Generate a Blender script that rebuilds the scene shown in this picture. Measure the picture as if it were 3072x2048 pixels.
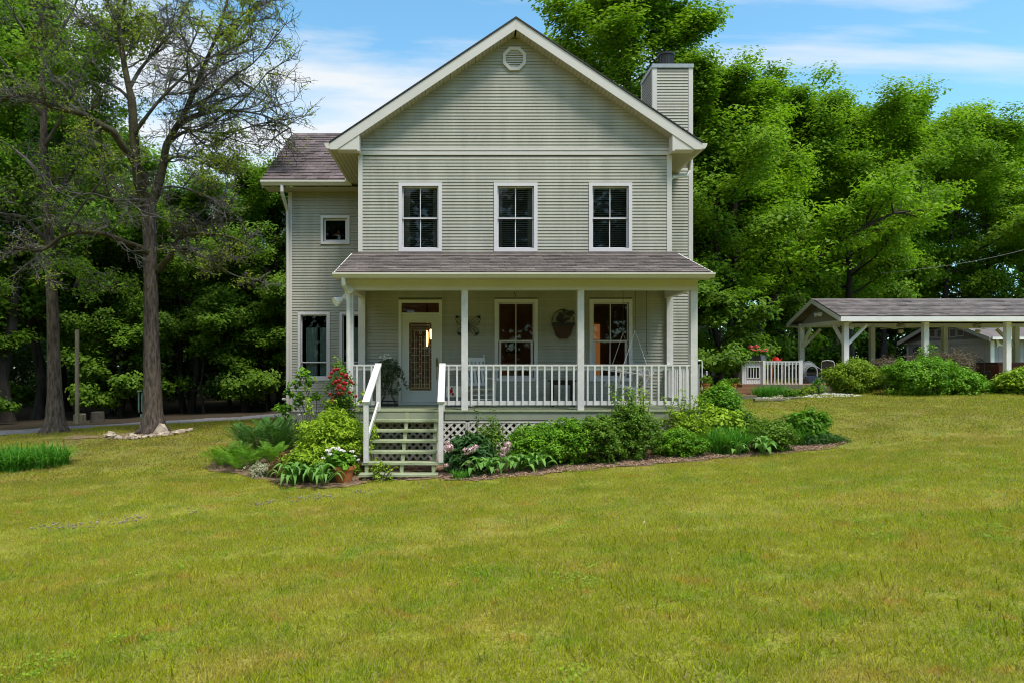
import bpy, math, random
import numpy as np
from mathutils import Vector, Matrix

for _o in list(bpy.data.objects):
    bpy.data.objects.remove(_o, do_unlink=True)
SC = bpy.context.scene
COL = SC.collection
R = math.radians
PI = math.pi
CAM_Z = 2.1

# ---------------------------------------------------------------- camera
cam_d = bpy.data.cameras.new("camera")
cam = bpy.data.objects.new("camera", cam_d)
COL.objects.link(cam)
cam.location = (0, 0, CAM_Z)
cam.rotation_euler = (R(90), 0, 0)
cam_d.sensor_width = 36.0
cam_d.lens = 24.75
cam_d.shift_x = 151.0 / 3072
cam_d.shift_y = 71.0 / 3072
cam_d.clip_start = 0.1
cam_d.clip_end = 900
SC.camera = cam

# ---------------------------------------------------------------- light
SUN_DIR = Vector((0.26, -0.36, 0.95)).normalized()
SUN_EL = math.asin(SUN_DIR.z)
SUN_ROT = math.atan2(SUN_DIR.x, SUN_DIR.y)
world = bpy.data.worlds.new("World")
SC.world = world
world.use_nodes = True
nt = world.node_tree
nt.nodes.clear()
W = nt.nodes.new
L = nt.links.new
out = W("ShaderNodeOutputWorld")
bg = W("ShaderNodeBackground")
bg.inputs["Strength"].default_value = 0.15
sky = W("ShaderNodeTexSky")
sky.sky_type = "NISHITA"
sky.sun_disc = False
sky.sun_elevation = SUN_EL
sky.sun_rotation = SUN_ROT
sky.altitude = 100
sky.air_density = 1.0
sky.dust_density = 0.6
sky.ozone_density = 2.0
tc = W("ShaderNodeTexCoord")
sep = W("ShaderNodeSeparateXYZ")
L(tc.outputs["Generated"], sep.inputs[0])


def wmath(op, a, b=None, clamp=False):
    n = W("ShaderNodeMath")
    n.operation = op
    n.use_clamp = clamp
    for k, s in enumerate((a, b)):
        if s is None:
            continue
        if isinstance(s, (int, float)):
            n.inputs[k].default_value = s
        else:
            L(s, n.inputs[k])
    return n.outputs[0]


den = wmath("ADD", wmath("MAXIMUM", sep.outputs["Z"], 0.0), 0.12)
cu = wmath("DIVIDE", sep.outputs["X"], den)
cv = wmath("DIVIDE", sep.outputs["Y"], den)
comb = W("ShaderNodeCombineXYZ")
L(cu, comb.inputs[0])
L(cv, comb.inputs[1])
mp = W("ShaderNodeMapping")
mp.inputs["Rotation"].default_value = (0, 0, R(-24))
mp.inputs["Scale"].default_value = (0.42, 1.5, 1.0)
mp.inputs["Location"].default_value = (7.1, 1.5, 0)
L(comb.outputs[0], mp.inputs[0])
nz = W("ShaderNodeTexNoise")
nz.inputs["Scale"].default_value = 1.55
nz.inputs["Detail"].default_value = 11
nz.inputs["Roughness"].default_value = 0.56
nz.inputs["Distortion"].default_value = 0.7
L(mp.outputs[0], nz.inputs["Vector"])
cr = W("ShaderNodeValToRGB")
cr.color_ramp.elements[0].position = 0.39
cr.color_ramp.elements[0].color = (0, 0, 0, 1)
cr.color_ramp.elements[1].position = 0.62
cr.color_ramp.elements[1].color = (1, 1, 1, 1)
L(wmath("ADD", nz.outputs["Fac"], wmath("MULTIPLY", sep.outputs["X"], -0.17)), cr.inputs[0])
cmix = W("ShaderNodeMix")
cmix.data_type = "RGBA"
L(wmath("MULTIPLY", cr.outputs[0], 0.92), cmix.inputs["Factor"])
SKYG = W("ShaderNodeMix")
SKYG.data_type = "RGBA"
SKYG.blend_type = "MULTIPLY"
SKYG.inputs["Factor"].default_value = 1.0
L(sky.outputs[0], SKYG.inputs["A"])
SKYG.inputs["B"].default_value = (0.68, 0.98, 0.93, 1)
L(SKYG.outputs["Result"], cmix.inputs["A"])
cmix.inputs["B"].default_value = (3.3, 3.4, 3.45, 1)
L(cmix.outputs["Result"], bg.inputs["Color"])
L(bg.outputs[0], out.inputs[0])

sun_d = bpy.data.lights.new("sun", "SUN")
sun_d.energy = 2.3
sun_d.angle = R(18)
sun_d.color = (1.0, 0.95, 0.87)
sun = bpy.data.objects.new("sun", sun_d)
sun.rotation_euler = SUN_DIR.to_track_quat("Z", "Y").to_euler()
sun.location = (10, -10, 30)
COL.objects.link(sun)

SC.view_settings.view_transform = "Standard"
SC.view_settings.look = "None"
SC.view_settings.exposure = 0.92
SC.view_settings.gamma = 1.0
SC.view_settings.use_curve_mapping = False
SC.render.engine = "CYCLES"
SC.cycles.use_denoising = True
SC.cycles.filter_width = 1.05
SC.cycles.sample_clamp_indirect = 4.0
SC.cycles.max_bounces = 7
SC.cycles.diffuse_bounces = 4
SC.cycles.glossy_bounces = 3
SC.cycles.transmission_bounces = 4
SC.cycles.transparent_max_bounces = 12
SC.cycles.caustics_reflective = False
SC.cycles.caustics_refractive = False


# ---------------------------------------------------------------- helpers
def tag(o, label=None, cat=None, group=None, kind=None):
    if label:
        o["label"] = label
    if cat:
        o["category"] = cat
    if group:
        o["group"] = group
    if kind:
        o["kind"] = kind
    return o


def wl(o):
    p = Vector((0, 0, 0))
    while o is not None:
        p = p + o.location
        o = o.parent
    return p


def link(name, data, parent=None, loc=None):
    """link a mesh whose coordinates are world coordinates (or, with loc, local to loc)"""
    o = bpy.data.objects.new(name, data)
    COL.objects.link(o)
    base = Vector(loc) if loc is not None else Vector((0, 0, 0))
    if parent is not None:
        o.parent = parent
        base = base - wl(parent)
    o.location = base
    return o


def empty(name, loc):
    o = bpy.data.objects.new(name, None)
    o.empty_display_size = 0.2
    o.location = loc
    COL.objects.link(o)
    return o


def copy_tree(o, parent=None):
    c = o.copy()
    COL.objects.link(c)
    c.parent = parent
    for ch in list(o.children):
        copy_tree(ch, c)
    return c


class MB:
    """collects shapes into one mesh"""

    def __init__(self):
        self.v = []
        self.f = []
        self.a = []
        self.cur = 0.5

    def add(self, vs, fs):
        b = len(self.v)
        self.v += [tuple(p) for p in vs]
        self.f += [tuple(i + b for i in f) for f in fs]
        self.a += [self.cur] * len(fs)

    def box(self, x0, x1, y0, y1, z0, z1):
        vs = [(x0, y0, z0), (x1, y0, z0), (x1, y1, z0), (x0, y1, z0), (x0, y0, z1), (x1, y0, z1), (x1, y1, z1), (x0, y1, z1)]
        self.add(vs, [(0, 3, 2, 1), (4, 5, 6, 7), (0, 1, 5, 4), (1, 2, 6, 5), (2, 3, 7, 6), (3, 0, 4, 7)])

    def rbox(self, x0, x1, y0, y1, z0, z1, b=0.006):
        """box with its four long-view edges chamfered"""
        self.prism([(x0 + b, z0), (x1 - b, z0), (x1, z0 + b), (x1, z1 - b), (x1 - b, z1), (x0 + b, z1), (x0, z1 - b), (x0, z0 + b)], "y", y0, y1)

    def prism(self, poly, axis, a, b):
        """polygon extruded along an axis; poly gives the two other coordinates (x,z for y; y,z for x; x,y for z)"""
        n = len(poly)

        def P(p, t):
            if axis == "y":
                return (p[0], t, p[1])
            if axis == "x":
                return (t, p[0], p[1])
            return (p[0], p[1], t)

        vs = [P(p, a) for p in poly] + [P(p, b) for p in poly]
        fs = [tuple(range(n)), tuple(range(2 * n - 1, n - 1, -1))]
        for i in range(n):
            j = (i + 1) % n
            fs.append((i, i + n, j + n, j))
        self.add(vs, fs)

    def bar(self, p, q, w, h, up=(0, 0, 1)):
        """rectangular bar from p to q; w across, h along up"""
        p, q = Vector(p), Vector(q)
        d = (q - p).normalized()
        u = Vector(up)
        s = d.cross(u)
        if s.length < 1e-4:
            s = d.cross(Vector((0, 1, 0)))
        s.normalize()
        u = s.cross(d).normalized()
        s, u = s * w / 2, u * h / 2
        vs = [p - s - u, p + s - u, p + s + u, p - s + u, q - s - u, q + s - u, q + s + u, q - s + u]
        self.add(vs, [(0, 1, 2, 3), (7, 6, 5, 4), (0, 4, 5, 1), (1, 5, 6, 2), (2, 6, 7, 3), (3, 7, 4, 0)])

    def tube(self, pts, rad, n=6, cap=True):
        pts = [Vector(p) for p in pts]
        m = len(pts)
        if not hasattr(rad, "__len__"):
            rad = [rad] * m
        b = len(self.v)
        prev = None
        for i, p in enumerate(pts):
            d = (pts[min(i + 1, m - 1)] - pts[max(i - 1, 0)])
            if d.length < 1e-6:
                d = Vector((0, 0, 1))
            d.normalize()
            if prev is None:
                s = d.cross(Vector((0.31, 0.9, 0.2)))
                if s.length < 0.05:
                    s = d.cross(Vector((1, 0, 0)))
            else:
                s = prev - d * prev.dot(d)
            s.normalize()
            prev = s
            t = d.cross(s)
            for k in range(n):
                a = 2 * PI * k / n
                self.v.append(tuple(p + (s * math.cos(a) + t * math.sin(a)) * rad[i]))
        for i in range(m - 1):
            for k in range(n):
                k2 = (k + 1) % n
                self.f.append((b + i * n + k, b + i * n + k2, b + (i + 1) * n + k2, b + (i + 1) * n + k))
                self.a.append(self.cur)
        if cap:
            self.f.append(tuple(b + k for k in range(n))[::-1])
            self.f.append(tuple(b + (m - 1) * n + k for k in range(n)))
            self.a += [self.cur] * 2

    def lathe(self, prof, c, n=16, axis="z"):
        b = len(self.v)
        for (r, z) in prof:
            for k in range(n):
                a = 2 * PI * k / n
                if axis == "z":
                    self.v.append((c[0] + r * math.cos(a), c[1] + r * math.sin(a), c[2] + z))
                elif axis == "y":
                    self.v.append((c[0] + r * math.cos(a), c[1] + z, c[2] + r * math.sin(a)))
                else:
                    self.v.append((c[0] + z, c[1] + r * math.cos(a), c[2] + r * math.sin(a)))
        for i in range(len(prof) - 1):
            for k in range(n):
                k2 = (k + 1) % n
                self.f.append((b + i * n + k, b + i * n + k2, b + (i + 1) * n + k2, b + (i + 1) * n + k))
                self.a.append(self.cur)

    def blob(self, c, r, rng, n=7, m=5, jit=0.18):
        """a faceted stone-like lump"""
        b = len(self.v)
        c = Vector(c)
        vs = [c + Vector((0, 0, -r[2]))]
        for i in range(1, m):
            th = PI * i / m
            for k in range(n):
                ph = 2 * PI * (k + 0.5 * (i % 2)) / n
                j = 1 + rng.uniform(-jit, jit)
                vs.append(c + Vector((r[0] * math.sin(th) * math.cos(ph) * j, r[1] * math.sin(th) * math.sin(ph) * j, -r[2] * math.cos(th) * j)))
        vs.append(c + Vector((0, 0, r[2])))
        fs = []
        for k in range(n):
            fs.append((0, 1 + (k + 1) % n, 1 + k))
        for i in range(m - 2):
            for k in range(n):
                a0 = 1 + i * n + k
                a1 = 1 + i * n + (k + 1) % n
                fs.append((a0, a1, a1 + n, a0 + n))
        last = len(vs) - 1
        for k in range(n):
            fs.append((1 + (m - 2) * n + k, 1 + (m - 2) * n + (k + 1) % n, last))
        self.add(vs, fs)

    def mesh(self, name, mat, smooth=False):
        me = bpy.data.meshes.new(name)
        me.from_pydata([tuple(v) for v in self.v], [], self.f)
        at = me.attributes.new("v", "FLOAT", "FACE")
        at.data.foreach_set("value", np.array(self.a, dtype=np.float32))
        if mat:
            me.materials.append(mat)
        if smooth:
            me.polygons.foreach_set("use_smooth", [True] * len(me.polygons))
        me.update()
        return me

    def build(self, name, mat, parent=None, smooth=False, loc=None):
        return link(name, self.mesh(name, mat, smooth), parent, loc)


def quad_mesh(name, V, a, mat):
    """V (N,4,3) quads, a (N,) values -> mesh"""
    n = len(V)
    me = bpy.data.meshes.new(name)
    me.vertices.add(n * 4)
    me.vertices.foreach_set("co", V.reshape(-1).astype(np.float32))
    me.loops.add(n * 4)
    me.loops.foreach_set("vertex_index", np.arange(n * 4, dtype=np.int32))
    me.polygons.add(n)
    me.polygons.foreach_set("loop_start", np.arange(0, n * 4, 4, dtype=np.int32))
    me.polygons.foreach_set("loop_total", np.full(n, 4, dtype=np.int32))
    at = me.attributes.new("v", "FLOAT", "FACE")
    at.data.foreach_set("value", np.asarray(a, dtype=np.float32))
    me.materials.append(mat)
    me.update(calc_edges=True)
    me.validate()
    return me


def norm(a):
    return a / np.maximum(np.linalg.norm(a, axis=-1, keepdims=True), 1e-9)


def leaf_quads(C, N, Ls, asp, rng, fold=0.12, droop=None):
    """rhombic leaves at centres C with normals N and lengths Ls"""
    n = len(C)
    N = norm(N)
    t = rng.normal(size=(n, 3))
    if droop is not None:
        t = t + droop
    t = norm(t - N * np.sum(t * N, axis=1, keepdims=True))
    s = np.cross(N, t)
    Ls = np.asarray(Ls).reshape(-1, 1)
    w = Ls * asp
    V = np.empty((n, 4, 3))
    V[:, 0] = C - t * Ls * 0.5
    V[:, 1] = C + s * w * 0.5 + N * fold * Ls + t * Ls * 0.06
    V[:, 2] = C + t * Ls * 0.5
    V[:, 3] = C - s * w * 0.5 + N * fold * Ls + t * Ls * 0.06
    return V


# ---------------------------------------------------------------- materials
MATS = {}
ORDINALS = ["first", "second", "third", "fourth", "fifth", "sixth", "seventh", "eighth", "ninth", "tenth", "eleventh", "twelfth", "thirteenth", "fourteenth", "fifteenth", "sixteenth", "seventeenth", "eighteenth", "nineteenth", "twentieth", "last"]


def mat_base(name):
    m = bpy.data.materials.new(name)
    m.use_nodes = True
    t = m.node_tree
    t.nodes.clear()
    o = t.nodes.new("ShaderNodeOutputMaterial")
    return m, t, o


def mat(name, col, rough=0.6, var=0.12, scale=6.0, col2=None, bump=0.0, bscale=None, metal=0.0, spec=0.4, stretch=(1, 1, 1), obj_var=0.0, attr_var=0.0, detail=5):
    """principled surface with noise-driven colour variation (world position), optional relief and per-object variation"""
    m, t, o = mat_base(name)
    N = t.nodes.new
    Lk = t.links.new
    p = N("ShaderNodeBsdfPrincipled")
    p.inputs["Roughness"].default_value = rough
    p.inputs["Metallic"].default_value = metal
    p.inputs["Specular IOR Level"].default_value = spec
    Lk(p.outputs[0], o.inputs[0])
    geo = N("ShaderNodeNewGeometry")
    mpn = N("ShaderNodeMapping")
    mpn.inputs["Scale"].default_value = stretch
    Lk(geo.outputs["Position"], mpn.inputs[0])
    nz = N("ShaderNodeTexNoise")
    nz.inputs["Scale"].default_value = scale
    nz.inputs["Detail"].default_value = detail
    nz.inputs["Roughness"].default_value = 0.6
    Lk(mpn.outputs[0], nz.inputs["Vector"])
    rmp = N("ShaderNodeValToRGB")
    a = [max(0, c * (1 - var)) for c in col]
    b = list(col2) if col2 else [min(1, c * (1 + var)) for c in col]
    rmp.color_ramp.elements[0].position = 0.3
    rmp.color_ramp.elements[1].position = 0.7
    rmp.color_ramp.elements[0].color = (*a, 1)
    rmp.color_ramp.elements[1].color = (*b, 1)
    Lk(nz.outputs["Fac"], rmp.inputs[0])
    cur = rmp.outputs[0]
    for amount, kind in ((obj_var, "o"), (attr_var, "a")):
        if amount:
            if kind == "o":
                q = N("ShaderNodeObjectInfo").outputs["Random"]
            else:
                an = N("ShaderNodeAttribute")
                an.attribute_name = "v"
                q = an.outputs["Fac"]
            mr = N("ShaderNodeMapRange")
            mr.inputs["To Min"].default_value = 1 - amount
            mr.inputs["To Max"].default_value = 1 + amount
            Lk(q, mr.inputs["Value"])
            hs = N("ShaderNodeHueSaturation")
            Lk(mr.outputs[0], hs.inputs["Value"])
            Lk(cur, hs.inputs["Color"])
            cur = hs.outputs[0]
    Lk(cur, p.inputs["Base Color"])
    if bump:
        nb = N("ShaderNodeTexNoise")
        nb.inputs["Scale"].default_value = bscale or scale * 4
        nb.inputs["Detail"].default_value = 6
        Lk(mpn.outputs[0], nb.inputs["Vector"])
        bp = N("ShaderNodeBump")
        bp.inputs["Strength"].default_value = bump
        bp.inputs["Distance"].default_value = 0.02
        Lk(nb.outputs["Fac"], bp.inputs["Height"])
        Lk(bp.outputs[0], p.inputs["Normal"])
    MATS[name] = m
    return m


def leaf_mat(name, dark, light, transl=0.35, rough=0.5, obj_var=0.0, patch=0.35, tint=None):
    """leaves: colour runs from dark to light per leaf and in drifts across the crown; thin, so light passes through"""
    m, t, o = mat_base(name)
    N = t.nodes.new
    Lk = t.links.new
    an = N("ShaderNodeAttribute")
    an.attribute_name = "v"
    geo = N("ShaderNodeNewGeometry")
    nz = N("ShaderNodeTexNoise")
    nz.inputs["Scale"].default_value = 0.55
    nz.inputs["Detail"].default_value = 3
    Lk(geo.outputs["Position"], nz.inputs["Vector"])
    mx = N("ShaderNodeMix")
    mx.data_type = "FLOAT"
    mx.inputs["Factor"].default_value = patch
    Lk(an.outputs["Fac"], mx.inputs["A"])
    Lk(nz.outputs["Fac"], mx.inputs["B"])
    rmp = N("ShaderNodeValToRGB")
    rmp.color_ramp.elements[0].position = 0.2
    rmp.color_ramp.elements[1].position = 0.85
    rmp.color_ramp.elements[0].color = (*dark, 1)
    rmp.color_ramp.elements[1].color = (*light, 1)
    Lk(mx.outputs[0], rmp.inputs[0])
    cur = rmp.outputs[0]
    if obj_var:
        oi = N("ShaderNodeObjectInfo")
        mr = N("ShaderNodeMapRange")
        mr.inputs["To Min"].default_value = 1 - obj_var
        mr.inputs["To Max"].default_value = 1 + obj_var
        Lk(oi.outputs["Random"], mr.inputs["Value"])
        hs = N("ShaderNodeHueSaturation")
        Lk(mr.outputs[0], hs.inputs["Value"])
        Lk(cur, hs.inputs["Color"])
        cur = hs.outputs[0]
    p = N("ShaderNodeBsdfPrincipled")
    p.inputs["Roughness"].default_value = rough
    p.inputs["Specular IOR Level"].default_value = 0.14
    Lk(cur, p.inputs["Base Color"])
    tr = N("ShaderNodeBsdfTranslucent")
    g = N("ShaderNodeMix")
    g.data_type = "RGBA"
    g.blend_type = "MULTIPLY"
    g.inputs["Factor"].default_value = 1.0
    Lk(cur, g.inputs["A"])
    g.inputs["B"].default_value = (*(tint or (1.25, 1.35, 0.7)), 1)
    Lk(g.outputs["Result"], tr.inputs["Color"])
    ms = N("ShaderNodeMixShader")
    ms.inputs[0].default_value = transl
    Lk(p.outputs[0], ms.inputs[1])
    Lk(tr.outputs[0], ms.inputs[2])
    Lk(ms.outputs[0], o.inputs[0])
    MATS[name] = m
    return m


def glass_mat(name, tint=(0.80, 0.82, 0.80), ior=1.38, frost=0.0):
    m, t, o = mat_base(name)
    N = t.nodes.new
    Lk = t.links.new
    tr = N("ShaderNodeBsdfTransparent")
    tr.inputs[0].default_value = (*tint, 1)
    gl = N("ShaderNodeBsdfGlossy")
    gl.inputs["Roughness"].default_value = 0.02
    fr = N("ShaderNodeFresnel")
    fr.inputs["IOR"].default_value = ior
    ms = N("ShaderNodeMixShader")
    Lk(fr.outputs[0], ms.inputs[0])
    Lk(tr.outputs[0], ms.inputs[1])
    Lk(gl.outputs[0], ms.inputs[2])
    if frost:
        df = N("ShaderNodeBsdfDiffuse")
        df.inputs[0].default_value = (0.42, 0.40, 0.33, 1)
        m2 = N("ShaderNodeMixShader")
        m2.inputs[0].default_value = frost
        Lk(ms.outputs[0], m2.inputs[1])
        Lk(df.outputs[0], m2.inputs[2])
        ms = m2
    Lk(ms.outputs[0], o.inputs[0])
    MATS[name] = m
    return m


def emit_mat(name, col, strength):
    m, t, o = mat_base(name)
    e = t.nodes.new("ShaderNodeEmission")
    e.inputs[0].default_value = (*col, 1)
    e.inputs[1].default_value = strength
    t.links.new(e.outputs[0], o.inputs[0])
    MATS[name] = m
    return m


SIDING = mat("siding", (0.375, 0.363, 0.30), 0.55, 0.12, 2.2, bump=0.05, bscale=30, obj_var=0.05, stretch=(1.6, 1, .22))
SHEATH = mat("sheathing", (0.16, 0.16, 0.135), 0.8, 0.1, 2)
TRIM = mat("trim_white", (0.63, 0.595, 0.555), 0.5, 0.04, 1.5, bump=0.04, bscale=25)
WFRAME = mat("window_white", (0.68, 0.65, 0.67), 0.4, 0.03, 2)
RAILW = mat("rail_white", (0.66, 0.635, 0.625), 0.5, 0.10, 7, bump=0.12, bscale=40, obj_var=0.04)
SOFFIT = mat("soffit", (0.46, 0.42, 0.33), 0.6, 0.05, 2, obj_var=0.03)
GUTTER = mat("gutter", (0.63, 0.59, 0.52), 0.35, 0.06, 1.5)
SAGE = mat("sage_paint", (0.27, 0.285, 0.21), 0.6, 0.10, 2.2, bump=0.1, bscale=30)
SAGEFLOOR = mat("sage_floor", (0.28, 0.31, 0.19), 0.6, 0.12, 3, bump=0.1, bscale=30)
STEPG = mat("step_green", (0.29, 0.34, 0.17), 0.7, 0.3, 7, col2=(0.40, 0.43, 0.28), bump=0.2, bscale=35, stretch=(0.4, 1, 1))
SHINGLE = mat("shingle", (0.125, 0.094, 0.094), 0.9, 0.35, 2.2, bump=0.5, bscale=90, obj_var=0.22, attr_var=0.22)
SHINGLEP = mat("shingle_porch", (0.165, 0.135, 0.122), 0.9, 0.25, 2.8, bump=0.5, bscale=90, obj_var=0.24, attr_var=0.24)
ROOFEDGE = mat("roof_edge", (0.05, 0.045, 0.045), 0.9)
BLACK = mat("black_metal", (0.02, 0.02, 0.02), 0.45, 0.2, 20)
BLACKWOOD = mat("black_wood", (0.015, 0.014, 0.014), 0.4, 0.2, 12)
FLASH = mat("flashing", (0.33, 0.36, 0.38), 0.45, 0.12, 6, metal=0.2)
LATTICE = mat("lattice", (0.58, 0.54, 0.47), 0.7, 0.2, 5, bump=0.1)
BLOCK = mat("foundation", (0.36, 0.30, 0.25), 0.9, 0.2, 8, bump=0.4, obj_var=0.12)
ROOM = mat("room_wall", (0.34, 0.23, 0.15), 0.8, 0.3, 1.5)
ROOMUP = mat("room_wall_upper", (0.10, 0.09, 0.085), 0.8, 0.2, 2)
CURTAIN = mat("curtain", (0.48, 0.42, 0.35), 0.9, 0.2, 12, stretch=(6, 6, 0.3))
SHEER = mat("sheer_curtain", (0.50, 0.60, 0.56), 0.9, 0.25, 14, stretch=(8, 8, 0.2))
BLIND = mat("blind", (0.80, 0.78, 0.74), 0.5, 0.05, 3)
GLASS = glass_mat("glass")
GLASSLEAD = glass_mat("glass_leaded", (0.80, 0.77, 0.70), frost=.05)
CAME = mat("lead_came", (0.50, 0.49, 0.44), 0.3, 0.1, 20, metal=0.5)
DOORW = mat("door_white", (0.64, 0.62, 0.57), 0.4, 0.03, 2)
BRASS = mat("aged_brass", (0.23, 0.17, 0.07), 0.4, 0.3, 30, metal=0.7)
BARK = mat("bark", (0.025, 0.018, 0.014), 0.95, 0.5, 11, col2=(0.155, 0.12, 0.096), bump=1.0, bscale=16, stretch=(1.6, 1.6, 0.36))
BARKD = mat("bark_dark", (0.035, 0.028, 0.023), 0.95, 0.5, 5, col2=(0.075, 0.06, 0.048), bump=1.0, bscale=14, stretch=(1.4, 1.4, 0.3))
TWIG = mat("twig", (0.055, 0.048, 0.042), 0.95, 0.4, 3, col2=(0.15, 0.135, 0.12))
MOSSB = mat("mossy_bark", (0.036, 0.028, 0.022), 0.95, 0.4, 4, col2=(0.085, 0.075, 0.028), bump=0.8, bscale=16)
LEAF_R = leaf_mat("leaf_right", (0.075, 0.17, 0.010), (0.30, 0.47, 0.026), 0.46, obj_var=0.12)
LEAF_L = leaf_mat("leaf_left", (0.065, 0.145, 0.015), (0.23, 0.37, 0.035), 0.46, obj_var=0.15)
LEAF_O = leaf_mat("leaf_oak", (0.11, 0.15, 0.03), (0.38, 0.46, 0.06), 0.48, patch=0.6)
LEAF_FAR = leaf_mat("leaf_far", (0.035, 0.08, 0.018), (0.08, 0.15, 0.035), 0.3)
BUSH_Y = leaf_mat("bush_yellow_green", (0.09, 0.18, 0.012), (0.32, 0.43, 0.03), 0.3, patch=0.2)
BUSH_G = leaf_mat("bush_green", (0.065, 0.19, 0.013), (0.25, 0.46, 0.03), 0.3, patch=0.2)
BUSH_D = leaf_mat("bush_dark", (0.06, 0.14, 0.014), (0.19, 0.32, 0.03), 0.28, patch=0.2)
BUSH_AZ = leaf_mat("azalea", (0.13, 0.24, 0.014), (0.44, 0.60, 0.045), 0.3, patch=0.2)
BUSH_P = leaf_mat("bush_purple", (0.115, 0.095, 0.055), (0.25, 0.20, 0.13), 0.25, patch=0.25, tint=(1, 0.9, 0.8))
HOSTA = leaf_mat("hosta", (0.10, 0.24, 0.05), (0.25, 0.45, 0.10), 0.28, rough=0.45)
PEONY = leaf_mat("peony_leaf", (0.03, 0.09, 0.025), (0.085, 0.18, 0.05), 0.28, rough=0.4)
FERN_L = leaf_mat("fern_light", (0.07, 0.19, 0.015), (0.19, 0.38, 0.03), 0.32, obj_var=.3)
FERN_D = leaf_mat("fern_dark", (0.035, 0.11, 0.025), (0.11, 0.24, 0.045), 0.3, obj_var=.35)
STRAP = leaf_mat("strap_leaf", (0.05, 0.19, 0.018), (0.15, 0.37, 0.04), 0.3)
VARIEG = leaf_mat("variegated", (0.22, 0.25, 0.12), (0.55, 0.54, 0.36), 0.2, tint=(1, 1, 0.9))
REDDISH = leaf_mat("reddish_leaf", (0.10, 0.12, 0.03), (0.34, 0.09, 0.05), 0.25, patch=0.5, tint=(1, 1, 0.8))
IVY = leaf_mat("trailing_leaf", (0.05, 0.075, 0.035), (0.17, 0.20, 0.11), 0.2)
P_RED = mat("petal_red", (0.36, 0.006, 0.014), 0.5, 0.25, 30)
P_PINK = mat("petal_pink", (0.74, 0.42, 0.45), 0.6, 0.2, 25, col2=(0.83, 0.63, 0.62))
P_WHITE = mat("petal_white", (0.80, 0.76, 0.72), 0.6, 0.1, 25)
P_CORAL = mat("petal_coral", (0.65, 0.10, 0.10), 0.6, 0.3, 25)
TERRA = mat("terracotta", (0.50, 0.17, 0.06), 0.8, 0.2, 7, bump=0.15)
STONE = mat("border_stone", (0.36, 0.27, 0.19), 0.9, 0.3, 7, col2=(0.56, 0.47, 0.37), bump=0.6, bscale=18, obj_var=0.2)
DECKW = mat("deck_wood", (0.22, 0.11, 0.055), 0.7, 0.25, 5, bump=0.2, stretch=(0.3, 1, 1), obj_var=0.1)
GREYW = mat("weathered_wood", (0.15, 0.14, 0.09), 0.9, 0.3, 5, bump=0.4, stretch=(1, 1, 0.3))
GREYS = mat("grey_siding", (0.36, 0.34, 0.355), 0.7, 0.08, 2, obj_var=0.05)
PAVW = mat("pavilion_white", (0.78, 0.77, 0.75), 0.5, 0.07, 2.5)
PAVS = mat("pavilion_shingle", (0.155, 0.13, 0.125), 0.9, 0.3, 2.0, bump=0.4, bscale=60, attr_var=0.2)
HOTTUB = mat("hot_tub_wood", (0.17, 0.055, 0.03), 0.55, 0.25, 5, stretch=(4, 4, 0.4), obj_var=0.1)
HOTLID = mat("hot_tub_cover", (0.10, 0.035, 0.028), 0.6, 0.15, 4)
FANW = mat("fan_cream", (0.62, 0.60, 0.50), 0.5, 0.06, 3)
HOSE = mat("grey_hose", (0.30, 0.31, 0.31), 0.5, 0.15, 12)
BLUEG = mat("blue_grey_plastic", (0.035, 0.045, 0.075), 0.45, 0.15, 9)
REDDARK = mat("dark_red_pane", (0.07, 0.018, 0.012), 0.3, 0.3, 3)
FABRIC = mat("sling_fabric", (0.10, 0.09, 0.075), 0.9, 0.2, 18)
WHITEM = mat("white_metal", (0.80, 0.80, 0.80), 0.35, 0.03, 3)
CHIMEM = mat("teal_tube", (0.22, 0.36, 0.37), 0.35, 0.15, 8, metal=0.4)
print("setup ok")
# ---------------------------------------------------------------- the lie of the land
GP = np.array([
    (0, 0, .40), (-4, 2, .18), (4.5, 2, .66), (0, 4, .36), (-4, 6, .02), (4, 6, .48),
    (-1.1, 12.9, -.02), (-4.5, 14, -.05), (-6.4, 9.8, -.22), (-4.7, 10.4, -.17), (-2.9, 11.5, -.1), (-10.4, 15.5, -.2), (-7.5, 14.5, -.12),
    (-4.9, 19.5, .34), (-8.76, 20, .2), (-12.1, 21, .09), (-14.5, 21.5, -.08), (-10.5, 24, .08), (-6.9, 28, .02), (-10, 30, -.05), (-5, 24, .3),
    (-9.8, 28, -.03), (-16, 27, -.18), (-20, 18, -.3), (-12, 8, -.5), (-10, 0, -.4), (-18, 40, -.3), (-30, 60, -.2),
    (0, 18, .5), (2, 22, .8), (.84, 12.7, .1), (2.86, 13.0, .22), (6.0, 13.9, .31), (7.9, 14.5, .44), (4.9, 14.7, .36),
    (7.3, 19, .78), (8.6, 22, 1.08), (12.8, 23, 1.22), (17.6, 22, 1.18), (7.7, 9.7, .68), (12.5, 15.7, .95), (10, 5, 1.0), (18, 12, 1.2),
    (15, 27, 1.38), (21, 28, 1.42), (30, 46, 1.5), (8, 30, 1.25), (3, 32, .9), (14, 40, 1.5), (35, 30, 1.5), (0, 50, .6), (25, 70, 1.6),
    (0, -12, .6), (-40, -20, -.5), (40, -20, 1.5), (60, 60, 1.8), (-60, 60, -.3), (-70, 0, -.6), (80, 10, 1.6), (0, 120, .8), (-80, 130, 0), (90, 130, 1.8)])


def _tps(r2):
    return np.where(r2 > 1e-12, 0.5 * r2 * np.log(np.maximum(r2, 1e-12)), 0.0)


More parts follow.
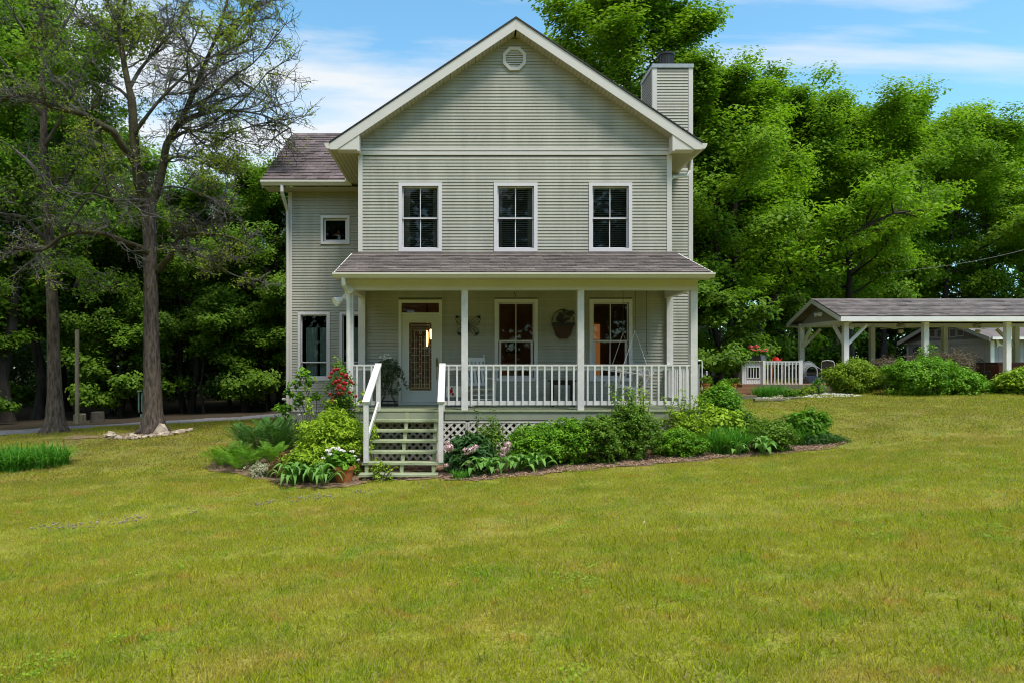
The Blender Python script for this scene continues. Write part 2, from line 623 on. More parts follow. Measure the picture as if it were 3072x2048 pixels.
_n = len(GP)
_K = _tps(((GP[:, None, :2] - GP[None, :, :2]) ** 2).sum(-1)) + np.eye(_n) * 0.6
_P = np.hstack([np.ones((_n, 1)), GP[:, :2]])
_A = np.block([[_K, _P], [_P.T, np.zeros((3, 3))]])
_S = np.linalg.solve(_A, np.concatenate([GP[:, 2], np.zeros(3)]))


def gz_arr(x, y):
    x = np.asarray(x, float)
    y = np.asarray(y, float)
    xc = np.clip(x, -90, 95)
    yc = np.clip(y, -20, 130)
    sh = xc.shape
    q = np.stack([xc.ravel(), yc.ravel()], 1)
    z = np.empty(len(q))
    for i in range(0, len(q), 20000):
        s = q[i:i + 20000]
        r2 = ((s[:, None, :] - GP[None, :, :2]) ** 2).sum(-1)
        z[i:i + 20000] = _tps(r2) @ _S[:_n] + _S[_n] + s @ _S[_n + 1:]
    z = z.reshape(sh)
    # gentle unevenness of a mown field
    z = z + 0.012 * np.sin(x * 1.3 + 0.7 * y) * np.cos(y * 0.9 - 0.4 * x) + 0.006 * np.sin(3.1 * x + 1.1) * np.sin(2.7 * y)
    return z


def gz(x, y):
    return float(gz_arr(np.array([x]), np.array([y]))[0])


def in_poly(x, y, poly):
    x = np.asarray(x)
    y = np.asarray(y)
    r = np.zeros(x.shape, bool)
    n = len(poly)
    for i in range(n):
        x0, y0 = poly[i]
        x1, y1 = poly[(i + 1) % n]
        c = ((y0 > y) != (y1 > y)) & (x < (x1 - x0) * (y - y0) / ((y1 - y0) if abs(y1 - y0) > 1e-9 else 1e-9) + x0)
        r ^= c
    return r


def line_dist(x, y, pts):
    x = np.asarray(x, float)
    y = np.asarray(y, float)
    d = np.full(x.shape, 1e9)
    for (ax, ay), (bx, by) in zip(pts[:-1], pts[1:]):
        vx, vy = bx - ax, by - ay
        t = np.clip(((x - ax) * vx + (y - ay) * vy) / (vx * vx + vy * vy), 0, 1)
        d = np.minimum(d, np.hypot(x - ax - t * vx, y - ay - t * vy))
    return d


BED_R = [(-.40, 12.62), (.3, 12.5), (.84, 12.55), (1.8, 12.72), (2.86, 12.95), (4.4, 13.35), (6.0, 13.85), (7.4, 14.35), (8.1, 14.75), (8.3, 15.3), (7.4, 16.2), (6.2, 17.4), (5.0, 17.6), (4.9, 14.7), (-.40, 14.7)]
BED_L = [(-5.35, 14.5), (-5.0, 14.25), (-4.4, 13.9), (-3.7, 13.45), (-3.35, 12.75), (-2.3, 12.4), (-1.95, 12.55), (-1.8, 12.9), (-.36, 12.9), (-.36, 14.7), (-2.5, 14.7), (-2.5, 19.85), (-5.1, 19.85), (-5.4, 16.5)]
ROAD_C = [(-24, 18.2), (-18.5, 20.6), (-14.2, 22.9), (-10.3, 25.6), (-6.9, 29.4), (-3.8, 34), (-2, 40), (-1, 50)]
ROAD_HW = 1.55
OLDPATH = [(-9.5, 8.6), (-6.4, 9.75), (-4.7, 10.4), (-2.86, 11.45), (-1.43, 11.95), (-.5, 12.6)]
BARE = [(-10.6, 19.6), (-9.3, 19.2), (-8.4, 19.7)]
RING_C = (-8.72, 19.75)


def sheet(name, xs, ys, dz, material, mask=None, zfun=None):
    X, Y = np.meshgrid(xs, ys)
    Z = (zfun or gz_arr)(X, Y) + dz
    nx, ny = len(xs), len(ys)
    V = np.stack([X, Y, Z], -1).reshape(-1, 3)
    i, j = np.meshgrid(np.arange(nx - 1), np.arange(ny - 1))
    a = (j * nx + i).ravel()
    F = np.stack([a, a + 1, a + 1 + nx, a + nx], 1)
    if mask is not None:
        c = V[F].mean(1)
        F = F[mask(c[:, 0], c[:, 1])]
        used = np.unique(F)
        re = np.zeros(len(V), int)
        re[used] = np.arange(len(used))
        V = V[used]
        F = re[F]
    me = bpy.data.meshes.new(name)
    me.from_pydata(V.tolist(), [], F.tolist())
    me.materials.append(material)
    me.polygons.foreach_set("use_smooth", [True] * len(me.polygons))
    return link(name, me)


def lawn_nodes(t, Lk, N):
    """colour of the turf by place: green, yellow-green and straw drifts"""
    geo = N("ShaderNodeNewGeometry")

    def noise(scale, det, dist=0.0, st=(1, 1, 0)):
        mpn = N("ShaderNodeMapping")
        mpn.inputs["Scale"].default_value = st
        Lk(geo.outputs["Position"], mpn.inputs[0])
        z = N("ShaderNodeTexNoise")
        z.inputs["Scale"].default_value = scale
        z.inputs["Detail"].default_value = det
        z.inputs["Roughness"].default_value = 0.65
        z.inputs["Distortion"].default_value = dist
        Lk(mpn.outputs[0], z.inputs["Vector"])
        return z.outputs["Fac"]

    def ramp(f, p0, p1, c0=(0, 0, 0), c1=(1, 1, 1)):
        r = N("ShaderNodeValToRGB")
        r.color_ramp.elements[0].position = p0
        r.color_ramp.elements[1].position = p1
        r.color_ramp.elements[0].color = (*c0, 1)
        r.color_ramp.elements[1].color = (*c1, 1)
        Lk(f, r.inputs[0])
        return r.outputs[0]

    def mix(f, a, b):
        x = N("ShaderNodeMix")
        x.data_type = "RGBA"
        Lk(f, x.inputs["Factor"])
        for s, k in ((a, "A"), (b, "B")):
            if isinstance(s, tuple):
                x.inputs[k].default_value = (*s, 1)
            else:
                Lk(s, x.inputs[k])
        return x.outputs["Result"]

    base = ramp(noise(0.35, 4, 0.4), 0.35, 0.65, G_GREEN, G_YELLOW)
    c = mix(ramp(noise(1.3, 5, 0.6), 0.50, 0.72), base, G_LUSH)
    c = mix(ramp(noise(0.62, 6, 0.8, (1, 1.5, 0)), 0.50, 0.72), c, G_STRAW)
    c = mix(ramp(noise(2.6, 5, 0.7), 0.58, 0.74), c, G_BROWN)
    c = mix(ramp(noise(1.9, 5, 0.4), 0.58, 0.72), c, G_DEEP)
    # trodden turf with tree shade painted in round the oaks, duller far rise
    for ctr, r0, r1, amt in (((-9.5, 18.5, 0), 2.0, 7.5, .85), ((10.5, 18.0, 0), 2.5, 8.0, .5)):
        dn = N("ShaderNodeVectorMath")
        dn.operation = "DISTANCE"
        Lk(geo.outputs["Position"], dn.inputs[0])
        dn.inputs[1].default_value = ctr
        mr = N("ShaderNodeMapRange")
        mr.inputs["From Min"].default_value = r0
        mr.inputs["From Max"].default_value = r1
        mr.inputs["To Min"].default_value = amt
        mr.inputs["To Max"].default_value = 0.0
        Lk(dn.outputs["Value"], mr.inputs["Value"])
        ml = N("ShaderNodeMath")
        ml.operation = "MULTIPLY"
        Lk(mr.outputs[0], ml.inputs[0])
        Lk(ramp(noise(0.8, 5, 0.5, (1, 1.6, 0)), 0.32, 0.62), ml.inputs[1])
        c = mix(ml.outputs[0], c, G_WORN_SHADE)
    return c, geo


G_GREEN = (0.36, 0.40, 0.020)
G_YELLOW = (0.43, 0.455, 0.028)
G_LUSH = (0.22, 0.37, 0.018)
G_STRAW = (0.52, 0.42, 0.07)
G_DEEP = (0.25, 0.325, 0.020)
G_WORN_SHADE = (0.235, 0.205, 0.055)
G_BROWN = (0.58, 0.31, 0.06)


def make_ground_mat():
    m, t, o = mat_base("turf_soil")
    N = t.nodes.new
    Lk = t.links.new
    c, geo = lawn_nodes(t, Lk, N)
    # leaf litter under the woods, by place
    sp = N("ShaderNodeSeparateXYZ")
    Lk(geo.outputs["Position"], sp.inputs[0])
    nz = N("ShaderNodeTexNoise")
    nz.inputs["Scale"].default_value = 0.5
    nz.inputs["Detail"].default_value = 4
    Lk(geo.outputs["Position"], nz.inputs["Vector"])
    yy = N("ShaderNodeMath")
    yy.operation = "MULTIPLY_ADD"
    Lk(nz.outputs["Fac"], yy.inputs[0])
    yy.inputs[1].default_value = 3.0
    Lk(sp.outputs["Y"], yy.inputs[2])
    fx = N("ShaderNodeMath")
    fx.operation = "MULTIPLY_ADD"
    Lk(sp.outputs["X"], fx.inputs[0])
    fx.inputs[1].default_value = -0.30
    Lk(yy.outputs[0], fx.inputs[2])
    mr = N("ShaderNodeMapRange")
    mr.inputs["From Min"].default_value = 29.4
    mr.inputs["From Max"].default_value = 31.0
    Lk(fx.outputs[0], mr.inputs["Value"])
    x = N("ShaderNodeMix")
    x.data_type = "RGBA"
    Lk(mr.outputs[0], x.inputs["Factor"])
    sc = N("ShaderNodeMix")
    sc.data_type = "RGBA"
    sc.inputs["Factor"].default_value = 0.55
    Lk(c, sc.inputs["A"])
    sc.inputs["B"].default_value = (0.10, 0.075, 0.04, 1)
    Lk(sc.outputs["Result"], x.inputs["A"])
    x.inputs["B"].default_value = (0.055, 0.042, 0.028, 1)
    # thatch between the blades: fine light and dark bits
    nf = N("ShaderNodeTexNoise")
    nf.inputs["Scale"].default_value = 38
    nf.inputs["Detail"].default_value = 7
    nf.inputs["Roughness"].default_value = 0.75
    Lk(geo.outputs["Position"], nf.inputs["Vector"])
    mf = N("ShaderNodeMapRange")
    mf.inputs["From Min"].default_value = 0.35
    mf.inputs["From Max"].default_value = 0.65
    mf.inputs["To Min"].default_value = 0.4
    mf.inputs["To Max"].default_value = 1.5
    Lk(nf.outputs["Fac"], mf.inputs["Value"])
    hv = N("ShaderNodeHueSaturation")
    Lk(mf.outputs[0], hv.inputs["Value"])
    Lk(x.outputs["Result"], hv.inputs["Color"])
    p = N("ShaderNodeBsdfPrincipled")
    p.inputs["Roughness"].default_value = 0.95
    p.inputs["Specular IOR Level"].default_value = 0.1
    Lk(hv.outputs[0], p.inputs["Base Color"])
    nb = N("ShaderNodeTexNoise")
    nb.inputs["Scale"].default_value = 22
    nb.inputs["Detail"].default_value = 6
    Lk(geo.outputs["Position"], nb.inputs["Vector"])
    bp = N("ShaderNodeBump")
    bp.inputs["Strength"].default_value = 0.6
    bp.inputs["Distance"].default_value = 0.03
    Lk(nb.outputs["Fac"], bp.inputs["Height"])
    Lk(bp.outputs[0], p.inputs["Normal"])
    Lk(p.outputs[0], o.inputs[0])
    return m


TURF = make_ground_mat()


def make_grass_mat():
    m, t, o = mat_base("grass_blade")
    N = t.nodes.new
    Lk = t.links.new
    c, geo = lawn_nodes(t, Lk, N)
    an = N("ShaderNodeAttribute")
    an.attribute_name = "v"
    mr = N("ShaderNodeMapRange")
    mr.inputs["To Min"].default_value = 0.55
    mr.inputs["To Max"].default_value = 1.65
    Lk(an.outputs["Fac"], mr.inputs["Value"])
    hs = N("ShaderNodeHueSaturation")
    Lk(mr.outputs[0], hs.inputs["Value"])
    Lk(c, hs.inputs["Color"])
    # a few dry blades in every tuft
    dr = N("ShaderNodeMath")
    dr.operation = "GREATER_THAN"
    Lk(an.outputs["Fac"], dr.inputs[0])
    dr.inputs[1].default_value = 0.84
    dm = N("ShaderNodeMix")
    dm.data_type = "RGBA"
    Lk(dr.outputs[0], dm.inputs["Factor"])
    Lk(hs.outputs[0], dm.inputs["A"])
    dm.inputs["B"].default_value = (0.52, 0.44, 0.18, 1)
    p = N("ShaderNodeBsdfPrincipled")
    p.inputs["Roughness"].default_value = 0.6
    p.inputs["Specular IOR Level"].default_value = 0.06
    Lk(dm.outputs["Result"], p.inputs["Base Color"])
    tr = N("ShaderNodeBsdfTranslucent")
    Lk(dm.outputs["Result"], tr.inputs["Color"])
    ms = N("ShaderNodeMixShader")
    ms.inputs[0].default_value = 0.58
    Lk(p.outputs[0], ms.inputs[1])
    Lk(tr.outputs[0], ms.inputs[2])
    Lk(ms.outputs[0], o.inputs[0])
    return m


GRASSM = make_grass_mat()
MULCH = mat("mulch", (0.17, 0.10, 0.065), 0.95, 0.4, 9, col2=(0.32, 0.20, 0.13), bump=0.8, bscale=40)
CHIP = mat("bark_chip", (0.34, 0.205, 0.13), 0.9, 0.3, 12, col2=(0.46, 0.31, 0.21), attr_var=0.45)
GRAVEL = mat("gravel", (0.135, 0.13, 0.15), 0.95, 0.35, 9, col2=(0.22, 0.21, 0.235), bump=0.8, bscale=45)
PATHM = mat("worn_path", (0.30, 0.23, 0.10), 0.95, 0.3, 5, col2=(0.33, 0.29, 0.22), bump=0.6, bscale=35)
DIRT = mat("bare_soil", (0.17, 0.11, 0.065), 0.95, 0.3, 5, col2=(0.24, 0.17, 0.09), bump=0.5, bscale=30)

# ground: fine near the camera and house, coarse far off
_xs = np.unique(np.round(np.concatenate([np.linspace(-400, -60, 12), np.linspace(-60, -16, 34), np.arange(-16, 22, 0.4), np.linspace(22, 70, 36), np.linspace(70, 400, 12)]), 3))
_ys = np.unique(np.round(np.concatenate([np.linspace(-80, -6, 14), np.arange(-6, 34, 0.4), np.linspace(34, 80, 34), np.linspace(80, 600, 14)]), 3))
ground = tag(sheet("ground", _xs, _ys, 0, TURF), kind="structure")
road = tag(sheet("road", np.arange(-24, 0, 0.18), np.arange(17, 50, 0.18), 0.02, GRAVEL, lambda x, y: line_dist(x, y, ROAD_C) < ROAD_HW + 0.18 * np.sin(x * 2.3 + y * 1.1)), kind="structure")
_rn = np.random.default_rng(5)
mulch = tag(sheet("mulch_bed", np.arange(-.6, 8.6, 0.09), np.arange(12.3, 17.8, 0.09), 0.014, MULCH, lambda x, y: in_poly(x + .05 * np.sin(5 * x + 3 * y), y + .07 * np.sin(6 * x), BED_R)), kind="structure")
mulch2 = tag(sheet("mulch_bed", np.arange(-5.6, -.2, 0.09), np.arange(12.2, 20, 0.09), 0.014, MULCH, lambda x, y: in_poly(x + .05 * np.sin(5 * x + 3 * y), y + .07 * np.sin(6 * x), BED_L)), kind="structure")
soil = tag(sheet("bare_soil", np.arange(-11.4, -7.3, 0.1), np.arange(18.2, 21.2, 0.1), 0.016, DIRT, lambda x, y: (np.hypot((x - RING_C[0]) / 1.0, (y - RING_C[1]) / 0.95) < 0.95) | (line_dist(x, y, BARE) < 0.35 + .12 * np.sin(4 * x + 2 * y))), kind="structure")


# chips lying on the beds: countless, one object
def chips():
    rng = np.random.default_rng(11)
    mb = MB()
    n = 0
    while n < 5200:
        x = rng.uniform(-.5, 8.3)
        y = rng.uniform(12.4, 15.6)
        if not bool(in_poly(np.array([x]), np.array([y]), BED_R)[0]):
            continue
        edge = 0.40 + 0.055 * max(0, x)
        front = np.interp(x, [p[0] for p in BED_R[:9]], [p[1] for p in BED_R[:9]])
        if y - front > 1.0 and rng.random() < 0.8:
            continue
        z = gz(x, y) + 0.018 + rng.uniform(0, .02)
        a = rng.uniform(0, PI)
        l = rng.uniform(.02, .065)
        mb.cur = rng.random()
        d = Vector((math.cos(a), math.sin(a), rng.uniform(-.35, .35))) * l
        p = Vector((x, y, z))
        mb.bar(p - d / 2 * 1.5, p + d / 2 * 1.5, rng.uniform(.008, .02), .006)
        n += 1
    for k in range(1100):
        x = rng.uniform(-5.2, -.4)
        y = rng.uniform(12.35, 14.2)
        if not bool(in_poly(np.array([x]), np.array([y]), BED_L)[0]):
            continue
        a = rng.uniform(0, PI)
        mb.cur = rng.random() * 0.7
        d = Vector((math.cos(a), math.sin(a), rng.uniform(-.3, .3))) * rng.uniform(.03, .08)
        p = Vector((x, y, gz(x, y) + .04))
        mb.bar(p - d / 2, p + d / 2, .015, .006)
    o = mb.build("mulch_chips", CHIP)
    tag(o, "shredded reddish bark chips scattered over the flower beds", "mulch", kind="stuff")


chips()


def path_gravel():
    """what is left of a gravel path in the grass: pebbles pressed flat, in patches"""
    rng = np.random.default_rng(15)
    mb = MB()
    rr = random.Random(15)
    n = 0
    while n < 260:
        k = rr.randrange(len(OLDPATH) - 1)
        t = rr.random()
        x = OLDPATH[k][0] + t * (OLDPATH[k + 1][0] - OLDPATH[k][0])
        y = OLDPATH[k][1] + t * (OLDPATH[k + 1][1] - OLDPATH[k][1]) + rr.gauss(0, .16)
        if math.sin(2.3 * x + 1.0) + .8 * math.sin(5.9 * x + 3 * y) + .4 * math.sin(13 * x - 9 * y) < .1:
            continue
        s = rr.uniform(.008, .018)
        mb.cur = rr.random()
        mb.blob((x, y, gz(x, y) + s * .5 + .012), (s * 1.4, s * 1.2, s * .7), rr, 5, 3, .2)
        n += 1
    o = mb.build("path_gravel", mat("path_pebble", (.22, .19, .15), .9, .2, 9, attr_var=.3))
    tag(o, "worn gravel pebbles showing through the lawn on the old path to the steps", "gravel", kind="stuff")


path_gravel()


# ---------------------------------------------------------------- turf: tufts on points
def tuft(name, seed, nb, rad, hmin, hmax, w):
    rng = np.random.default_rng(seed)
    r = rad * np.sqrt(rng.random(nb))
    a = rng.random(nb) * 2 * PI
    B = np.stack([r * np.cos(a), r * np.sin(a), np.full(nb, -.005)], 1)
    h = rng.uniform(hmin, hmax, nb)
    la = rng.random(nb) * 2 * PI
    lean = rng.uniform(.15, 1.1, nb)
    d = np.stack([np.cos(la) * lean, np.sin(la) * lean, np.ones(nb)], 1)
    d = norm(d)
    s = norm(np.cross(d, rng.normal(size=(nb, 3))))
    ww = (w * rng.uniform(.6, 1.3, nb))[:, None]
    V = np.empty((nb, 4, 3))
    V[:, 0] = B - s * ww * .5
    V[:, 1] = B + s * ww * .5
    tip = B + d * h[:, None]
    tip[:, 2] -= lean * h * .18
    V[:, 2] = tip + s * ww * .15
    V[:, 3] = tip - s * ww * .15
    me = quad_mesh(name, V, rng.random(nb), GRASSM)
    return bpy.data.objects.new(name, me)


def scatter(name, P, tufts, smin, smax, label):
    me = bpy.data.meshes.new(name)
    me.from_pydata(P.tolist(), [], [])
    o = link(name, me)
    c = bpy.data.collections.new(name + "_tufts")
    for t in tufts:
        c.objects.link(t)
    g = bpy.data.node_groups.new(name, "GeometryNodeTree")
    g.interface.new_socket("Geometry", in_out="INPUT", socket_type="NodeSocketGeometry")
    g.interface.new_socket("Geometry", in_out="OUTPUT", socket_type="NodeSocketGeometry")
    N = g.nodes.new
    gi, go = N("NodeGroupInput"), N("NodeGroupOutput")
    ip = N("GeometryNodeInstanceOnPoints")
    ci = N("GeometryNodeCollectionInfo")
    ci.inputs["Collection"].default_value = c
    ci.inputs["Separate Children"].default_value = True
    ci.inputs["Reset Children"].default_value = True
    rr = N("FunctionNodeRandomValue")
    rr.data_type = "FLOAT_VECTOR"
    rr.inputs["Min"].default_value = (-.12, -.12, 0)
    rr.inputs["Max"].default_value = (.12, .12, 6.283)
    rs = N("FunctionNodeRandomValue")
    rs.data_type = "FLOAT"
    rs.inputs[2].default_value = smin
    rs.inputs[3].default_value = smax
    rs.inputs["Seed"].default_value = 3
    ip.inputs["Pick Instance"].default_value = True
    Lk = g.links.new
    Lk(gi.outputs[0], ip.inputs["Points"])
    Lk(ci.outputs[0], ip.inputs["Instance"])
    Lk(rr.outputs["Value"], ip.inputs["Rotation"])
    Lk(rs.outputs[1], ip.inputs["Scale"])
    Lk(ip.outputs[0], go.inputs[0])
    md = o.modifiers.new("tufts", "NODES")
    md.node_group = g
    tag(o, label, "grass", kind="stuff")
    return o


def lawn_points(seed, d0, d1, dens):
    """points over the mown lawn between two distances from the front edge of the view"""
    rng = np.random.default_rng(seed)
    x0, x1 = -0.80 * d1 - 2, 0.95 * d1 + 2
    n = int((x1 - x0) * (d1 - d0) * dens)
    x = rng.uniform(x0, x1, n)
    y = rng.uniform(d0, d1, n)
    ok = (x > -0.74 * y - 1.0) & (x < 0.88 * y + 1.0)
    ok &= ~in_poly(x, y, BED_R) & ~in_poly(x, y, BED_L)
    ok &= ~((x > -5) & (x < 6.1) & (y > 14.5) & (y < 27))
    rd = line_dist(x, y, ROAD_C)
    ok &= (rd > ROAD_HW + .1)
    ok &= ~((line_dist(x, y, OLDPATH) < .3) & (rng.random(n) < .5))
    ok &= ~((line_dist(x, y, BARE) < .45) & (rng.random(n) < .75))
    ok &= ~((np.hypot(x - RING_C[0], y - RING_C[1]) < 0.9))
    # the woods begin beyond the drive and beyond the yard on the right
    ok &= (y - 0.30 * x < 29.0)
    ok &= ~((x < -6) & (y > np.interp(x, [p[0] for p in ROAD_C], [p[1] for p in ROAD_C])))
    x, y = x[ok], y[ok]
    return np.stack([x, y, gz_arr(x, y)], 1)


T_NEAR = [tuft("grass_tuft", 20 + k, 110, .16, .018, .048, .0046) for k in range(5)] + [tuft("grass_tuft", 30, 60, .12, .02, .075, .009), tuft("grass_tuft", 31, 46, .10, .012, .03, .017)]
T_MID = [tuft("grass_tuft", 40 + k, 120, .24, .02, .045, .0062) for k in range(4)]
T_FAR = [tuft("grass_tuft", 60 + k, 110, .38, .025, .05, .012) for k in range(3)]
scatter("lawn_grass", lawn_points(1, 2.6, 7.5, 135), T_NEAR, .75, 1.25, "mown yellow green lawn turf close in front")
scatter("lawn_grass", lawn_points(2, 7.5, 14, 52), T_MID, .75, 1.25, "mown lawn turf running up to the flower beds")
scatter("lawn_grass", lawn_points(3, 14, 30, 18), T_FAR, .75, 1.25, "mown lawn turf on the far rise and round the trees")


# clover and broad weeds in patches of the near lawn
CLOVER = leaf_mat("clover_leaf", (0.13, 0.25, 0.02), (0.30, 0.44, 0.04), 0.35)


def clover_tuft(seed):
    rng = np.random.default_rng(seed)
    n = 34
    a = rng.random(n) * 2 * PI
    r = .11 * np.sqrt(rng.random(n))
    C = np.stack([r * np.cos(a), r * np.sin(a), rng.uniform(.02, .05, n)], 1)
    V = leaf_quads(C, np.array([0, 0, 1.0]) + rng.normal(size=(n, 3)) * .45, rng.uniform(.014, .030, n), .9, rng, .1)
    return bpy.data.objects.new("clover_tuft", quad_mesh("clover_tuft", V, rng.random(n), CLOVER))


_p = np.concatenate([lawn_points(7, 2.8, 9, 26), lawn_points(8, 9, 15, 9)])
_k = np.sin(_p[:, 0] * 1.7 + .5 * np.sin(_p[:, 1] * 2.1)) + np.sin(_p[:, 1] * 2.3 + _p[:, 0]) + .8 * np.sin(_p[:, 0] * 5.1 - _p[:, 1] * 3.7)
_p = _p[_k > 1.55]
scatter("lawn_clover", _p, [clover_tuft(70 + k) for k in range(4)], .5, 1.0, "patches of clover and broad leaved weeds in the near lawn")
# ================================================================= HOUSE
YW = 16.6       # face of the front wall
YL = 19.9       # face of the left wing
YC = 18.24      # face of the chimney chase
XC = 1.253      # ridge line
WX0, WX1 = -2.437, 4.948
DZ = 1.17       # porch floor
YP = 14.7       # porch posts
EXPO = 0.0755

house = empty("house", (XC, 20.0, 0.6))
tag(house, "two storey sage house with white trim and a covered front porch", "house")

W_UP = [(-1.486, -.464, 4.765, 6.389), (.760, 1.785, 4.765, 6.389), (2.995, 4.012, 4.765, 6.389)]
W_LOW = [(.776, 1.789, 1.726, 3.651), (3.008, 4.017, 1.726, 3.651)]
DOOR = (-1.487, -.464, 1.17, 3.633)
W_WING = [(-3.98, -3.163, 5.506, 6.317), (-4.628, -3.718, 1.676, 3.60), (-3.45, -2.545, 1.676, 3.60)]


def rect_minus(x0, x1, z0, z1, ops):
    """grid decomposition of a wall into boxes that leave the openings free"""
    xs = sorted({x0, x1, *[min(max(o[0], x0), x1) for o in ops], *[min(max(o[1], x0), x1) for o in ops]})
    zs = sorted({z0, z1, *[min(max(o[2], z0), z1) for o in ops], *[min(max(o[3], z0), z1) for o in ops]})
    res = []
    for zi in range(len(zs) - 1):
        run = None
        zm = (zs[zi] + zs[zi + 1]) / 2
        for xi in range(len(xs) - 1):
            xm = (xs[xi] + xs[xi + 1]) / 2
            hole = any(o[0] < xm < o[1] and o[2] < zm < o[3] for o in ops)
            if hole:
                if run:
                    res.append(run)
                run = None
            else:
                run = (run[0] if run else xs[xi], xs[xi + 1], zs[zi], zs[zi + 1])
        if run:
            res.append(run)
    return res


def inset(o, d):
    return (o[0] + d, o[1] - d, o[2] + d, o[3] - d)


SEGS = []


def siding(x0f, x1f, z0, z1, yface, ops, gap=0.0065, skip=None):
    """collects the boards of each course, cut round the openings; x0f/x1f give the ends at a height"""
    n = int(round((z1 - z0) / EXPO))
    rng = random.Random(int(z0 * 100 + yface))
    for k in range(n):
        a = z0 + k * EXPO
        b = min(a + EXPO + .004, z1 + .03)
        if skip and any(s[0] < a and b < s[1] for s in skip):
            continue
        xa, xb = x0f(a), x1f(a)
        if xb - xa < 0.05:
            continue
        segs = [(xa, xb)]
        for o in ops:
            if o[2] < b - .01 and o[3] > a + .01:
                ns = []
                for s in segs:
                    if o[1] <= s[0] or o[0] >= s[1]:
                        ns.append(s)
                        continue
                    if o[0] - s[0] > .01:
                        ns.append((s[0], o[0]))
                    if s[1] - o[1] > .01:
                        ns.append((o[1], s[1]))
                segs = ns
        w = rng.uniform(-.0015, .0015)
        for (p, q) in segs:
            poly = [(yface - .022 + w, a + gap), (yface - .018 + w, a + gap - .002), (yface, a + gap), (yface, b), (yface - .006, b)]
            SEGS.append(((q - p) / yface, poly, p, q))


def build_siding():
    """the 280 boards that show longest are parts of their own, the short rest is one part"""
    SEGS.sort(key=lambda t: -t[0])
    rest = MB()
    for i, (_, poly, p, q) in enumerate(SEGS):
        mb = MB() if i < 270 else rest
        mb.prism(poly, "x", p, q)
        if i < 270:
            mb.build("siding_board", SIDING, house)
    o = rest.build("siding_board", SIDING, house)
    o["kind"] = "stuff"
    print("siding boards", len(SEGS))


# --- inner walls (with real openings) and the boards that face them
ops_front = [inset(o, .05) for o in W_UP + W_LOW] + [(DOOR[0] + .05, DOOR[1] - .05, DOOR[2], DOOR[3] - .05)]
mb = MB()
for (a, b, c, d) in rect_minus(WX0, WX1, .45, 7.2, ops_front):
    mb.box(a, b, YW + .005, YW + .13, c, d)
mb.prism([(WX0, 7.2), (WX1, 7.2), (WX1, 7.40), (XC, 9.85), (WX0, 7.40)], "y", YW + .005, YW + .13)
mb.box(WX0, WX0 + .13, YW + .135, 26, .45, 7.3)
mb.box(WX1 - .13, WX1, YW + .135, 26, .45, 7.3)
mb.box(WX0, WX1, 26.005, 26.13, .45, 7.3)
mb.prism([(WX0, 7.3), (WX1, 7.3), (XC, 9.85)], "y", 26.005, 26.13)
mb.build("wall", SHEATH, house)
ops_wing = [inset(o, .05) for o in W_WING]
mb = MB()
for (a, b, c, d) in rect_minus(-4.89, WX0 - .004, .42, 7.0, ops_wing):
    mb.box(a, b, YL + .005, YL + .13, c, d)
mb.box(-4.89, -4.76, YL + .135, 26.2, .42, 7.0)
mb.prism([(YL + .135, 7.0), (26.2, 7.0), (23.07, 9.4)], "x", -4.88, -4.76)
mb.build("wall", SIDING, house)

siding(lambda z: -2.337, lambda z: 4.835, 1.19, 7.03, YW, W_UP + W_LOW + [DOOR], skip=[(3.93, 4.62)])
siding(lambda z: max(-2.41, XC - (9.84 - z) / .669 - .06), lambda z: min(4.92, XC + (9.84 - z) / .669 + .06), 7.205, 9.79, YW, [])
siding(lambda z: -4.79, lambda z: WX0 - .002, .85, 6.97, YL, W_WING)
siding(lambda z: 4.955, lambda z: 5.87, .85, 9.76, YC, [], skip=[(7.15, 7.4)])
build_siding()

# chimney chase: core, left face boards above the roof, corner boards, cap
mb = MB()
mb.box(4.965, 5.965, YC + .005, 19.34, .4, 9.78)
mb.build("chimney_chase", SHEATH, house)
k = 0
while 7.3 + k * EXPO < 9.75:
    a = 7.3 + k * EXPO
    mb = MB()
    mb.prism([(4.965 - .022, a + .008), (4.965, a + .008), (4.965, a + EXPO), (4.965 - .006, a + EXPO)], "y", YC + .06, 19.30)
    mb.build("siding_board", SIDING, house)
    k += 1
for (a, b, y0, y1, z0, z1) in [(5.87, 5.985, YC - .03, YC + .08, .5, 9.78), (4.935, 5.05, YC - .03, YC + .055, 7.2, 9.78), (4.93, 4.972, 19.28, 19.36, 7.2, 9.78),
                               (WX0, -2.335, YW - .03, YW + .06, 1.17, 7.04), (4.833, WX1, YW - .03, YW + .06, 1.17, 7.04), (-4.90, -4.79, YL - .03, YL + .06, .837, 6.97)]:
    mb = MB()
    mb.rbox(a, b, y0, y1, z0, z1)
    mb.build("corner_board", TRIM, house)
mb = MB()
mb.box(4.925, 6.0, YC - .05, 19.38, 9.78, 9.88)
cap = mb.build("chimney_cap", FLASH, house)
mb = MB()
mb.lathe([(.0, .02), (.2, .0), (.2, .42), (.225, .43), (.225, .48), (.19, .49), (.0, .49)], (5.44, 18.75, 9.88), 20)
for k in range(20):
    a = 2 * PI * k / 20
    mb.bar((5.44 + .205 * math.cos(a), 18.75 + .205 * math.sin(a), 9.9), (5.44 + .205 * math.cos(a), 18.75 + .205 * math.sin(a), 10.31), .012, .012, (1, 0.2, 0))
mb.build("chimney_pot", BLACK, cap)

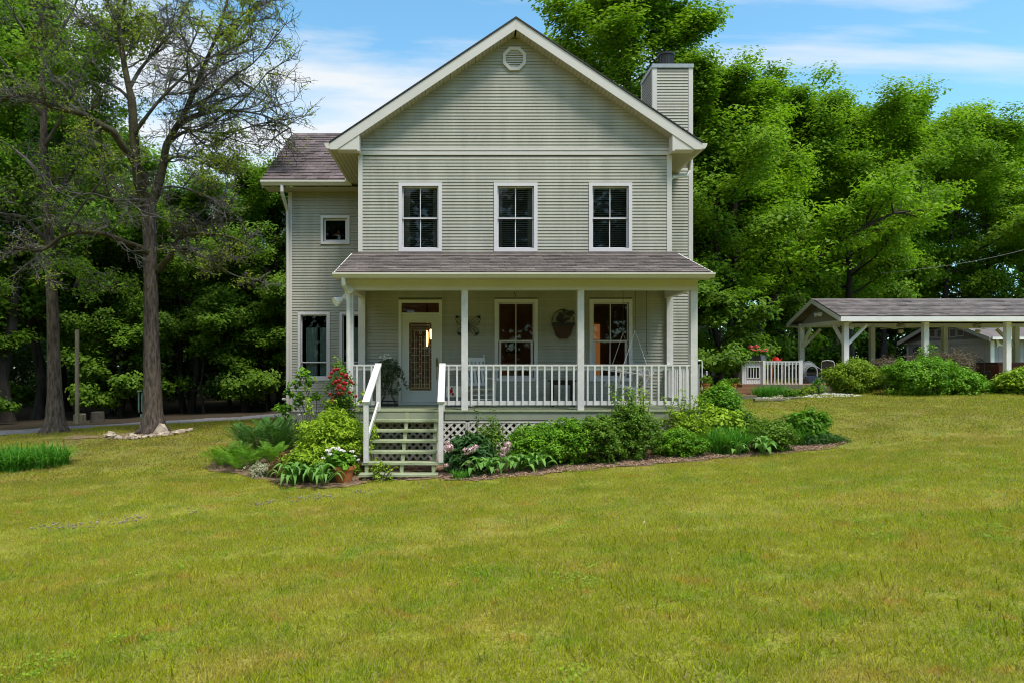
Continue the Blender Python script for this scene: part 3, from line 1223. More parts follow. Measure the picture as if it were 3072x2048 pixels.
# foundation under the wing, porch wall and chase
rng = random.Random(4)
fz = .837
for row in range(4):
    x = -4.86 - (.2 if row % 2 else 0)
    while x < WX0 - .03:
        mb = MB()
        x0, x1 = max(x, -4.86), min(x + .39, WX0 - .01)
        if x1 - x0 > .03:
            mb.rbox(x0 + .004, x1 - .004, YL + .01 + rng.uniform(-.003, .003), YL + .2, fz - .2 * (row + 1) + .005, fz - .2 * row - .005)
            mb.build("block", BLOCK, house)
        x += .40
mb = MB()
mb.box(-4.85, WX0, YL + .21, YL + .35, 0, .83)
mb.box(WX0, WX1, YW + .14, YW + .3, 0, 1.15)
mb.box(4.97, 5.96, YC + .01, 19.3, .2, .84)
mb.build("foundation", BLOCK, house)
mb = MB()
mb.box(-4.90, WX0 - .004, YL - .024, YL + .006, .80, .846)
mb.build("starter_strip", TRIM, house)

# belt trim
mb = MB()
mb.rbox(-2.40, 4.91, YW - .045, YW + .004, 7.145, 7.20)
mb.rbox(-2.40, 4.91, YW - .034, YW + .004, 7.04, 7.138)
mb.build("belt_trim", TRIM, house)

# gable vent
vent = empty("gable_vent", (1.24, YW - .03, 9.30))
vent.parent = house
vent.location = Vector((1.24, YW - .03, 9.30)) - wl(house)


def octo(r):
    return [(r * math.cos(PI / 8 + k * PI / 4) / math.cos(PI / 8), r * math.sin(PI / 8 + k * PI / 4) / math.cos(PI / 8)) for k in range(8)]


mb = MB()
o1, o2 = octo(.275), octo(.20)
for k in range(8):
    j = (k + 1) % 8
    mb.prism([(1.24 + o1[k][0], 9.30 + o1[k][1]), (1.24 + o1[j][0], 9.30 + o1[j][1]), (1.24 + o2[j][0], 9.30 + o2[j][1]), (1.24 + o2[k][0], 9.30 + o2[k][1])], "y", YW - .06, YW - .002)
mb.build("frame", TRIM, vent)
for k in range(7):
    z = 9.30 - .165 + k * .055
    hw = min(.205, .205 + .083 - abs(z - 9.30)) if abs(z - 9.3) > .083 else .205
    mb = MB()
    mb.prism([(YW - .045, z - .018), (YW - .040, z - .024), (YW - .008, z + .016), (YW - .012, z + .024)], "x", 1.24 - hw, 1.24 + hw)
    mb.build("louver", TRIM, vent)

# main roof: two slopes, rake boards, plank soffits, boxed returns, gutters
SL = .669
mb = MB()
for sgn in (-1, 1):
    e = XC + sgn * 4.288
    mb.prism([(XC, 10.09), (e, 7.22), (e, 7.14), (XC, 10.01)] if sgn > 0 else [(XC, 10.01), (e, 7.14), (e, 7.22), (XC, 10.09)], "y", 16.275, 26.6)
main_roof = mb.build("main_roof", SHINGLE, house)
mb = MB()
for sgn in (-1, 1):
    e = XC + sgn * 4.31
    mb.prism([(XC, 10.135), (e, 7.25), (e, 7.225), (XC, 10.095)], "y", 16.225, 26.62)
mb.build("shingle_edge", ROOFEDGE, main_roof)
for sgn in (-1, 1):
    mb = MB()
    e = XC + sgn * 4.288
    b = XC + sgn * (9.84 - 7.07) / SL
    mb.prism([(XC + sgn * .0015, 10.09), (e, 7.222), (e, 7.07), (b, 7.07), (XC + sgn * .0015, 9.84)], "y", 16.245, 16.272)
    mb.build("rake_board", TRIM, house)
    mb = MB()
    r = XC + sgn * 3.667
    mb.prism([(b, 7.072), (r, 7.072), (r, 9.84 - SL * 3.667 + .02), (b, 7.085)], "y", 16.262, YW - .036)
    mb.box(min(r, r - sgn * .05), max(r, r - sgn * .05), 16.258, YW - .036, 7.045, 7.40)
    mb.build("eave_return", TRIM, house)
    n = 44
    for k in range(n):
        u0 = .02 + k * (3.66 / n)
        u1 = u0 + 3.66 / n - .008
        mb = MB()
        za, zb = 9.84 - SL * u0, 9.84 - SL * u1
        mb.prism([(XC + sgn * u0, za), (XC + sgn * u1, zb), (XC + sgn * u1, zb + .02), (XC + sgn * u0, za + .02)], "y", 16.274, YW + .002)
        mb.build("soffit_plank", SOFFIT, house)
    mb = MB()
    xe, xw = XC + sgn * 4.27, XC + sgn * 3.69
    for q in range(6):
        xa = xe + (xw - xe) * q / 6
        xb = xe + (xw - xe) * (q + .93) / 6
        mb.box(min(xa, xb), max(xa, xb), 16.30, 26, 7.075, 7.09)
    mb.build("eave_soffit", SOFFIT, house)
    mb = MB()
    g0, g1 = XC + sgn * 4.292, XC + sgn * 4.42
    mb.prism([(g0, 7.09), (g0 + sgn * .07, 7.09), (g1 - sgn * .02, 7.14), (g1, 7.19), (g1, 7.215), (g0, 7.215)], "y", 16.25, 26.4)
    mb.build("gutter", GUTTER, house)
# downspout elbow on the right eave
mb = MB()
mb.tube([(5.62, 17.3, 7.10), (5.60, 17.3, 6.86), (5.50, 17.22, 6.72), (5.05, 16.9, 6.60), (4.99, 16.86, 6.5), (4.99, 16.86, 5.0)], .042, 8)
mb.build("downspout", GUTTER, house)

# ---- wing roof
SLW = (9.69 - 7.2) / (23.07 - 19.35)
mb = MB()
mb.prism([(19.35, 7.2), (23.07, 9.69), (26.8, 7.2), (26.8, 7.1), (23.07, 9.59), (19.35, 7.1)], "x", -5.5, -.6)
wing_roof = mb.build("wing_roof", SHINGLE, house)
mb = MB()
mb.prism([(19.38, 7.1), (23.07, 9.585), (26.77, 7.1), (26.77, 6.96), (23.07, 9.42), (19.38, 6.96)], "x", -5.5, -5.47)
mb.build("rake_board", TRIM, house)
mb = MB()
mb.box(-5.46, -2.46, 19.38, YL - .002, 6.985, 7.0)
mb.build("eave_soffit", SOFFIT, house)
mb = MB()
mb.prism([(19.36, 7.02), (19.29, 7.02), (19.25, 7.07), (19.22, 7.10), (19.22, 7.15), (19.36, 7.15)], "x", -5.50, -3.02)
mb.build("gutter", GUTTER, house)
mb = MB()
mb.blob((-3.12, 19.3, 7.19), (.09, .09, .07), random.Random(2), jit=.03)
mb.build("vent_cap", WHITEM, wing_roof)
mb = MB()
mb.tube([(-4.93, 19.3, 7.03), (-4.93, 19.3, 6.86), (-4.92, 19.45, 6.72), (-4.90, 19.80, 6.45), (-4.90, 19.83, 6.3), (-4.90, 19.83, .36)], .05, 8)
mb.build("downspout", TRIM, house)


def shingle_variants(w, e, slope, n, seed, matl, t=.020):
    """single shingles: w wide, e of exposure, tilted along +y rise"""
    rng = random.Random(seed)
    c = 1 / math.sqrt(1 + slope * slope)
    s = slope * c
    out = []
    for k in range(n):
        mb = MB()
        d = rng.uniform(-.10, .02) * e
        tt = t * rng.uniform(.7, 1.5)

        def P(x, u, h):
            return (x, u * c - h * s, u * s + h * c)
        x0, x1 = -w / 2 + .004, w / 2 - .004
        vs = [P(x0, d, .003), P(x1, d + rng.uniform(-.02, .02) * e, .003), P(x1, e * 1.1, .003), P(x0, e * 1.1, .003),
              P(x0, d, tt + .004), P(x1, d, tt + .004), P(x1, e * 1.1, .006), P(x0, e * 1.1, .006)]
        mb.add(vs, [(0, 3, 2, 1), (4, 5, 6, 7), (0, 1, 5, 4), (1, 2, 6, 5), (2, 3, 7, 6), (3, 0, 4, 7)])
        out.append(mb)
    return out, c, s


def lay_shingles(x0f, x1f, y0, z0, slope, length, w, e, seed, matl, roof, rows_single, joined_name="shingle"):
    var, c, s = shingle_variants(w, e, slope, 6, seed, matl)
    meshes = [v.mesh("shingle", matl) for v in var]
    rng = random.Random(seed + 1)
    rest = MB()
    n = int(length / e)
    for r in range(n):
        u = r * e
        y, z = y0 + u * c, z0 + u * s
        xa, xb = x0f(r / n), x1f(r / n)
        cuts = [xa]
        x = xa + w * (.5 if r % 2 else 1.0) + rng.uniform(-.12, .12) * w
        while x < xb - .08:
            cuts.append(x)
            x += w
        cuts.append(xb)
        for p, q in zip(cuts[:-1], cuts[1:]):
            k = rng.randrange(6)
            f = (q - p) / w
            m = (p + q) / 2
            if r in rows_single:
                o = link("shingle", meshes[k], roof, (m, y, z))
                o.scale = (f, 1, 1)
            else:
                rest.cur = rng.random()
                vs = [(v[0] * f + m, v[1] + y, v[2] + z) for v in var[k].v]
                rest.add(vs, var[k].f)
    if rest.v:
        o = rest.build(joined_name, matl, roof)
        o["kind"] = "stuff"


lay_shingles(lambda t: -5.5 + (.15 if False else 0), lambda t: -2.25, 19.345, 7.205, SLW, 4.46, .305, .245, 8, SHINGLE, wing_roof, set(range(0, 18)))

# ---- porch roof
SLP = (4.72 - 3.985) / (YW - 14.3)
mb = MB()
mb.prism([(14.3, 3.985), (YW - .006, 4.72), (YW - .006, 4.64), (14.3, 3.90)], "x", -2.57, 5.08)
porch_roof = mb.build("porch_roof", SHINGLEP, house)
lay_shingles(lambda t: -2.57, lambda t: 5.06, 14.29, 3.99, SLP, 2.40, .305, .20, 9, SHINGLEP, porch_roof, {0, 1, 2})
mb = MB()
mb.box(-2.57, 5.08, YW - .05, YW - .024, 4.70, 4.76)
mb.build("flashing", SHINGLEP, porch_roof)
for (a, b) in ((-2.60, -2.573), (5.083, 5.11)):
    mb = MB()
    mb.prism([(14.3, 3.90), (14.3, 3.985), (YW - .03, 4.725), (YW - .03, 4.60)], "x", a, b)
    mb.build("rake_board", TRIM, house)
mb = MB()
mb.prism([(14.295, 3.865), (14.24, 3.865), (14.215, 3.90), (14.19, 3.93), (14.19, 3.965), (14.295, 3.965)], "x", -2.61, 5.12)
mb.build("gutter", GUTTER, house)
mb = MB()
mb.box(-2.56, 5.07, 14.30, YP - .09, 3.862, 3.88)
mb.build("porch_soffit", SOFFIT, house)
mb = MB()
n = 26
for k in range(n):
    a = -2.30 + k * 7.12 / n
    mb.box(a, a + 7.12 / n - .008, YP + .10, YW - .03, 3.868, 3.885)
mb.build("porch_ceiling", SOFFIT, house)
mb = MB()
mb.rbox(-2.39, 4.90, YP - .085, YP + .09, 3.66, 3.868)
mb.build("porch_beam", TRIM, house)
for (a, b) in ((-2.39, -2.26), (4.77, 4.90)):
    mb = MB()
    mb.rbox(a, b, YP + .095, YW - .03, 3.665, 3.868)
    mb.build("porch_beam", TRIM, house)
    mb = MB()
    mb.prism([(YP + .0, 3.87), (YW - .03, 3.87), (YW - .03, 4.60), (YP, 3.99)], "x", a + .02, b - .02)
    mb.build("porch_gable", SIDING, house)
    mb = MB()
    mb.rbox(a - (.02 if a < 0 else -.03), b - (.0 if a < 0 else -.05), YW - .13, YW - .034, 1.17, 3.664)
    mb.build("pilaster", RAILW, house)
for (a, b) in ((-2.389, -2.257), (-.005, .13), (2.413, 2.548), (4.765, 4.906)):
    mb = MB()
    mb.rbox(a, b, YP - .065, YP + .065, DZ, 3.66)
    mb.build("porch_post", RAILW, house)
# downspout and floodlight mounting on the left post
mb = MB()
mb.tube([(-2.40, 14.26, 3.87), (-2.40, 14.3, 3.74), (-2.345, 14.56, 3.6), (-2.345, 14.58, 3.5), (-2.345, 14.585, .15)], .045, 8)
mb.build("downspout", RAILW, house)

# porch floor boards, fascia, joist darkness comes from the real underside
n = 22
for k in range(n):
    mb = MB()
    y0 = 14.60 + k * (YW - .03 - 14.60) / n
    mb.box(-2.43, 4.93, y0, y0 + (YW - .03 - 14.60) / n - .005, DZ - .035, DZ)
    mb.build("floor_board", SAGEFLOOR, house)
for (a, b) in ((-2.43, .068), (.072, 4.93)):
    mb = MB()
    mb.box(a, b, 14.62, 14.66, .965, DZ - .037)
    mb.build("porch_fascia", SAGE, house)
mb = MB()
mb.box(-2.43, -2.39, 14.665, YW, .965, DZ - .037)
mb.box(4.89, 4.93, 14.665, YW, .965, DZ - .037)
mb.build("porch_fascia", SAGE, house)


def lattice(x0, x1, z0, z1, y, parent, pitch=.155, w=.045):
    mb = MB()
    for layer, sg in ((0, 1), (1, -1)):
        yy = y + layer * .009
        lo = (x0 - z1) if sg > 0 else (x0 + z0)
        hi = (x1 - z0) if sg > 0 else (x1 + z1)
        c = math.floor(lo / pitch) * pitch
        while c < hi:
            # x - sg*z = c
            pts = []
            for z in (z0, z1):
                x = c + sg * z
                if x0 <= x <= x1:
                    pts.append((x, z))
            for x in (x0, x1):
                z = (x - c) * sg
                if z0 < z < z1:
                    pts.append((x, z))
            if len(pts) >= 2:
                p, q = pts[0], pts[1]
                if math.hypot(p[0] - q[0], p[1] - q[1]) > .05:
                    mb.bar((p[0], yy, p[1]), (q[0], yy, q[1]), w, .008, (0, -1, 0))
            c += pitch
    o = mb.build("lattice_panel", LATTICE, parent)
    o["kind"] = "stuff"
    f = MB()
    f.box(x0 - .02, x0 + .025, y - .012, y + .022, z0, z1)
    f.box(x1 - .02, x1 + .025, y - .012, y + .022, z0, z1)
    f.box(x0 + .026, x1 - .021, y - .010, y + .020, z1 - .02, z1 + .02)
    f.build("lattice_frame", LATTICE, parent)


for (a, b, zb) in ((-2.36, -1.86, -.1), (-1.80, -.50, -.05), (-.42, .10, -.05), (.14, 1.98, 0), (2.02, 3.48, .05), (3.52, 4.88, .1)):
    lattice(a, b, zb, .925, 14.64, house)

# ---- railings: cap, sub rail, bottom rail, balusters on the outer face
def railing(p, q, zt, gap_ends=.02, off=.151, name="railing"):
    """p,q = plan points of the rail line"""
    p, q = Vector((*p, 0)), Vector((*q, 0))
    d = (q - p).normalized()
    nrm = Vector((d.y, -d.x, 0))
    root = MB()
    up = Vector((0, 0, 1))
    root.bar(p + up * (zt - .017), q + up * (zt - .017), .10, .036)
    r = root.build("railing", RAILW, house)
    for (z0, z1) in ((zt - .115, zt - .037), (zt - .845, zt - .757)):
        m = MB()
        m.bar(p + up * (z0 + z1) / 2, q + up * (z0 + z1) / 2, .036, z1 - z0)
        m.build("rail", RAILW, r)
    Ln = (q - p).length
    n = max(1, int(round(Ln / off)))
    bm = MB()
    bm.bar(Vector((0, 0, -.845)), Vector((0, 0, -.037)), .036, .036, (0, 1, 0))
    me = bm.mesh("baluster", RAILW)
    st = Ln / n
    for k in range(n):
        c = p + d * (st * (k + .5)) + nrm * .037
        link("baluster", me, r, (c.x, c.y, zt))
    return r


ZR = 2.117
railing((-2.255, YP), (-1.80, YP), ZR, off=.15)
railing((-.36, YP), (-.007, YP), ZR)
railing((.132, YP), (2.411, YP), ZR)
railing((2.55, YP), (4.763, YP), ZR)
railing((-2.32, YW - .14), (-2.32, YP + .07), ZR)
railing((4.835, YP + .07), (4.835, YW - .14), ZR)

# ---- steps
steps = empty("steps", (-1.15, 13.6, 0))
steps.parent = house
steps.location = Vector((-1.15, 13.6, 0)) - wl(house)
rng = random.Random(8)
for k in range(1, 7):
    mb = MB()
    y0 = 14.60 - .27 * k
    z = DZ - .18 * k
    xa, xb = -1.815 - .004 * k, -.475
    if k == 5:
        xa, xb = -1.88, -.345
    if k == 6:
        xa, xb = -1.90, -.44
    for j in range(2):
        mb.box(xa, xb, y0 + j * .15 - .02, y0 + j * .15 + .115, z - .042, z)
    mb.build("tread", STEPG, steps)
for x in (-1.79, -1.13, -.53):
    poly = []
    for k in range(0, 7):
        y = 14.60 - .27 * k
        z = DZ - .18 * k - .044
        if k:
            poly.append((y + .25, z))
            poly.append((y + .02, z))
    poly = [(14.6, DZ - .18 - .044)] + poly[1:] + [(12.995, -.15), (13.2, -.15), (14.6, .75)]
    mb = MB()
    mb.prism(poly, "x", x - .02, x + .02)
    # short uprights that close the step ends
    for k in range(0, 6):
        y = 14.60 - .27 * k
        mb.box(x - .035, x + .035, y - .002, y + .036, DZ - .18 * (k + 1) + .002, DZ - .18 * k - .044)
    mb.build("stringer", STEPG, steps)
mb = MB()
mb.box(-1.76, -.56, 14.60, 14.618, .97, 1.12)
mb.build("riser", SAGE, steps)
for (xt, xb, wd) in ((-1.735, -1.80, .135), (-.40, -.389, .13)):
    hr = MB()
    p, q = Vector((xt, YP - .02, 2.125)), Vector((xb, 13.20, 1.40))
    hr.bar(p, q, wd, .042)
    h = hr.build("handrail", RAILW, steps)
    m = MB()
    m.bar(p + Vector((0, .03, -.075)), q + Vector((0, .06, -.075)), .04, .10)
    m.build("rail", RAILW, h)
    m = MB()
    m.bar(p + Vector((0, 0, -.80)), q + Vector((0, .06, -.76)), .04, .09)
    m.build("rail", RAILW, h)
    m = MB()
    m.rbox(xb - .045, xb + .045, 13.22, 13.31, .27, 1.375)
    m.build("newel_post", RAILW, h)
    m = MB()
    m.rbox(xt - .045, xt + .045, YP - .08, YP + .01, DZ - .2, 2.10)
    m.build("newel_post", RAILW, h)


# ---- windows
def window(o, yf, style):
    x0, x1, z0, z1 = o
    mb = MB()
    cw = .082 if style != "small" else .075
    for d, a in ((0, .030), (.030, .022)):
        mb.rbox(x0 + d, x1 - d, yf - a - .012, yf - a + .012 + .03, z1 - cw + d * .0, z1 - d, .004)
        mb.rbox(x0 + d, x1 - d, yf - a - .013, yf - a + .012 + .03, z0 + d, z0 + cw, .004)
        mb.box(x0 + d, x0 + cw, yf - a - .0115, yf - a + .042, z0 + cw + .0005, z1 - cw - .0005)
        mb.box(x1 - cw, x1 - d, yf - a - .0115, yf - a + .042, z0 + cw + .0005, z1 - cw - .0005)
    # jamb liner
    mb.box(x0 + cw - .02, x0 + cw, yf + .022, yf + .12, z0 + cw, z1 - cw)
    mb.box(x1 - cw, x1 - cw + .02, yf + .022, yf + .12, z0 + cw, z1 - cw)
    mb.box(x0 + cw, x1 - cw, yf + .022, yf + .12, z1 - cw, z1 - cw + .02)
    mb.box(x0 + cw, x1 - cw, yf + .022, yf + .12, z0 + cw - .02, z0 + cw)
    w = mb.build("window", WFRAME, house)
    ix0, ix1, iz0, iz1 = x0 + cw + .002, x1 - cw - .002, z0 + cw + .002, z1 - cw - .002
    xm = (x0 + x1) / 2

    def sash(a, b, c, d, y, t, munt):
        m = MB()
        m.box(a, b, y, y + .03, d - t, d)
        m.box(a, b, y, y + .03, c, c + t)
        m.box(a, a + t, y, y + .03, c + t, d - t)
        m.box(b - t, b, y, y + .03, c + t, d - t)
        m.build("sash", WFRAME, w)
        cells = [(a + t, b - t)]
        if munt:
            m = MB()
            m.box(xm - .010, xm + .010, y + .002, y + .024, c + t, d - t)
            m.build("muntin", WFRAME, w)
            cells = [(a + t, xm - .010), (xm + .010, b - t)]
        for (p, q) in cells:
            m = MB()
            m.box(p, q, y + .012, y + .016, c + t, d - t)
            m.build("pane", GLASS, w)
    if style == "small":
        sash(ix0, ix1, iz0, iz1, yf + .035, .055, False)
    else:
        zm = (iz0 + iz1) / 2 if style != "up" else 5.56
        if style == "low":
            zm = 2.69
            sash(ix0, ix1, zm - .03, iz1, yf + .032, .028, True)
            sash(ix0 + .02, ix1 - .02, iz0, zm + .005, yf + .064, .05, True)
        elif style == "up":
            sash(ix0, ix1, zm - .012, iz1, yf + .032, .03, True)
            sash(ix0, ix1, iz0, zm + .018, yf + .064, .03, True)
        else:
            zm = 2.19
            sash(ix0, ix1, zm - .02, iz1, yf + .032, .03, False)
            sash(ix0, ix1, iz0, zm + .02, yf + .064, .035, False)
    return w, (ix0, ix1, iz0, iz1)


def curtain(w, x0, x1, z0, z1, y, m, seed, name="curtain"):
    rng = random.Random(seed)
    n = 26
    vs, fs = [], []
    for k in range(n + 1):
        x = x0 + (x1 - x0) * k / n
        dy = .022 * math.sin(k * 1.55 + rng.uniform(-.4, .4))
        for z in (z0, z1):
            vs.append((x, y + dy, z))
    for k in range(n):
        fs.append((2 * k, 2 * k + 2, 2 * k + 3, 2 * k + 1))
    mb = MB()
    mb.add(vs, fs)
    vs2 = [(v[0], v[1] + .012, v[2]) for v in vs]
    mb.add(vs2, [f[::-1] for f in fs])
    mb.build(name, m, w, smooth=True)


for i, o in enumerate(W_UP):
    w, (a, b, c, d) = window(o, YW, "up")
    mb = MB()
    z = c + .03
    while z < d - .03:
        mb.prism([(YW + .100, z - .006), (YW + .103, z - .008), (YW + .128, z + .004), (YW + .125, z + .006)], "x", a + .01, b - .01)
        z += .046
    mb.box(a + .005, b - .005, YW + .10, YW + .135, d - .045, d - .005)
    bl = mb.build("blind", BLIND, w)
    if i < 2:
        curtain(w, a + .0, a + .17 - .05 * i, c - .1, d + .05, YW + .17, CURTAIN, i)
        curtain(w, b - .13, b, c - .1, d + .05, YW + .17, CURTAIN, i + 9)
    else:
        m = MB()
        m.box(a, a + .3, YW + .5, YW + .9, c - .1, c + .45)
        m.build("bed_cover", mat("bed_blue", (.05, .09, .15), .8, .3, 5), w)
for o in W_LOW:
    window(o, YW, "low")
w, bb = window(W_WING[0], YL, "small")
# small stained glass bird hanging in the wing window
orn = MB()
orn.tube([(-3.50, YL + .085, 6.2), (-3.50, YL + .085, 5.93)], .003, 4)
orn.build("hanging_chain", BRASS, w)
m = MB()
m.prism([(-3.53, 5.84), (-3.46, 5.84), (-3.50, 5.93)], "y", YL + .08, YL + .09)
m.prism([(-3.66, 5.78), (-3.48, 5.75), (-3.46, 5.80), (-3.55, 5.83)], "y", YL + .08, YL + .09)
m.build("glass_ornament", mat("amber_glass", (.50, .16, .03), .3, .3, 40), w)
m = MB()
m.prism([(-3.50, 5.75), (-3.46, 5.74), (-3.45, 5.60), (-3.48, 5.57), (-3.51, 5.63)], "y", YL + .081, YL + .089)
m.build("glass_ornament", mat("blue_glass", (.12, .24, .30), .3, .3, 40), w)
for i, o in enumerate(W_WING[1:]):
    w, (a, b, c, d) = window(o, YL, "wing")
    curtain(w, a + .10, a + .42, c - .05, d - .35, YL + .20, SHEER, 20 + i)
    curtain(w, a + .5, b - .06, c - .05, d - .35, YL + .20, SHEER, 30 + i)

# rooms behind the glass: boxes whose front is the wall itself
mb = MB()


def room(x0, x1, y0, y1, z0, z1):
    mb.box(x0, x1, y1, y1 + .02, z0, z1)
    mb.box(x0 - .02, x0, y0, y1, z0, z1)
    mb.box(x1, x1 + .02, y0, y1, z0, z1)
    mb.box(x0, x1, y0, y1, z0 - .02, z0)
    mb.box(x0, x1, y0, y1, z1, z1 + .02)


room(-2.28, 4.79, YW + .135, 20.4, 1.19, 4.05)
mb.build("ground_floor_room", ROOM, house)
mb = MB()
room(-2.28, 4.79, YW + .135, 20.0, 4.5, 6.7)
mb.build("upper_floor_room", ROOMUP, house)
mb = MB()
room(-4.74, -2.46, YL + .135, 23, 1.0, 6.8)
mb.build("wing_room", ROOMUP, house)
# glowing panel standing for a lit doorway at the back of the ground floor room, and the hall pendant that is switched on
m = MB()
m.box(3.72, 4.0, 20.36, 20.38, 1.2, 3.28)
m.build("doorway_glow_panel", emit_mat("hall_glow", (1.0, .38, .12), .13), house)
m = MB()
m.lathe([(.0, -.24), (.02, -.22), (.03, -.1), (.028, .1), (.02, .14), (.0, .15)], (-.86, 17.5, 2.80), 10)
m.lathe([(.0, -.12), (.025, -.10), (.028, .12), (.0, .14)], (-.77, 17.6, 2.86), 8)
m.build("pendant_lamp", emit_mat("lamp_glow", (1.0, .50, .15), 7.0), house)
m = MB()
m.lathe([(.03, .18), (.0, 1.2)], (-.86, 17.5, 2.80), 6)
m.build("lamp_rod", BLACK, house)
pl = bpy.data.lights.new("pendant_light", "POINT")
pl.energy = 3
pl.color = (1.0, .58, .25)
pl.shadow_soft_size = .12
plo = bpy.data.objects.new("pendant_light", pl)
plo.location = (-.8, 17.55, 2.55)
COL.objects.link(plo)
# dim furniture shapes seen through the windows
m = MB()
m.lathe([(.0, .0), (.36, .02), (.36, .30), (.30, .42), (.0, .46)], (1.35, 18.2, 1.75), 18)
m.box(1.05, 1.65, 18.0, 18.5, 1.2, 1.75)
m.build("armchair", mat("armchair_beige", (.35, .28, .22), .9, .2, 6), house)
m = MB()
m.box(1.25, 1.65, 20.3, 20.37, 2.45, 2.75)
m.build("picture_frame", BLACKWOOD, house)

# ---- front door with transom and leaded light
fx0, fx1, fz0, fz1 = DOOR
mb = MB()
mb.rbox(fx0, fx0 + .07, YW - .04, YW + .06, 1.175, fz1, .004)
mb.rbox(fx1 - .07, fx1, YW - .04, YW + .06, 1.175, fz1, .004)
mb.box(fx0 + .0705, fx1 - .0705, YW - .0395, YW + .06, 3.56, fz1)
mb.box(fx0 + .0705, fx1 - .0705, YW - .030, YW + .06, 3.29, 3.33)
mb.box(fx0 + .071, fx1 - .071, YW - .05, YW + .08, 1.176, 1.235)
door = mb.build("front_door", DOORW, house)
m = MB()
m.box(-1.416, -.535, YW + .03, YW + .036, 3.331, 3.559)
m.build("transom_pane", GLASS, door)
gx0, gx1, gz0, gz1 = -1.24, -.712, 1.51, 3.098
m = MB()
for (a, b, c, d) in rect_minus(-1.414, -.537, 1.24, 3.288, [(gx0, gx1, gz0, gz1)]):
    m.box(a, b, YW + .012, YW + .055, c, d)
m.build("door_slab", DOORW, door)
m = MB()
t = .035
m.rbox(gx0 - t, gx1 + t, YW + .0, YW + .011, gz1, gz1 + t, .004)
m.rbox(gx0 - t, gx1 + t, YW + .0, YW + .011, gz0 - t, gz0, .004)
m.box(gx0 - t, gx0, YW + .0005, YW + .011, gz0 + .0005, gz1 - .0005)
m.box(gx1, gx1 + t, YW + .0005, YW + .011, gz0 + .0005, gz1 - .0005)
m.build("glass_surround", DOORW, door)
m = MB()
m.box(gx0, gx1, YW + .030, YW + .036, gz0, gz1)
m.build("leaded_pane", GLASSLEAD, door)
m = MB()
cy = YW + .024


def came(x0, z0, x1, z1, w=.007):
    m.bar((x0, cy, z0), (x1, cy, z1), w, .008, (0, -1, 0))


gw = gx1 - gx0
b1 = .045
for x in (gx0 + b1, gx1 - b1):
    came(x, gz0 + b1, x, gz1 - b1)
for z in (gz0 + b1, gz1 - b1, gz0 + b1 + .02, gz1 - b1 - .02):
    came(gx0 + b1, z, gx1 - b1, z)
for (sx, ex) in ((gx0, gx0 + b1), (gx1, gx1 - b1)):
    came(sx, gz0, ex, gz0 + b1)
    came(sx, gz1, ex, gz1 - b1)
    for k in range(8):
        z = gz0 + .22 + k * .17
        came(sx, z, ex, z)
gm = (gx0 + gx1) / 2
for dx in (.025, .10, .135):
    for s in (-1, 1):
        came(gm + s * dx, gz0 + b1 + .03, gm + s * dx, gz1 - .32 + (.14 if dx > .1 else 0))
for k in range(7):
    z = gz0 + .15 + k * .17
    came(gx0 + b1, z, gm - .025, z)
    came(gm + .025, z, gx1 - b1, z)
    came(gm - .03, z + .085, gm + .03, z + .085, .012)
for dz, dx in ((.13, .2), (.16, .17), (.19, .14)):
    came(gm - dx, gz1 - dz, gm + dx, gz1 - dz)
for s in (-1, 1):
    came(gm, gz1 - .18, gm + s * .03, gz1 - .23, .012)
    came(gm + s * .03, gz1 - .23, gm, gz1 - .28, .012)
m.build("lead_came", CAME, door)
m = MB()
m.prism([(-.605, 2.07), (-.565, 2.07), (-.56, 2.10), (-.56, 2.25), (-.585, 2.295), (-.61, 2.25), (-.61, 2.10)], "y", YW - .005, YW + .010)
m.tube([(-.585, YW - .006, 2.06), (-.585, YW - .06, 2.0), (-.585, YW - .065, 1.90), (-.59, YW - .03, 1.80), (-.59, YW - .005, 1.78)], .010, 6)
m.tube([(-.585, YW - .05, 2.17), (-.585, YW - .004, 2.17)], .02, 8)
m.build("handle", BRASS, door)
# ================================================================= TREES
def cluster_leaves(P, rad, per, size, rng, flat=0.6, up=0.9, asp=0.55, fold=0.10, out_from=None):
    """leaves scattered round cluster points P (n,3) with radii rad (n,)"""
    n = len(P)
    rad = np.broadcast_to(np.asarray(rad, float), (n,))
    idx = np.repeat(np.arange(n), per)
    m = len(idx)
    off = norm(rng.normal(size=(m, 3))) * (rng.random((m, 1)) ** 0.45)
    off[:, 2] *= flat
    C = P[idx] + off * rad[idx][:, None]
    N = norm(off * np.array([1, 1, 1.0]) * 0.55 + rng.normal(size=(m, 3)) * 0.45 + np.array([0, 0, up]))
    if out_from is not None:
        N = norm(N + 0.5 * norm(C - out_from))
    S = size * rng.uniform(.65, 1.3, m)
    V = leaf_quads(C, N, S, asp, rng, fold)
    cl = rng.random(n)
    a = np.clip(0.55 * cl[idx] + 0.45 * rng.random(m), 0, 1)
    return V, a


def branch(mb, p, d, length, r0, rng, n=5, bend=.18, up=.05, sides=5, r1=None):
    """a wandering tapered limb; returns its points"""
    pts = [Vector(p)]
    d = Vector(d).normalized()
    for k in range(n):
        d = (d + Vector((rng.uniform(-bend, bend), rng.uniform(-bend, bend), rng.uniform(-bend, bend) + up))).normalized()
        pts.append(pts[-1] + d * (length / n))
    r1 = r1 if r1 is not None else r0 * .25
    mb.tube(pts, [r0 + (r1 - r0) * (k / n) for k in range(n + 1)], sides, cap=False)
    return pts


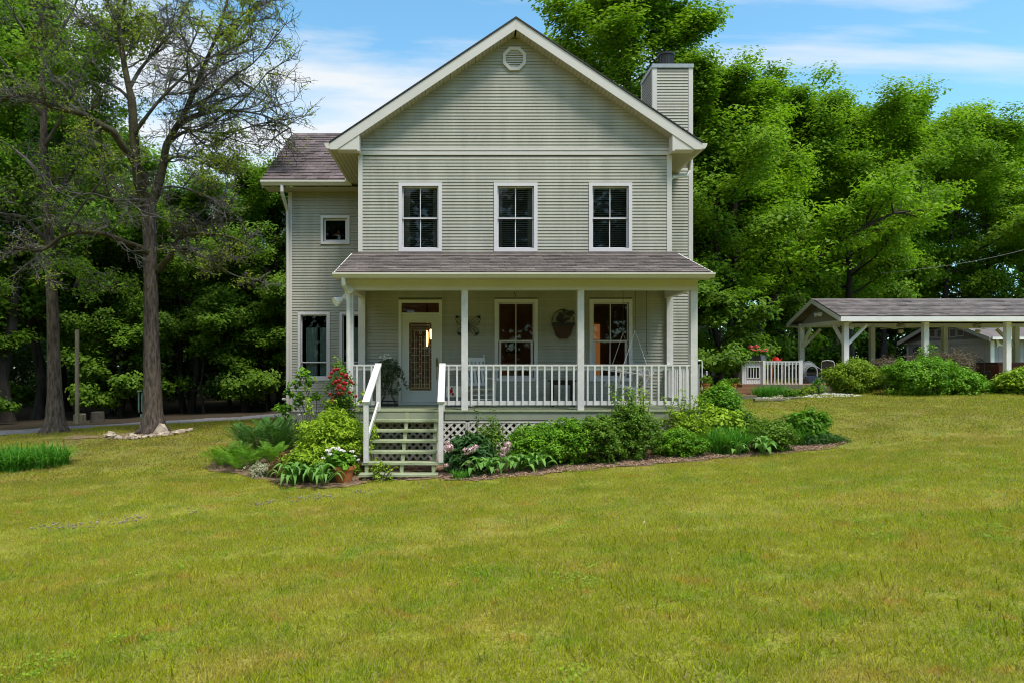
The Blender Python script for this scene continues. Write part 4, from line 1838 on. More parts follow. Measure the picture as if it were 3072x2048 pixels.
def woods_tree(seed, H, base, Rr, tr, limbs, per, size, lm, bark, flat=.55, crad=(.55, .95), top=1.0, lean=0, low=0.3):
    rng = random.Random(seed)
    nr = np.random.default_rng(seed)
    mb = MB()
    pts, rad = [], []
    K = 9
    x = y = 0
    for k in range(K + 1):
        t = k / K
        pts.append(Vector((x, y, H * .86 * t)))
        rad.append(tr * ((1 - t) ** .8 * .92 + .06) * (1.35 if k == 0 else 1))
        x += rng.uniform(-.018, .018) * H + lean / K
        y += rng.uniform(-.018, .018) * H
    pts.insert(1, pts[0].lerp(pts[1], .25))
    rad.insert(1, tr * .98)
    mb.tube(pts, rad, 8, cap=False)
    CP, CR = [], []

    def at_h(z):
        for a, b, ra, rb in zip(pts[:-1], pts[1:], rad[:-1], rad[1:]):
            if a.z <= z <= b.z:
                f = (z - a.z) / max(1e-6, b.z - a.z)
                return a.lerp(b, f), ra + (rb - ra) * f
        return pts[-1], rad[-1]
    for k in range(limbs):
        t = (k + rng.random()) / limbs
        z = base * .92 + (H * .86 - base * .92) * t
        p, r = at_h(z)
        ph = k * 2.4 + rng.uniform(-.5, .5)
        prof = (low + (1 - low) * math.sin(PI * min(1, (t * .86 + .12)))) * (1.0 if t < .6 else 1 - .55 * (t - .6) / .4)
        ln = Rr * prof * rng.uniform(.7, 1.2)
        d = Vector((math.cos(ph), math.sin(ph), .15 + .75 * t * t * 1.2 + rng.uniform(-.1, .15)))
        bp = branch(mb, p, d, ln, max(.03, r * .42), rng, 5, .16, .05, 5)
        for q in range(1, 6):
            m = (1 + (rng.random() < .35)) if q < 5 else 3
            if q == 1 and rng.random() < .6:
                continue
            for _ in range(m):
                dd = (bp[q] - bp[q - 1]).normalized() + Vector((rng.uniform(-1, 1), rng.uniform(-1, 1), rng.uniform(-.3, .7))) * .9
                l2 = ln * rng.uniform(.18, .42)
                sp = branch(mb, bp[q], dd, l2, max(.012, r * .12), rng, 3, .2, .06, 3)
                for w in sp[1 + (q < 2):]:
                    CP.append(tuple(w))
                    CR.append(rng.uniform(*crad))
    tip = pts[-1]
    for _ in range(10):
        CP.append((tip.x + rng.gauss(0, .08 * H * .6), tip.y + rng.gauss(0, .08 * H * .6), tip.z + rng.uniform(-.05, .13) * H * top))
        CR.append(rng.uniform(*crad))
    trunk = mb.mesh("trunk", bark, smooth=True)
    P = np.array(CP)
    V, a = cluster_leaves(P, CR, per, size, nr, flat, .95, .62, .12, np.array([0, 0, H * .45]))
    crown = quad_mesh("crown", V, a, lm)
    return trunk, crown


def place(proto, name, x, y, s, rz, label, group, sink=.1, cat="tree"):
    e = empty(name, (x, y, gz(x, y) - sink))
    e.rotation_euler = (0, 0, rz)
    e.scale = (s, s, s)
    tag(e, label, cat, group)
    for nm, me in zip(("trunk", "crown"), proto):
        o = bpy.data.objects.new(nm, me)
        COL.objects.link(o)
        o.parent = e
    return e


VR = [woods_tree(101, 16, 4.2, 4.6, .20, 25, 120, .18, LEAF_R, BARKD, flat=.58, crad=(.6, 1.1)),
      woods_tree(102, 15, 3.4, 5.2, .22, 26, 120, .18, LEAF_R, BARKD, flat=.58, crad=(.6, 1.1)),
      woods_tree(103, 17, 5.0, 4.2, .20, 25, 120, .18, LEAF_R, BARKD, flat=.58, crad=(.6, 1.1))]
VL = [tuple([VR[0][0], None]), ]
VLt = [woods_tree(111, 14, 3.6, 4.6, .22, 22, 96, .17, LEAF_L, BARKD, low=.55),
       woods_tree(112, 13, 2.6, 4.8, .21, 22, 96, .17, LEAF_L, BARKD, low=.6),
       woods_tree(113, 16, 4.6, 4.2, .22, 22, 96, .17, LEAF_L, BARKD, low=.45)]
UND = [woods_tree(121, 5.5, .7, 2.3, .07, 9, 44, .19, LEAF_L, BARKD, crad=(.35, .7), low=.8),
       woods_tree(122, 4.2, .4, 2.0, .06, 9, 44, .18, LEAF_L, BARKD, crad=(.35, .7), low=.8)]
rng = random.Random(77)


def X_(px, d):
    return (px - 1385) / 2112 * d


# --- woods on the right, behind the pavilion and yard
RIGHT = [  # x, y, scale, variant
    (9.8, 33, 1.0, 1), (13.2, 35, .95, 1), (17.0, 35.5, .97, 0), (20.0, 36, .97, 1), (34.0, 57, 1.42, 2), (39.5, 57, 1.38, 0),
    (12.0, 40, 1.05, 2), (16.0, 41, 1.02, 1), (20.3, 42, 1.05, 0), (23.2, 43.5, 1.05, 2), (30, 59, 1.5, 1), (37, 62, 1.45, 0),
    (44, 58, 1.35, 1), (9.0, 39, 1.08, 0), (14.3, 45, 1.1, 0), (25.5, 57, 1.5, 0), (48.5, 60, 1.35, 2), (28, 52.5, 1.2, 1)]
GR = "green trees of the wood behind the pavilion"
def label_right(x, y):
    px = 1385 + x / y * 2112
    where = "beside the chimney" if px < 2130 else "above the white deck railing" if px < 2330 else "over the left end of the pavilion roof" if px < 2560 else "over the middle of the pavilion roof" if px < 2800 else "over the right end of the pavilion roof"
    return ("bright green tree standing " if y < 38 else "tall green tree further back ") + where


LR = ["broad bright green tree rising behind the pavilion roof", "leafy green tree in the second row of the wood behind the pavilion", "green tree towering over the wood at the edge of the pavilion yard"]
for i, (x, y, s, k) in enumerate(RIGHT):
    place(VR[k], "leafy_tree", x, y, s, rng.uniform(0, 6.28), label_right(x, y), GR)
for i, (x, y, s, k) in enumerate([(10.4, 31.5, .9, 0), (15.3, 33.2, .95, 1), (7.7, 28.6, .8, 0), (18, 37.5, 1.1, 1), (13.2, 37.5, 1.1, 0), (31, 60, 1.3, 0), (36, 58, 1.3, 1), (42, 58, 1.3, 0), (23.5, 46, 1.3, 1), (46, 62, 1.2, 1)]):
    place(UND[k], "understory_tree", x, y, s, rng.uniform(0, 6.28), "understory tree " + label_right(x, y).split("standing ")[-1].split("back ")[-1].replace("over the", "under the wood behind the") , "understory trees behind the pavilion yard")

for i, (x, y, s, k) in enumerate([(8.3, 25.5, .85, 0), (9.9, 27.5, 1.05, 1)]):
    place(UND[k], "understory_tree", x, y, s, rng.uniform(0, 6.28), ["small leafy tree overhanging the porch corner", "leafy tree low beside the chimney chase", "bushy tree behind the back deck"][i], None)

# --- leaning tree whose limb sweeps over the deck towards the pavilion
lt = empty("leaning_tree", (X_(2270, 31), 31, gz(X_(2270, 31), 31)))
tag(lt, "tree with trunk curving up to the right behind the white deck screen", "tree")
LEAN = [(2262, 1150, 31), (2268, 1060, 31), (2280, 980, 31), (2310, 900, 30.8), (2370, 830, 30.4), (2450, 770, 30), (2520, 720, 29.6), (2600, 680, 29.2), (2680, 640, 29)]


def at(px, py, d):
    return Vector(((px - 1385) / 2112 * d, d, CAM_Z - (py - 1095) / 2112 * d))


mbl = MB()
Pl = [at(*p) for p in LEAN]
st_ = empty("straight_tree", (X_(2212, 29.5), 29.5, gz(X_(2212, 29.5), 29.5)))
tag(st_, "dark straight trunked tree just left of the white deck screen", "tree")
ms_ = MB()
ms_.tube([at(2212, 1165, 29.5), at(2211, 1100, 29.5), at(2213, 950, 29.5), at(2208, 800, 29.5), at(2204, 600, 29.5), at(2210, 420, 29.5)], [.27, .21, .19, .165, .12, .05], 9, cap=False)
cp, rl = [], random.Random(56)
for q in range(30):
    b_ = branch(ms_, at(2207, 880 - q * 15, 29.5), (rl.uniform(-1, 1), rl.uniform(-1, 1), rl.uniform(0, .6)), rl.uniform(1.2, 2.8), .04, rl, 4, .2, .04, 4)
    cp += [tuple(w) for w in b_[2:]]
ms_.build("trunk", BARKD, st_, smooth=True)
V, a = cluster_leaves(np.array(cp), .75, 76, .19, np.random.default_rng(56), .45, 1.1, .5)
link("crown", quad_mesh("crown", V, a, LEAF_R), st_)
mbl.tube(Pl, [.26, .2, .19, .17, .15, .12, .09, .07, .04], 9, cap=False)
cp, rl = [], random.Random(55)
for q in range(3, 9):
    for _ in range(5):
        d_ = Vector((rl.uniform(-1, 1), rl.uniform(-1, .6), rl.uniform(-.1, 1.0)))
        b_ = branch(mbl, Pl[q], d_, rl.uniform(1.0, 2.6), .045, rl, 4, .2, .04, 4)
        cp += [tuple(w) for w in b_[2:]]
for _ in range(5):
    b_ = branch(mbl, Pl[rl.randrange(4, 7)], (rl.uniform(0, 1), -.4, -.5), rl.uniform(1.2, 2), .022, rl, 4, .25, -.05, 4)
mbl.build("trunk", BARKD, lt, smooth=True)
V, a = cluster_leaves(np.array(cp), .75, 60, .22, np.random.default_rng(55), .5, .8, .5)
link("crown", quad_mesh("crown", V, a, LEAF_R), lt)

# --- tall tree behind the house
BT = woods_tree(131, 20.5, 7.5, 3.7, .26, 40, 110, .18, LEAF_R, BARKD, flat=.5, crad=(.55, 1.0), low=.55)
place(BT, "tall_tree", 7.4, 29.5, 1.0, 1.0, "tall airy green tree rising above the chimney behind the house roof", None)
place(BT, "tall_tree", 10.6, 33.5, .80, 3.4, "tall airy green tree just right of the chimney, lower than the tallest", None)
place(VR[0], "leafy_tree", 10.6, 29.0, .86, 2.0, "bright green tree with foliage down to the house beside the chimney chase", None)
place(VR[2], "leafy_tree", 4.0, 34, .95, .6, "green tree hidden mostly behind the house ridge", None)

# --- woods on the left, beyond the gravel drive
LEFT = [(-22.5, 28.5, 1.1, 0), (-19.0, 31.5, 1.15, 2), (-16.2, 33.5, 1.0, 1), (-13.4, 34.0, .92, 0), (-11.2, 36, .84, 2), (-8.9, 36, .84, 1), (-6.3, 37.5, .86, 0), (-3.6, 37, .95, 1),
        (-25, 34, 1.2, 1), (-21, 37.5, 1.2, 0), (-17.0, 39, 1.0, 2), (-13.2, 40, .85, 1), (-10, 41, .8, 0), (-6.8, 42, .84, 2), (-3.5, 42, .86, 1),
        (-28, 41, 1.2, 2), (-23.5, 43, 1.15, 1), (-18.5, 45, .95, 0), (-13.5, 46, .85, 2), (-9, 47, .8, 1), (-5, 48, .8, 0)]
def label_left(x, y):
    px = 1385 + x / y * 2112
    where = "at the left edge of the wood" if px < 130 else "between the two oaks" if px < 420 else "right of the stone ringed oak" if px < 640 else "close to the house corner" if px < 880 else "hidden partly by the house"
    return ("dark green tree across the drive " if y < 38.2 else "dark tree deep in the wood ") + where


GL = "dark green trees of the wood beyond the gravel drive"
for i, (x, y, s, k) in enumerate(LEFT):
    if 250 < 1385 + x / y * 2112 < 900:
        s *= .80 if k != 2 else .70
    place(VLt[k], "leafy_tree", x, y, s, rng.uniform(0, 6.28), label_left(x, y), GL)
for i, (x, y, s, k) in enumerate([(-20, 28.3, 1.0, 0), (-15.0, 31.0, 1.0, 1), (-12.0, 32.8, 1.0, 0), (-9.2, 33.2, .95, 1), (-6.6, 34.2, 1.0, 0), (-4.6, 34.6, 1.05, 1), (-17.4, 35.5, 1.2, 0), (-10.5, 38.5, 1.3, 0), (-7.5, 39.5, 1.3, 1), (-14.5, 37.5, 1.3, 1), (-23.5, 33, 1.3, 0)]):
    place(UND[k], "understory_tree", x, y, s, rng.uniform(0, 6.28), "understory tree " + label_left(x, 30).replace("dark green tree across the drive ", "across the drive ") + (", second row" if y > 35 else ""), "understory trees beyond the drive")


# trees whose dark trunks one can pick out in the left wood
for px, y, sc, k, lab in [(25, 29.5, 1.25, 2, "dark tree with thick trunk at the far edge of the wood behind the grass clump"), (575, 33.5, .80, 0, "dark tree with forked trunk in the wood just beyond the stone ringed oak"),
                          (738, 34, .80, 2, "dark tree with stout trunk between the stone ringed oak and the house corner"), (768, 36, .85, 1, "slimmer dark tree touching the stout trunked tree beside the house"),
                          (838, 35, .86, 0, "dark tree standing right by the house downspout"), (330, 34.5, .8, 1, "dark tree with thin trunk behind the wooden post"), (405, 37, .68, 2, "dark tree behind the wind chime")]:
    place(VLt[k], "leafy_tree", X_(px, y), y, sc, rng.uniform(0, 6.28), lab, None)

# far woods: one mass that closes the view between the trunks
nr = np.random.default_rng(9)
_c = []
for k in range(1500):
    ang = nr.uniform(-1.15, 1.05)
    d = nr.uniform(56, 70) if ang < .1 else nr.uniform(74, 90)
    xx, yy = d * math.sin(ang) * 1.0, d * math.cos(ang)
    if yy < 12:
        continue
    _c.append((xx, yy, gz(xx, yy) + 9.5 * nr.random() ** 1.1))
for k in range(1100):
    ang = nr.uniform(-.95, -.15) if k % 2 else nr.uniform(.12, .95)
    d = nr.uniform(50, 66) if k % 2 else nr.uniform(66, 80)
    xx, yy = d * math.sin(ang), d * math.cos(ang)
    _c.append((xx, yy, gz(xx, yy) + 5.5 * nr.random()))
V, a = cluster_leaves(np.array(_c), 1.7, 84, .40, nr, .8, .5)
_c = []
for k in range(2200):
    ang = nr.uniform(1.45, 4.85)
    d = nr.uniform(40, 50)
    xx, yy = d * math.sin(ang), d * math.cos(ang)
    _c.append((xx, yy, gz(xx, yy) + 20 * nr.random()))
V2, a2 = cluster_leaves(np.array(_c), 1.9, 30, 1.0, nr, .8, .5, .7)
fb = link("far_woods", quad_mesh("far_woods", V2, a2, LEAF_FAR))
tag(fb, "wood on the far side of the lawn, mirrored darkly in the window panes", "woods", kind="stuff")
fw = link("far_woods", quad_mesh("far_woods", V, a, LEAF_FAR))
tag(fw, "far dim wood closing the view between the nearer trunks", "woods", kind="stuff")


# --- the old oak in its stone ring: sparse, limbs in plain view
def at(px, py, d):
    return Vector(((px - 1385) / 2112 * d, d, CAM_Z - (py - 1095) / 2112 * d))


OAK_D = 20.0


def limb(mb, pl, r0, r1, sides=8):
    """pl: (px,py,distance)"""
    P = [at(*p) for p in pl]
    # smooth by midpoint subdivision
    Q = [P[0]]
    for i in range(len(P) - 1):
        a, b = P[i], P[i + 1]
        pa = P[i - 1] if i else a
        pb = P[i + 2] if i + 2 < len(P) else b
        for t in (.34, .67, 1.0):
            t2, t3 = t * t, t * t * t
            Q.append(0.5 * ((2 * a) + (b - pa) * t + (2 * pa - 5 * a + 4 * b - pb) * t2 + (3 * a - pa - 3 * b + pb) * t3))
    n = len(Q)
    rng = random.Random(int(pl[0][0] * 7 + pl[-1][1]))
    mb.tube(Q, [(r0 + (r1 - r0) * (k / (n - 1)) ** .8) * rng.uniform(.93, 1.07) for k in range(n)], sides, cap=False)
    return Q


def twigs(mb, Q, rng, tips, r0, ln, levels=3, start=.2, dens=1.0, up=.12, droop=0.0):
    """branches into branchlets into twigs along a limb"""
    n = len(Q)
    for i in range(int(n * start), n):
        if rng.random() > dens:
            continue
        for _ in range(2 if rng.random() < .55 or i == n - 1 else 1):
            t = (Q[i] - Q[max(0, i - 1)])
            if t.length < 1e-5:
                continue
            t.normalize()
            d = t * .6 + Vector((rng.gauss(0, 1), rng.gauss(0, 1), rng.gauss(0, .8) + up - droop)) * .75
            l1 = ln * rng.uniform(.5, 1.2) * (1.0 - .3 * i / n)
            b1 = branch(mb, Q[i], d, l1, r0 * rng.uniform(.6, 1), rng, 5, .26, up * .3 - droop * .4, 4, r0 * .3)
            if levels > 1:
                for q in range(1, 6):
                    for _2 in range(2):
                        d2 = (b1[q] - b1[q - 1]).normalized() * .7 + Vector((rng.gauss(0, 1), rng.gauss(0, 1), rng.gauss(0, .7) + .1)) * .7
                        b2 = branch(mb, b1[q], d2, l1 * rng.uniform(.3, .6), max(.009, r0 * .42), rng, 3, .3, .02, 3, max(.005, r0 * .16))
                        if levels > 2:
                            for q2 in range(1, 4):
                                for _3 in range(2):
                                    d3 = (b2[q2] - b2[q2 - 1]).normalized() * .7 + Vector((rng.gauss(0, 1), rng.gauss(0, 1), rng.gauss(0, .6))) * .7
                                    b3 = branch(mb, b2[q2], d3, l1 * rng.uniform(.12, .26), max(.0065, r0 * .2), rng, 2, .3, .0, 3, .004)
                                    tips.append((tuple(b3[-1]), tuple(b3[1])))
                        tips.append((tuple(b2[-1]), tuple(b2[1])))


oak = empty("oak_tree", (RING_C[0], 20.0, .15))
tag(oak, "old sparse oak with mossy limbs standing in the stone ring", "tree")
rng = random.Random(31)
mb = MB()
d = OAK_D
tr = [(460, 1302, d), (459, 1240, d), (457, 1150, d), (454, 1000, d), (452, 850, d), (450, 740, d), (448, 650, d), (446, 600, d)]
P = [at(*p) for p in tr]
rads = [.40, .285, .235, .205, .19, .185, .20, .17]
PP, RRr = [], []
for i in range(len(P) - 1):
    for k in range(4):
        t = k / 4
        PP.append(P[i].lerp(P[i + 1], t))
        RRr.append((rads[i] + (rads[i + 1] - rads[i]) * t) * rng.uniform(.96, 1.05))
PP.append(P[-1])
RRr.append(rads[-1])
mb.tube(PP, RRr, 14, cap=False)
for k in range(7):
    a = k * .9 + .2
    c = at(460, 1296, d)
    mb.tube([c + Vector((.15 * math.cos(a), .15 * math.sin(a), .34)), c + Vector((.30 * math.cos(a), .30 * math.sin(a), .13)), c + Vector((.55 * math.cos(a), .55 * math.sin(a), -.12))], [.10, .10, .05], 6)
mb.build("trunk", BARK, oak, smooth=True)
mb = MB()
big = MB()
tips = []
LIMBS = [
    ([(446, 640, d), (432, 590, d), (415, 535, d - .2), (402, 402, d - .3), (397, 312, d - .3), (388, 268, d - .2), (370, 178, d), (366, 112, d), (357, 80, d + .2), (380, -20, d + .3)], .23, .05, 1.5, .55),
    ([(450, 625, d), (473, 562, d + .2), (491, 491, d + .4), (500, 437, d + .5), (531, 380, d + .5), (558, 330, d + .4), (580, 277, d + .2), (620, 180, d), (660, 80, d), (690, -30, d)], .19, .035, 1.5, .25),
    ([(440, 560, d), (402, 482, d - .4), (370, 442, d - .8), (339, 397, d - 1.1), (290, 370, d - 1.4), (250, 344, d - 1.6), (178, 326, d - 1.8), (125, 308, d - 2), (58, 285, d - 2.2), (0, 305, d - 2.3), (-70, 330, d - 2.4)], .17, .05, 1.1, .35),
    ([(445, 760, d - .1), (420, 744, d - .3), (375, 727, d - .7), (320, 704, d - 1.0), (250, 697, d - 1.3), (187, 709, d - 1.5), (147, 740, d - 1.6), (107, 753, d - 1.8), (45, 740, d - 2)], .13, .035, .9, .3),
    ([(478, 812, d), (495, 785, d - .2), (513, 767, d - .3), (531, 727, d - .5), (549, 709, d - .6), (580, 702, d - .8), (634, 704, d - 1.0), (696, 713, d - 1.2), (735, 732, d - 1.3)], .135, .03, .8, .3),
    ([(553, 709, d - .6), (565, 730, d - .7), (585, 758, d - .8), (625, 776, d - .9), (660, 803, d - 1.0), (714, 830, d - 1.1), (760, 835, d - 1.2)], .06, .015, .7, .2),
    ([(531, 380, d + .5), (590, 350, d + .2), (660, 333, d), (730, 335, d - .2), (800, 350, d - .3), (870, 385, d - .4)], .085, .015, 1.1, .2),
    ([(500, 437, d + .5), (545, 400, d + .8), (610, 385, d + 1), (690, 330, d + 1.1), (760, 270, d + 1), (800, 220, d + 1)], .08, .015, 1.1, .2),
    ([(402, 402, d - .3), (440, 350, d - .8), (480, 300, d - 1), (530, 250, d - 1.2), (600, 190, d - 1.3), (690, 150, d - 1.3), (770, 110, d - 1.3)], .085, .015, 1.2, .2),
    ([(370, 178, d), (330, 110, d + .3), (290, 95, d + .5), (240, 60, d + .6), (200, 20, d + .7), (190, -40, d + .7)], .075, .02, 1.1, .2),
    ([(388, 268, d - .2), (420, 210, d + .2), (470, 150, d + .4), (520, 90, d + .5), (560, 20, d + .6), (590, -40, d + .6)], .075, .02, 1.2, .2),
    ([(397, 312, d - .3), (360, 270, d + .4), (300, 240, d + .8), (240, 200, d + 1), (180, 190, d + 1.2), (100, 150, d + 1.3)], .07, .015, 1.1, .2),
    ([(415, 535, d - .2), (380, 500, d + .6), (330, 480, d + 1), (280, 500, d + 1.3), (220, 520, d + 1.5), (160, 560, d + 1.6)], .07, .015, 1.0, .2),
    ([(491, 491, d + .4), (530, 470, d + .2), (590, 480, d), (650, 510, d - .2), (720, 530, d - .3)], .065, .012, 1.0, .15),
    ([(470, 570, d + .2), (510, 560, d - .5), (570, 570, d - .8), (640, 600, d - 1), (700, 640, d - 1.1)], .05, .012, .9, .15),
    ([(437, 600, d), (400, 600, d - .8), (340, 600, d - 1.2), (270, 580, d - 1.5), (200, 600, d - 1.7)], .06, .012, 1.0, .15),
    ([(620, 180, d), (680, 140, d + .4), (740, 60, d + .5), (790, -10, d + .5)], .05, .012, 1.0, .1),
    ([(558, 330, d + .4), (630, 290, d - .3), (700, 230, d - .5), (760, 190, d - .6), (810, 130, d - .6)], .07, .014, 1.2, .1),
    ([(545, 360, d + .4), (620, 330, d + .8), (700, 290, d + 1), (790, 300, d + 1.1), (850, 330, d + 1.1)], .06, .014, 1.1, .1),
    ([(531, 380, d + .5), (600, 395, d), (680, 400, d - .3), (770, 375, d - .4), (840, 360, d - .4)], .06, .012, 1.1, .1),
    ([(580, 277, d + .2), (560, 180, d - .4), (590, 100, d - .5), (610, 30, d - .5)], .06, .014, 1.2, .1),
    ([(640, 130, d), (710, 60, d - .5), (760, 20, d - .6), (790, -30, d - .6)], .05, .012, 1.2, .1),
    ([(560, 340, d + .4), (600, 250, d + 1), (660, 190, d + 1.2), (700, 110, d + 1.3)], .06, .014, 1.2, .1),
]
for (pl, r0, r1, ln, st) in LIMBS:
    Q = limb(big if r0 > .1 else mb, pl, r0 * .78, r1 * .8, 9 if r0 > .1 else 6)
    twigs(mb, Q, rng, tips, max(.026, r1 * .7), ln * 1.2, 3, st, .56, .12)
big.build("limb", MOSSB, oak, smooth=True)
mb.build("branches", TWIG, oak)
# light spring leaves in loose tufts at some of the twig ends
T = np.array([t[0] for t in tips])
nr = np.random.default_rng(32)
clump = np.sin(T[:, 0] * 1.9 + 1.0) + np.sin(T[:, 2] * 1.7 + .6) + np.sin(T[:, 1] * 2.1 + T[:, 0])
keep = ((clump > 1.25) & (nr.random(len(T)) < .75) | (nr.random(len(T)) < .07)) & ((T[:, 2] > 7) | (nr.random(len(T)) < .35))
V, a = cluster_leaves(T[keep], .15, 6, .085, nr, .8, .6, .5)
link("crown", quad_mesh("crown", V, a, LEAF_O), oak)
print("oak tips", len(tips), "leaves", len(V))

# --- the second trunk further left, with a fuller crown
oak2 = empty("oak_tree", (-12.13, 21.0, .05))
tag(oak2, "second oak with flared brown trunk and fuller crown beside the grass clump", "tree")
rng = random.Random(41)
d2 = 21.0
mb = MB()
tr = [(165, 1302, d2), (165, 1250, d2), (164, 1180, d2), (161, 1060, d2), (158, 930, d2), (152, 800, d2), (148, 720, d2), (140, 600, d2), (133, 470, d2), (130, 330, d2), (124, 180, d2), (120, 40, d2)]
rads = [.40, .27, .205, .18, .16, .15, .14, .12, .105, .09, .07, .04]
mb.tube([at(*p) for p in tr], rads, 12, cap=False)
for k in range(7):
    a = k * .9
    c = at(165, 1296, d2)
    mb.tube([c + Vector((.14 * math.cos(a), .14 * math.sin(a), .30)), c + Vector((.28 * math.cos(a), .28 * math.sin(a), .10)), c + Vector((.50 * math.cos(a), .50 * math.sin(a), -.12))], [.10, .10, .05], 6)
mb.build("trunk", BARK, oak2, smooth=True)
mb = MB()
tips = []
for (pl, r0, r1, ln, st) in [
    ([(150, 760, d2), (190, 700, d2 - .4), (230, 640, d2 - .6), (290, 560, d2 - .8), (330, 520, d2 - .9)], .08, .02, 1.3, .3),
    ([(150, 740, d2), (110, 690, d2 - .4), (60, 650, d2 - .7), (0, 640, d2 - 1), (-60, 610, d2 - 1.1)], .08, .02, 1.3, .3),
    ([(140, 600, d2), (200, 540, d2 + .4), (250, 470, d2 + .5), (280, 400, d2 + .5), (300, 330, d2 + .5)], .075, .02, 1.4, .2),
    ([(136, 540, d2), (80, 480, d2 + .4), (30, 440, d2 + .5), (-40, 400, d2 + .6)], .07, .02, 1.4, .2),
    ([(133, 440, d2), (180, 360, d2 - .5), (220, 270, d2 - .8), (260, 180, d2 - 1)], .07, .02, 1.5, .2),
    ([(130, 350, d2), (70, 280, d2 - .5), (20, 200, d2 - .8), (-30, 140, d2 - 1)], .07, .02, 1.5, .2),
    ([(124, 200, d2), (170, 110, d2 + .5), (220, 30, d2 + .7), (250, -60, d2 + .7)], .06, .02, 1.5, .2),
    ([(122, 150, d2), (60, 70, d2 + .3), (10, 0, d2 + .3), (-20, -60, d2 + .3)], .05, .02, 1.5, .2),
    ([(152, 800, d2), (180, 790, d2 - .6), (240, 800, d2 - 1), (300, 830, d2 - 1.3), (350, 880, d2 - 1.4)], .05, .012, .9, .2),
    ([(150, 770, d2), (100, 780, d2 - .6), (50, 820, d2 - 1), (0, 850, d2 - 1.3)], .05, .012, .9, .2)]:
    Q = limb(mb, pl, r0, r1, 6)
    twigs(mb, Q, rng, tips, .016, ln, 3, st, .5, .15)
mb.build("branches", TWIG, oak2)
T = np.array([t[0] for t in tips])
nr = np.random.default_rng(42)
clump = np.sin(T[:, 0] * 1.7 + 1.0) + np.sin(T[:, 2] * 1.9 + .6)
keep = (nr.random(len(T)) < .55) & (clump > -.8) & ((T[:, 2] > 7.5) | (nr.random(len(T)) < .4))
V, a = cluster_leaves(T[keep], .26, 9, .115, nr, .7, .7, .5)
link("crown", quad_mesh("crown", V, a, LEAF_L), oak2)
print("oak2 tips", len(tips), "leaves", len(V))

# --- stones round the oak
rng = random.Random(6)
pts = []
for k in range(21):
    a = PI * 1.0 + k / 20 * PI * 1.06 - .03
    pts.append((a, 1.0))
GS = "pale stones ringing the old oak"
for k, (a, f) in enumerate(pts):
    r = 1.0 + rng.uniform(-.05, .05)
    x = RING_C[0] + 1.06 * r * math.cos(a)
    y = RING_C[1] + 0.92 * r * math.sin(a)
    s = rng.uniform(.05, .10) * (1.35 if k in (2, 4, 6, 9) else 1)
    mb = MB()
    mb.blob((0, 0, 0), (s * rng.uniform(1, 1.5), s * rng.uniform(.8, 1.2), s * rng.uniform(.55, .85)), rng, 6, 4, .28)
    o = mb.build("border_stone", STONE, None, loc=(x, y, gz(x, y) + s * .62))
    o.rotation_euler = (rng.uniform(-.2, .2), rng.uniform(-.2, .2), rng.uniform(0, 6))
    tag(o, "rough pale border stone in the ring round the oak, %s from the left" % ORDINALS[k], "stone", GS)
for k in range(16):
    a = PI * 1.05 + (k + rng.random() * .5) / 16 * PI * .75
    x = RING_C[0] + 1.16 * math.cos(a)
    y = RING_C[1] + 1.02 * math.sin(a)
    s = rng.uniform(.035, .065)
    mb = MB()
    mb.blob((0, 0, 0), (s * 1.3, s, s * .7), rng, 6, 4, .25)
    o = mb.build("border_stone", STONE, None, loc=(x, y, gz(x, y) + s * .75))
    o.rotation_euler = (0, 0, rng.uniform(0, 6))
    tag(o, "small pale stone lying just outside the oak ring, %s from the left" % ORDINALS[k], "stone", GS)
c = at(485, 1292, 19.3)
mb = MB()
mb.add([(-.24, -.1, 0), (.26, -.12, 0), (.22, .14, 0), (-.2, .12, 0), (-.02, -.04, .36), (.08, .05, .33), (.2, .0, .16)], [(0, 1, 6, 4), (1, 2, 6), (2, 5, 4, 6), (2, 3, 5), (3, 0, 4, 5), (3, 2, 1, 0)])
o = mb.build("leaning_stone", STONE, None, loc=(c.x, 19.25, gz(c.x, 19.25) - .02))
tag(o, "large wedge shaped pale stone leaning at the foot of the oak", "stone")

# --- power line across the right wood
mb = MB()
P0, P1 = at(2640, 820, 31.5), at(3200, 715, 31.5)
mb.tube([P0.lerp(P1, t / 10) + Vector((0, 0, -.25 * math.sin(PI * t / 10))) for t in range(11)], .009, 5)
tag(mb.build("power_line", mat("cable", (.14, .14, .14), .6)), "thin grey overhead cable crossing in front of the wood", "cable")
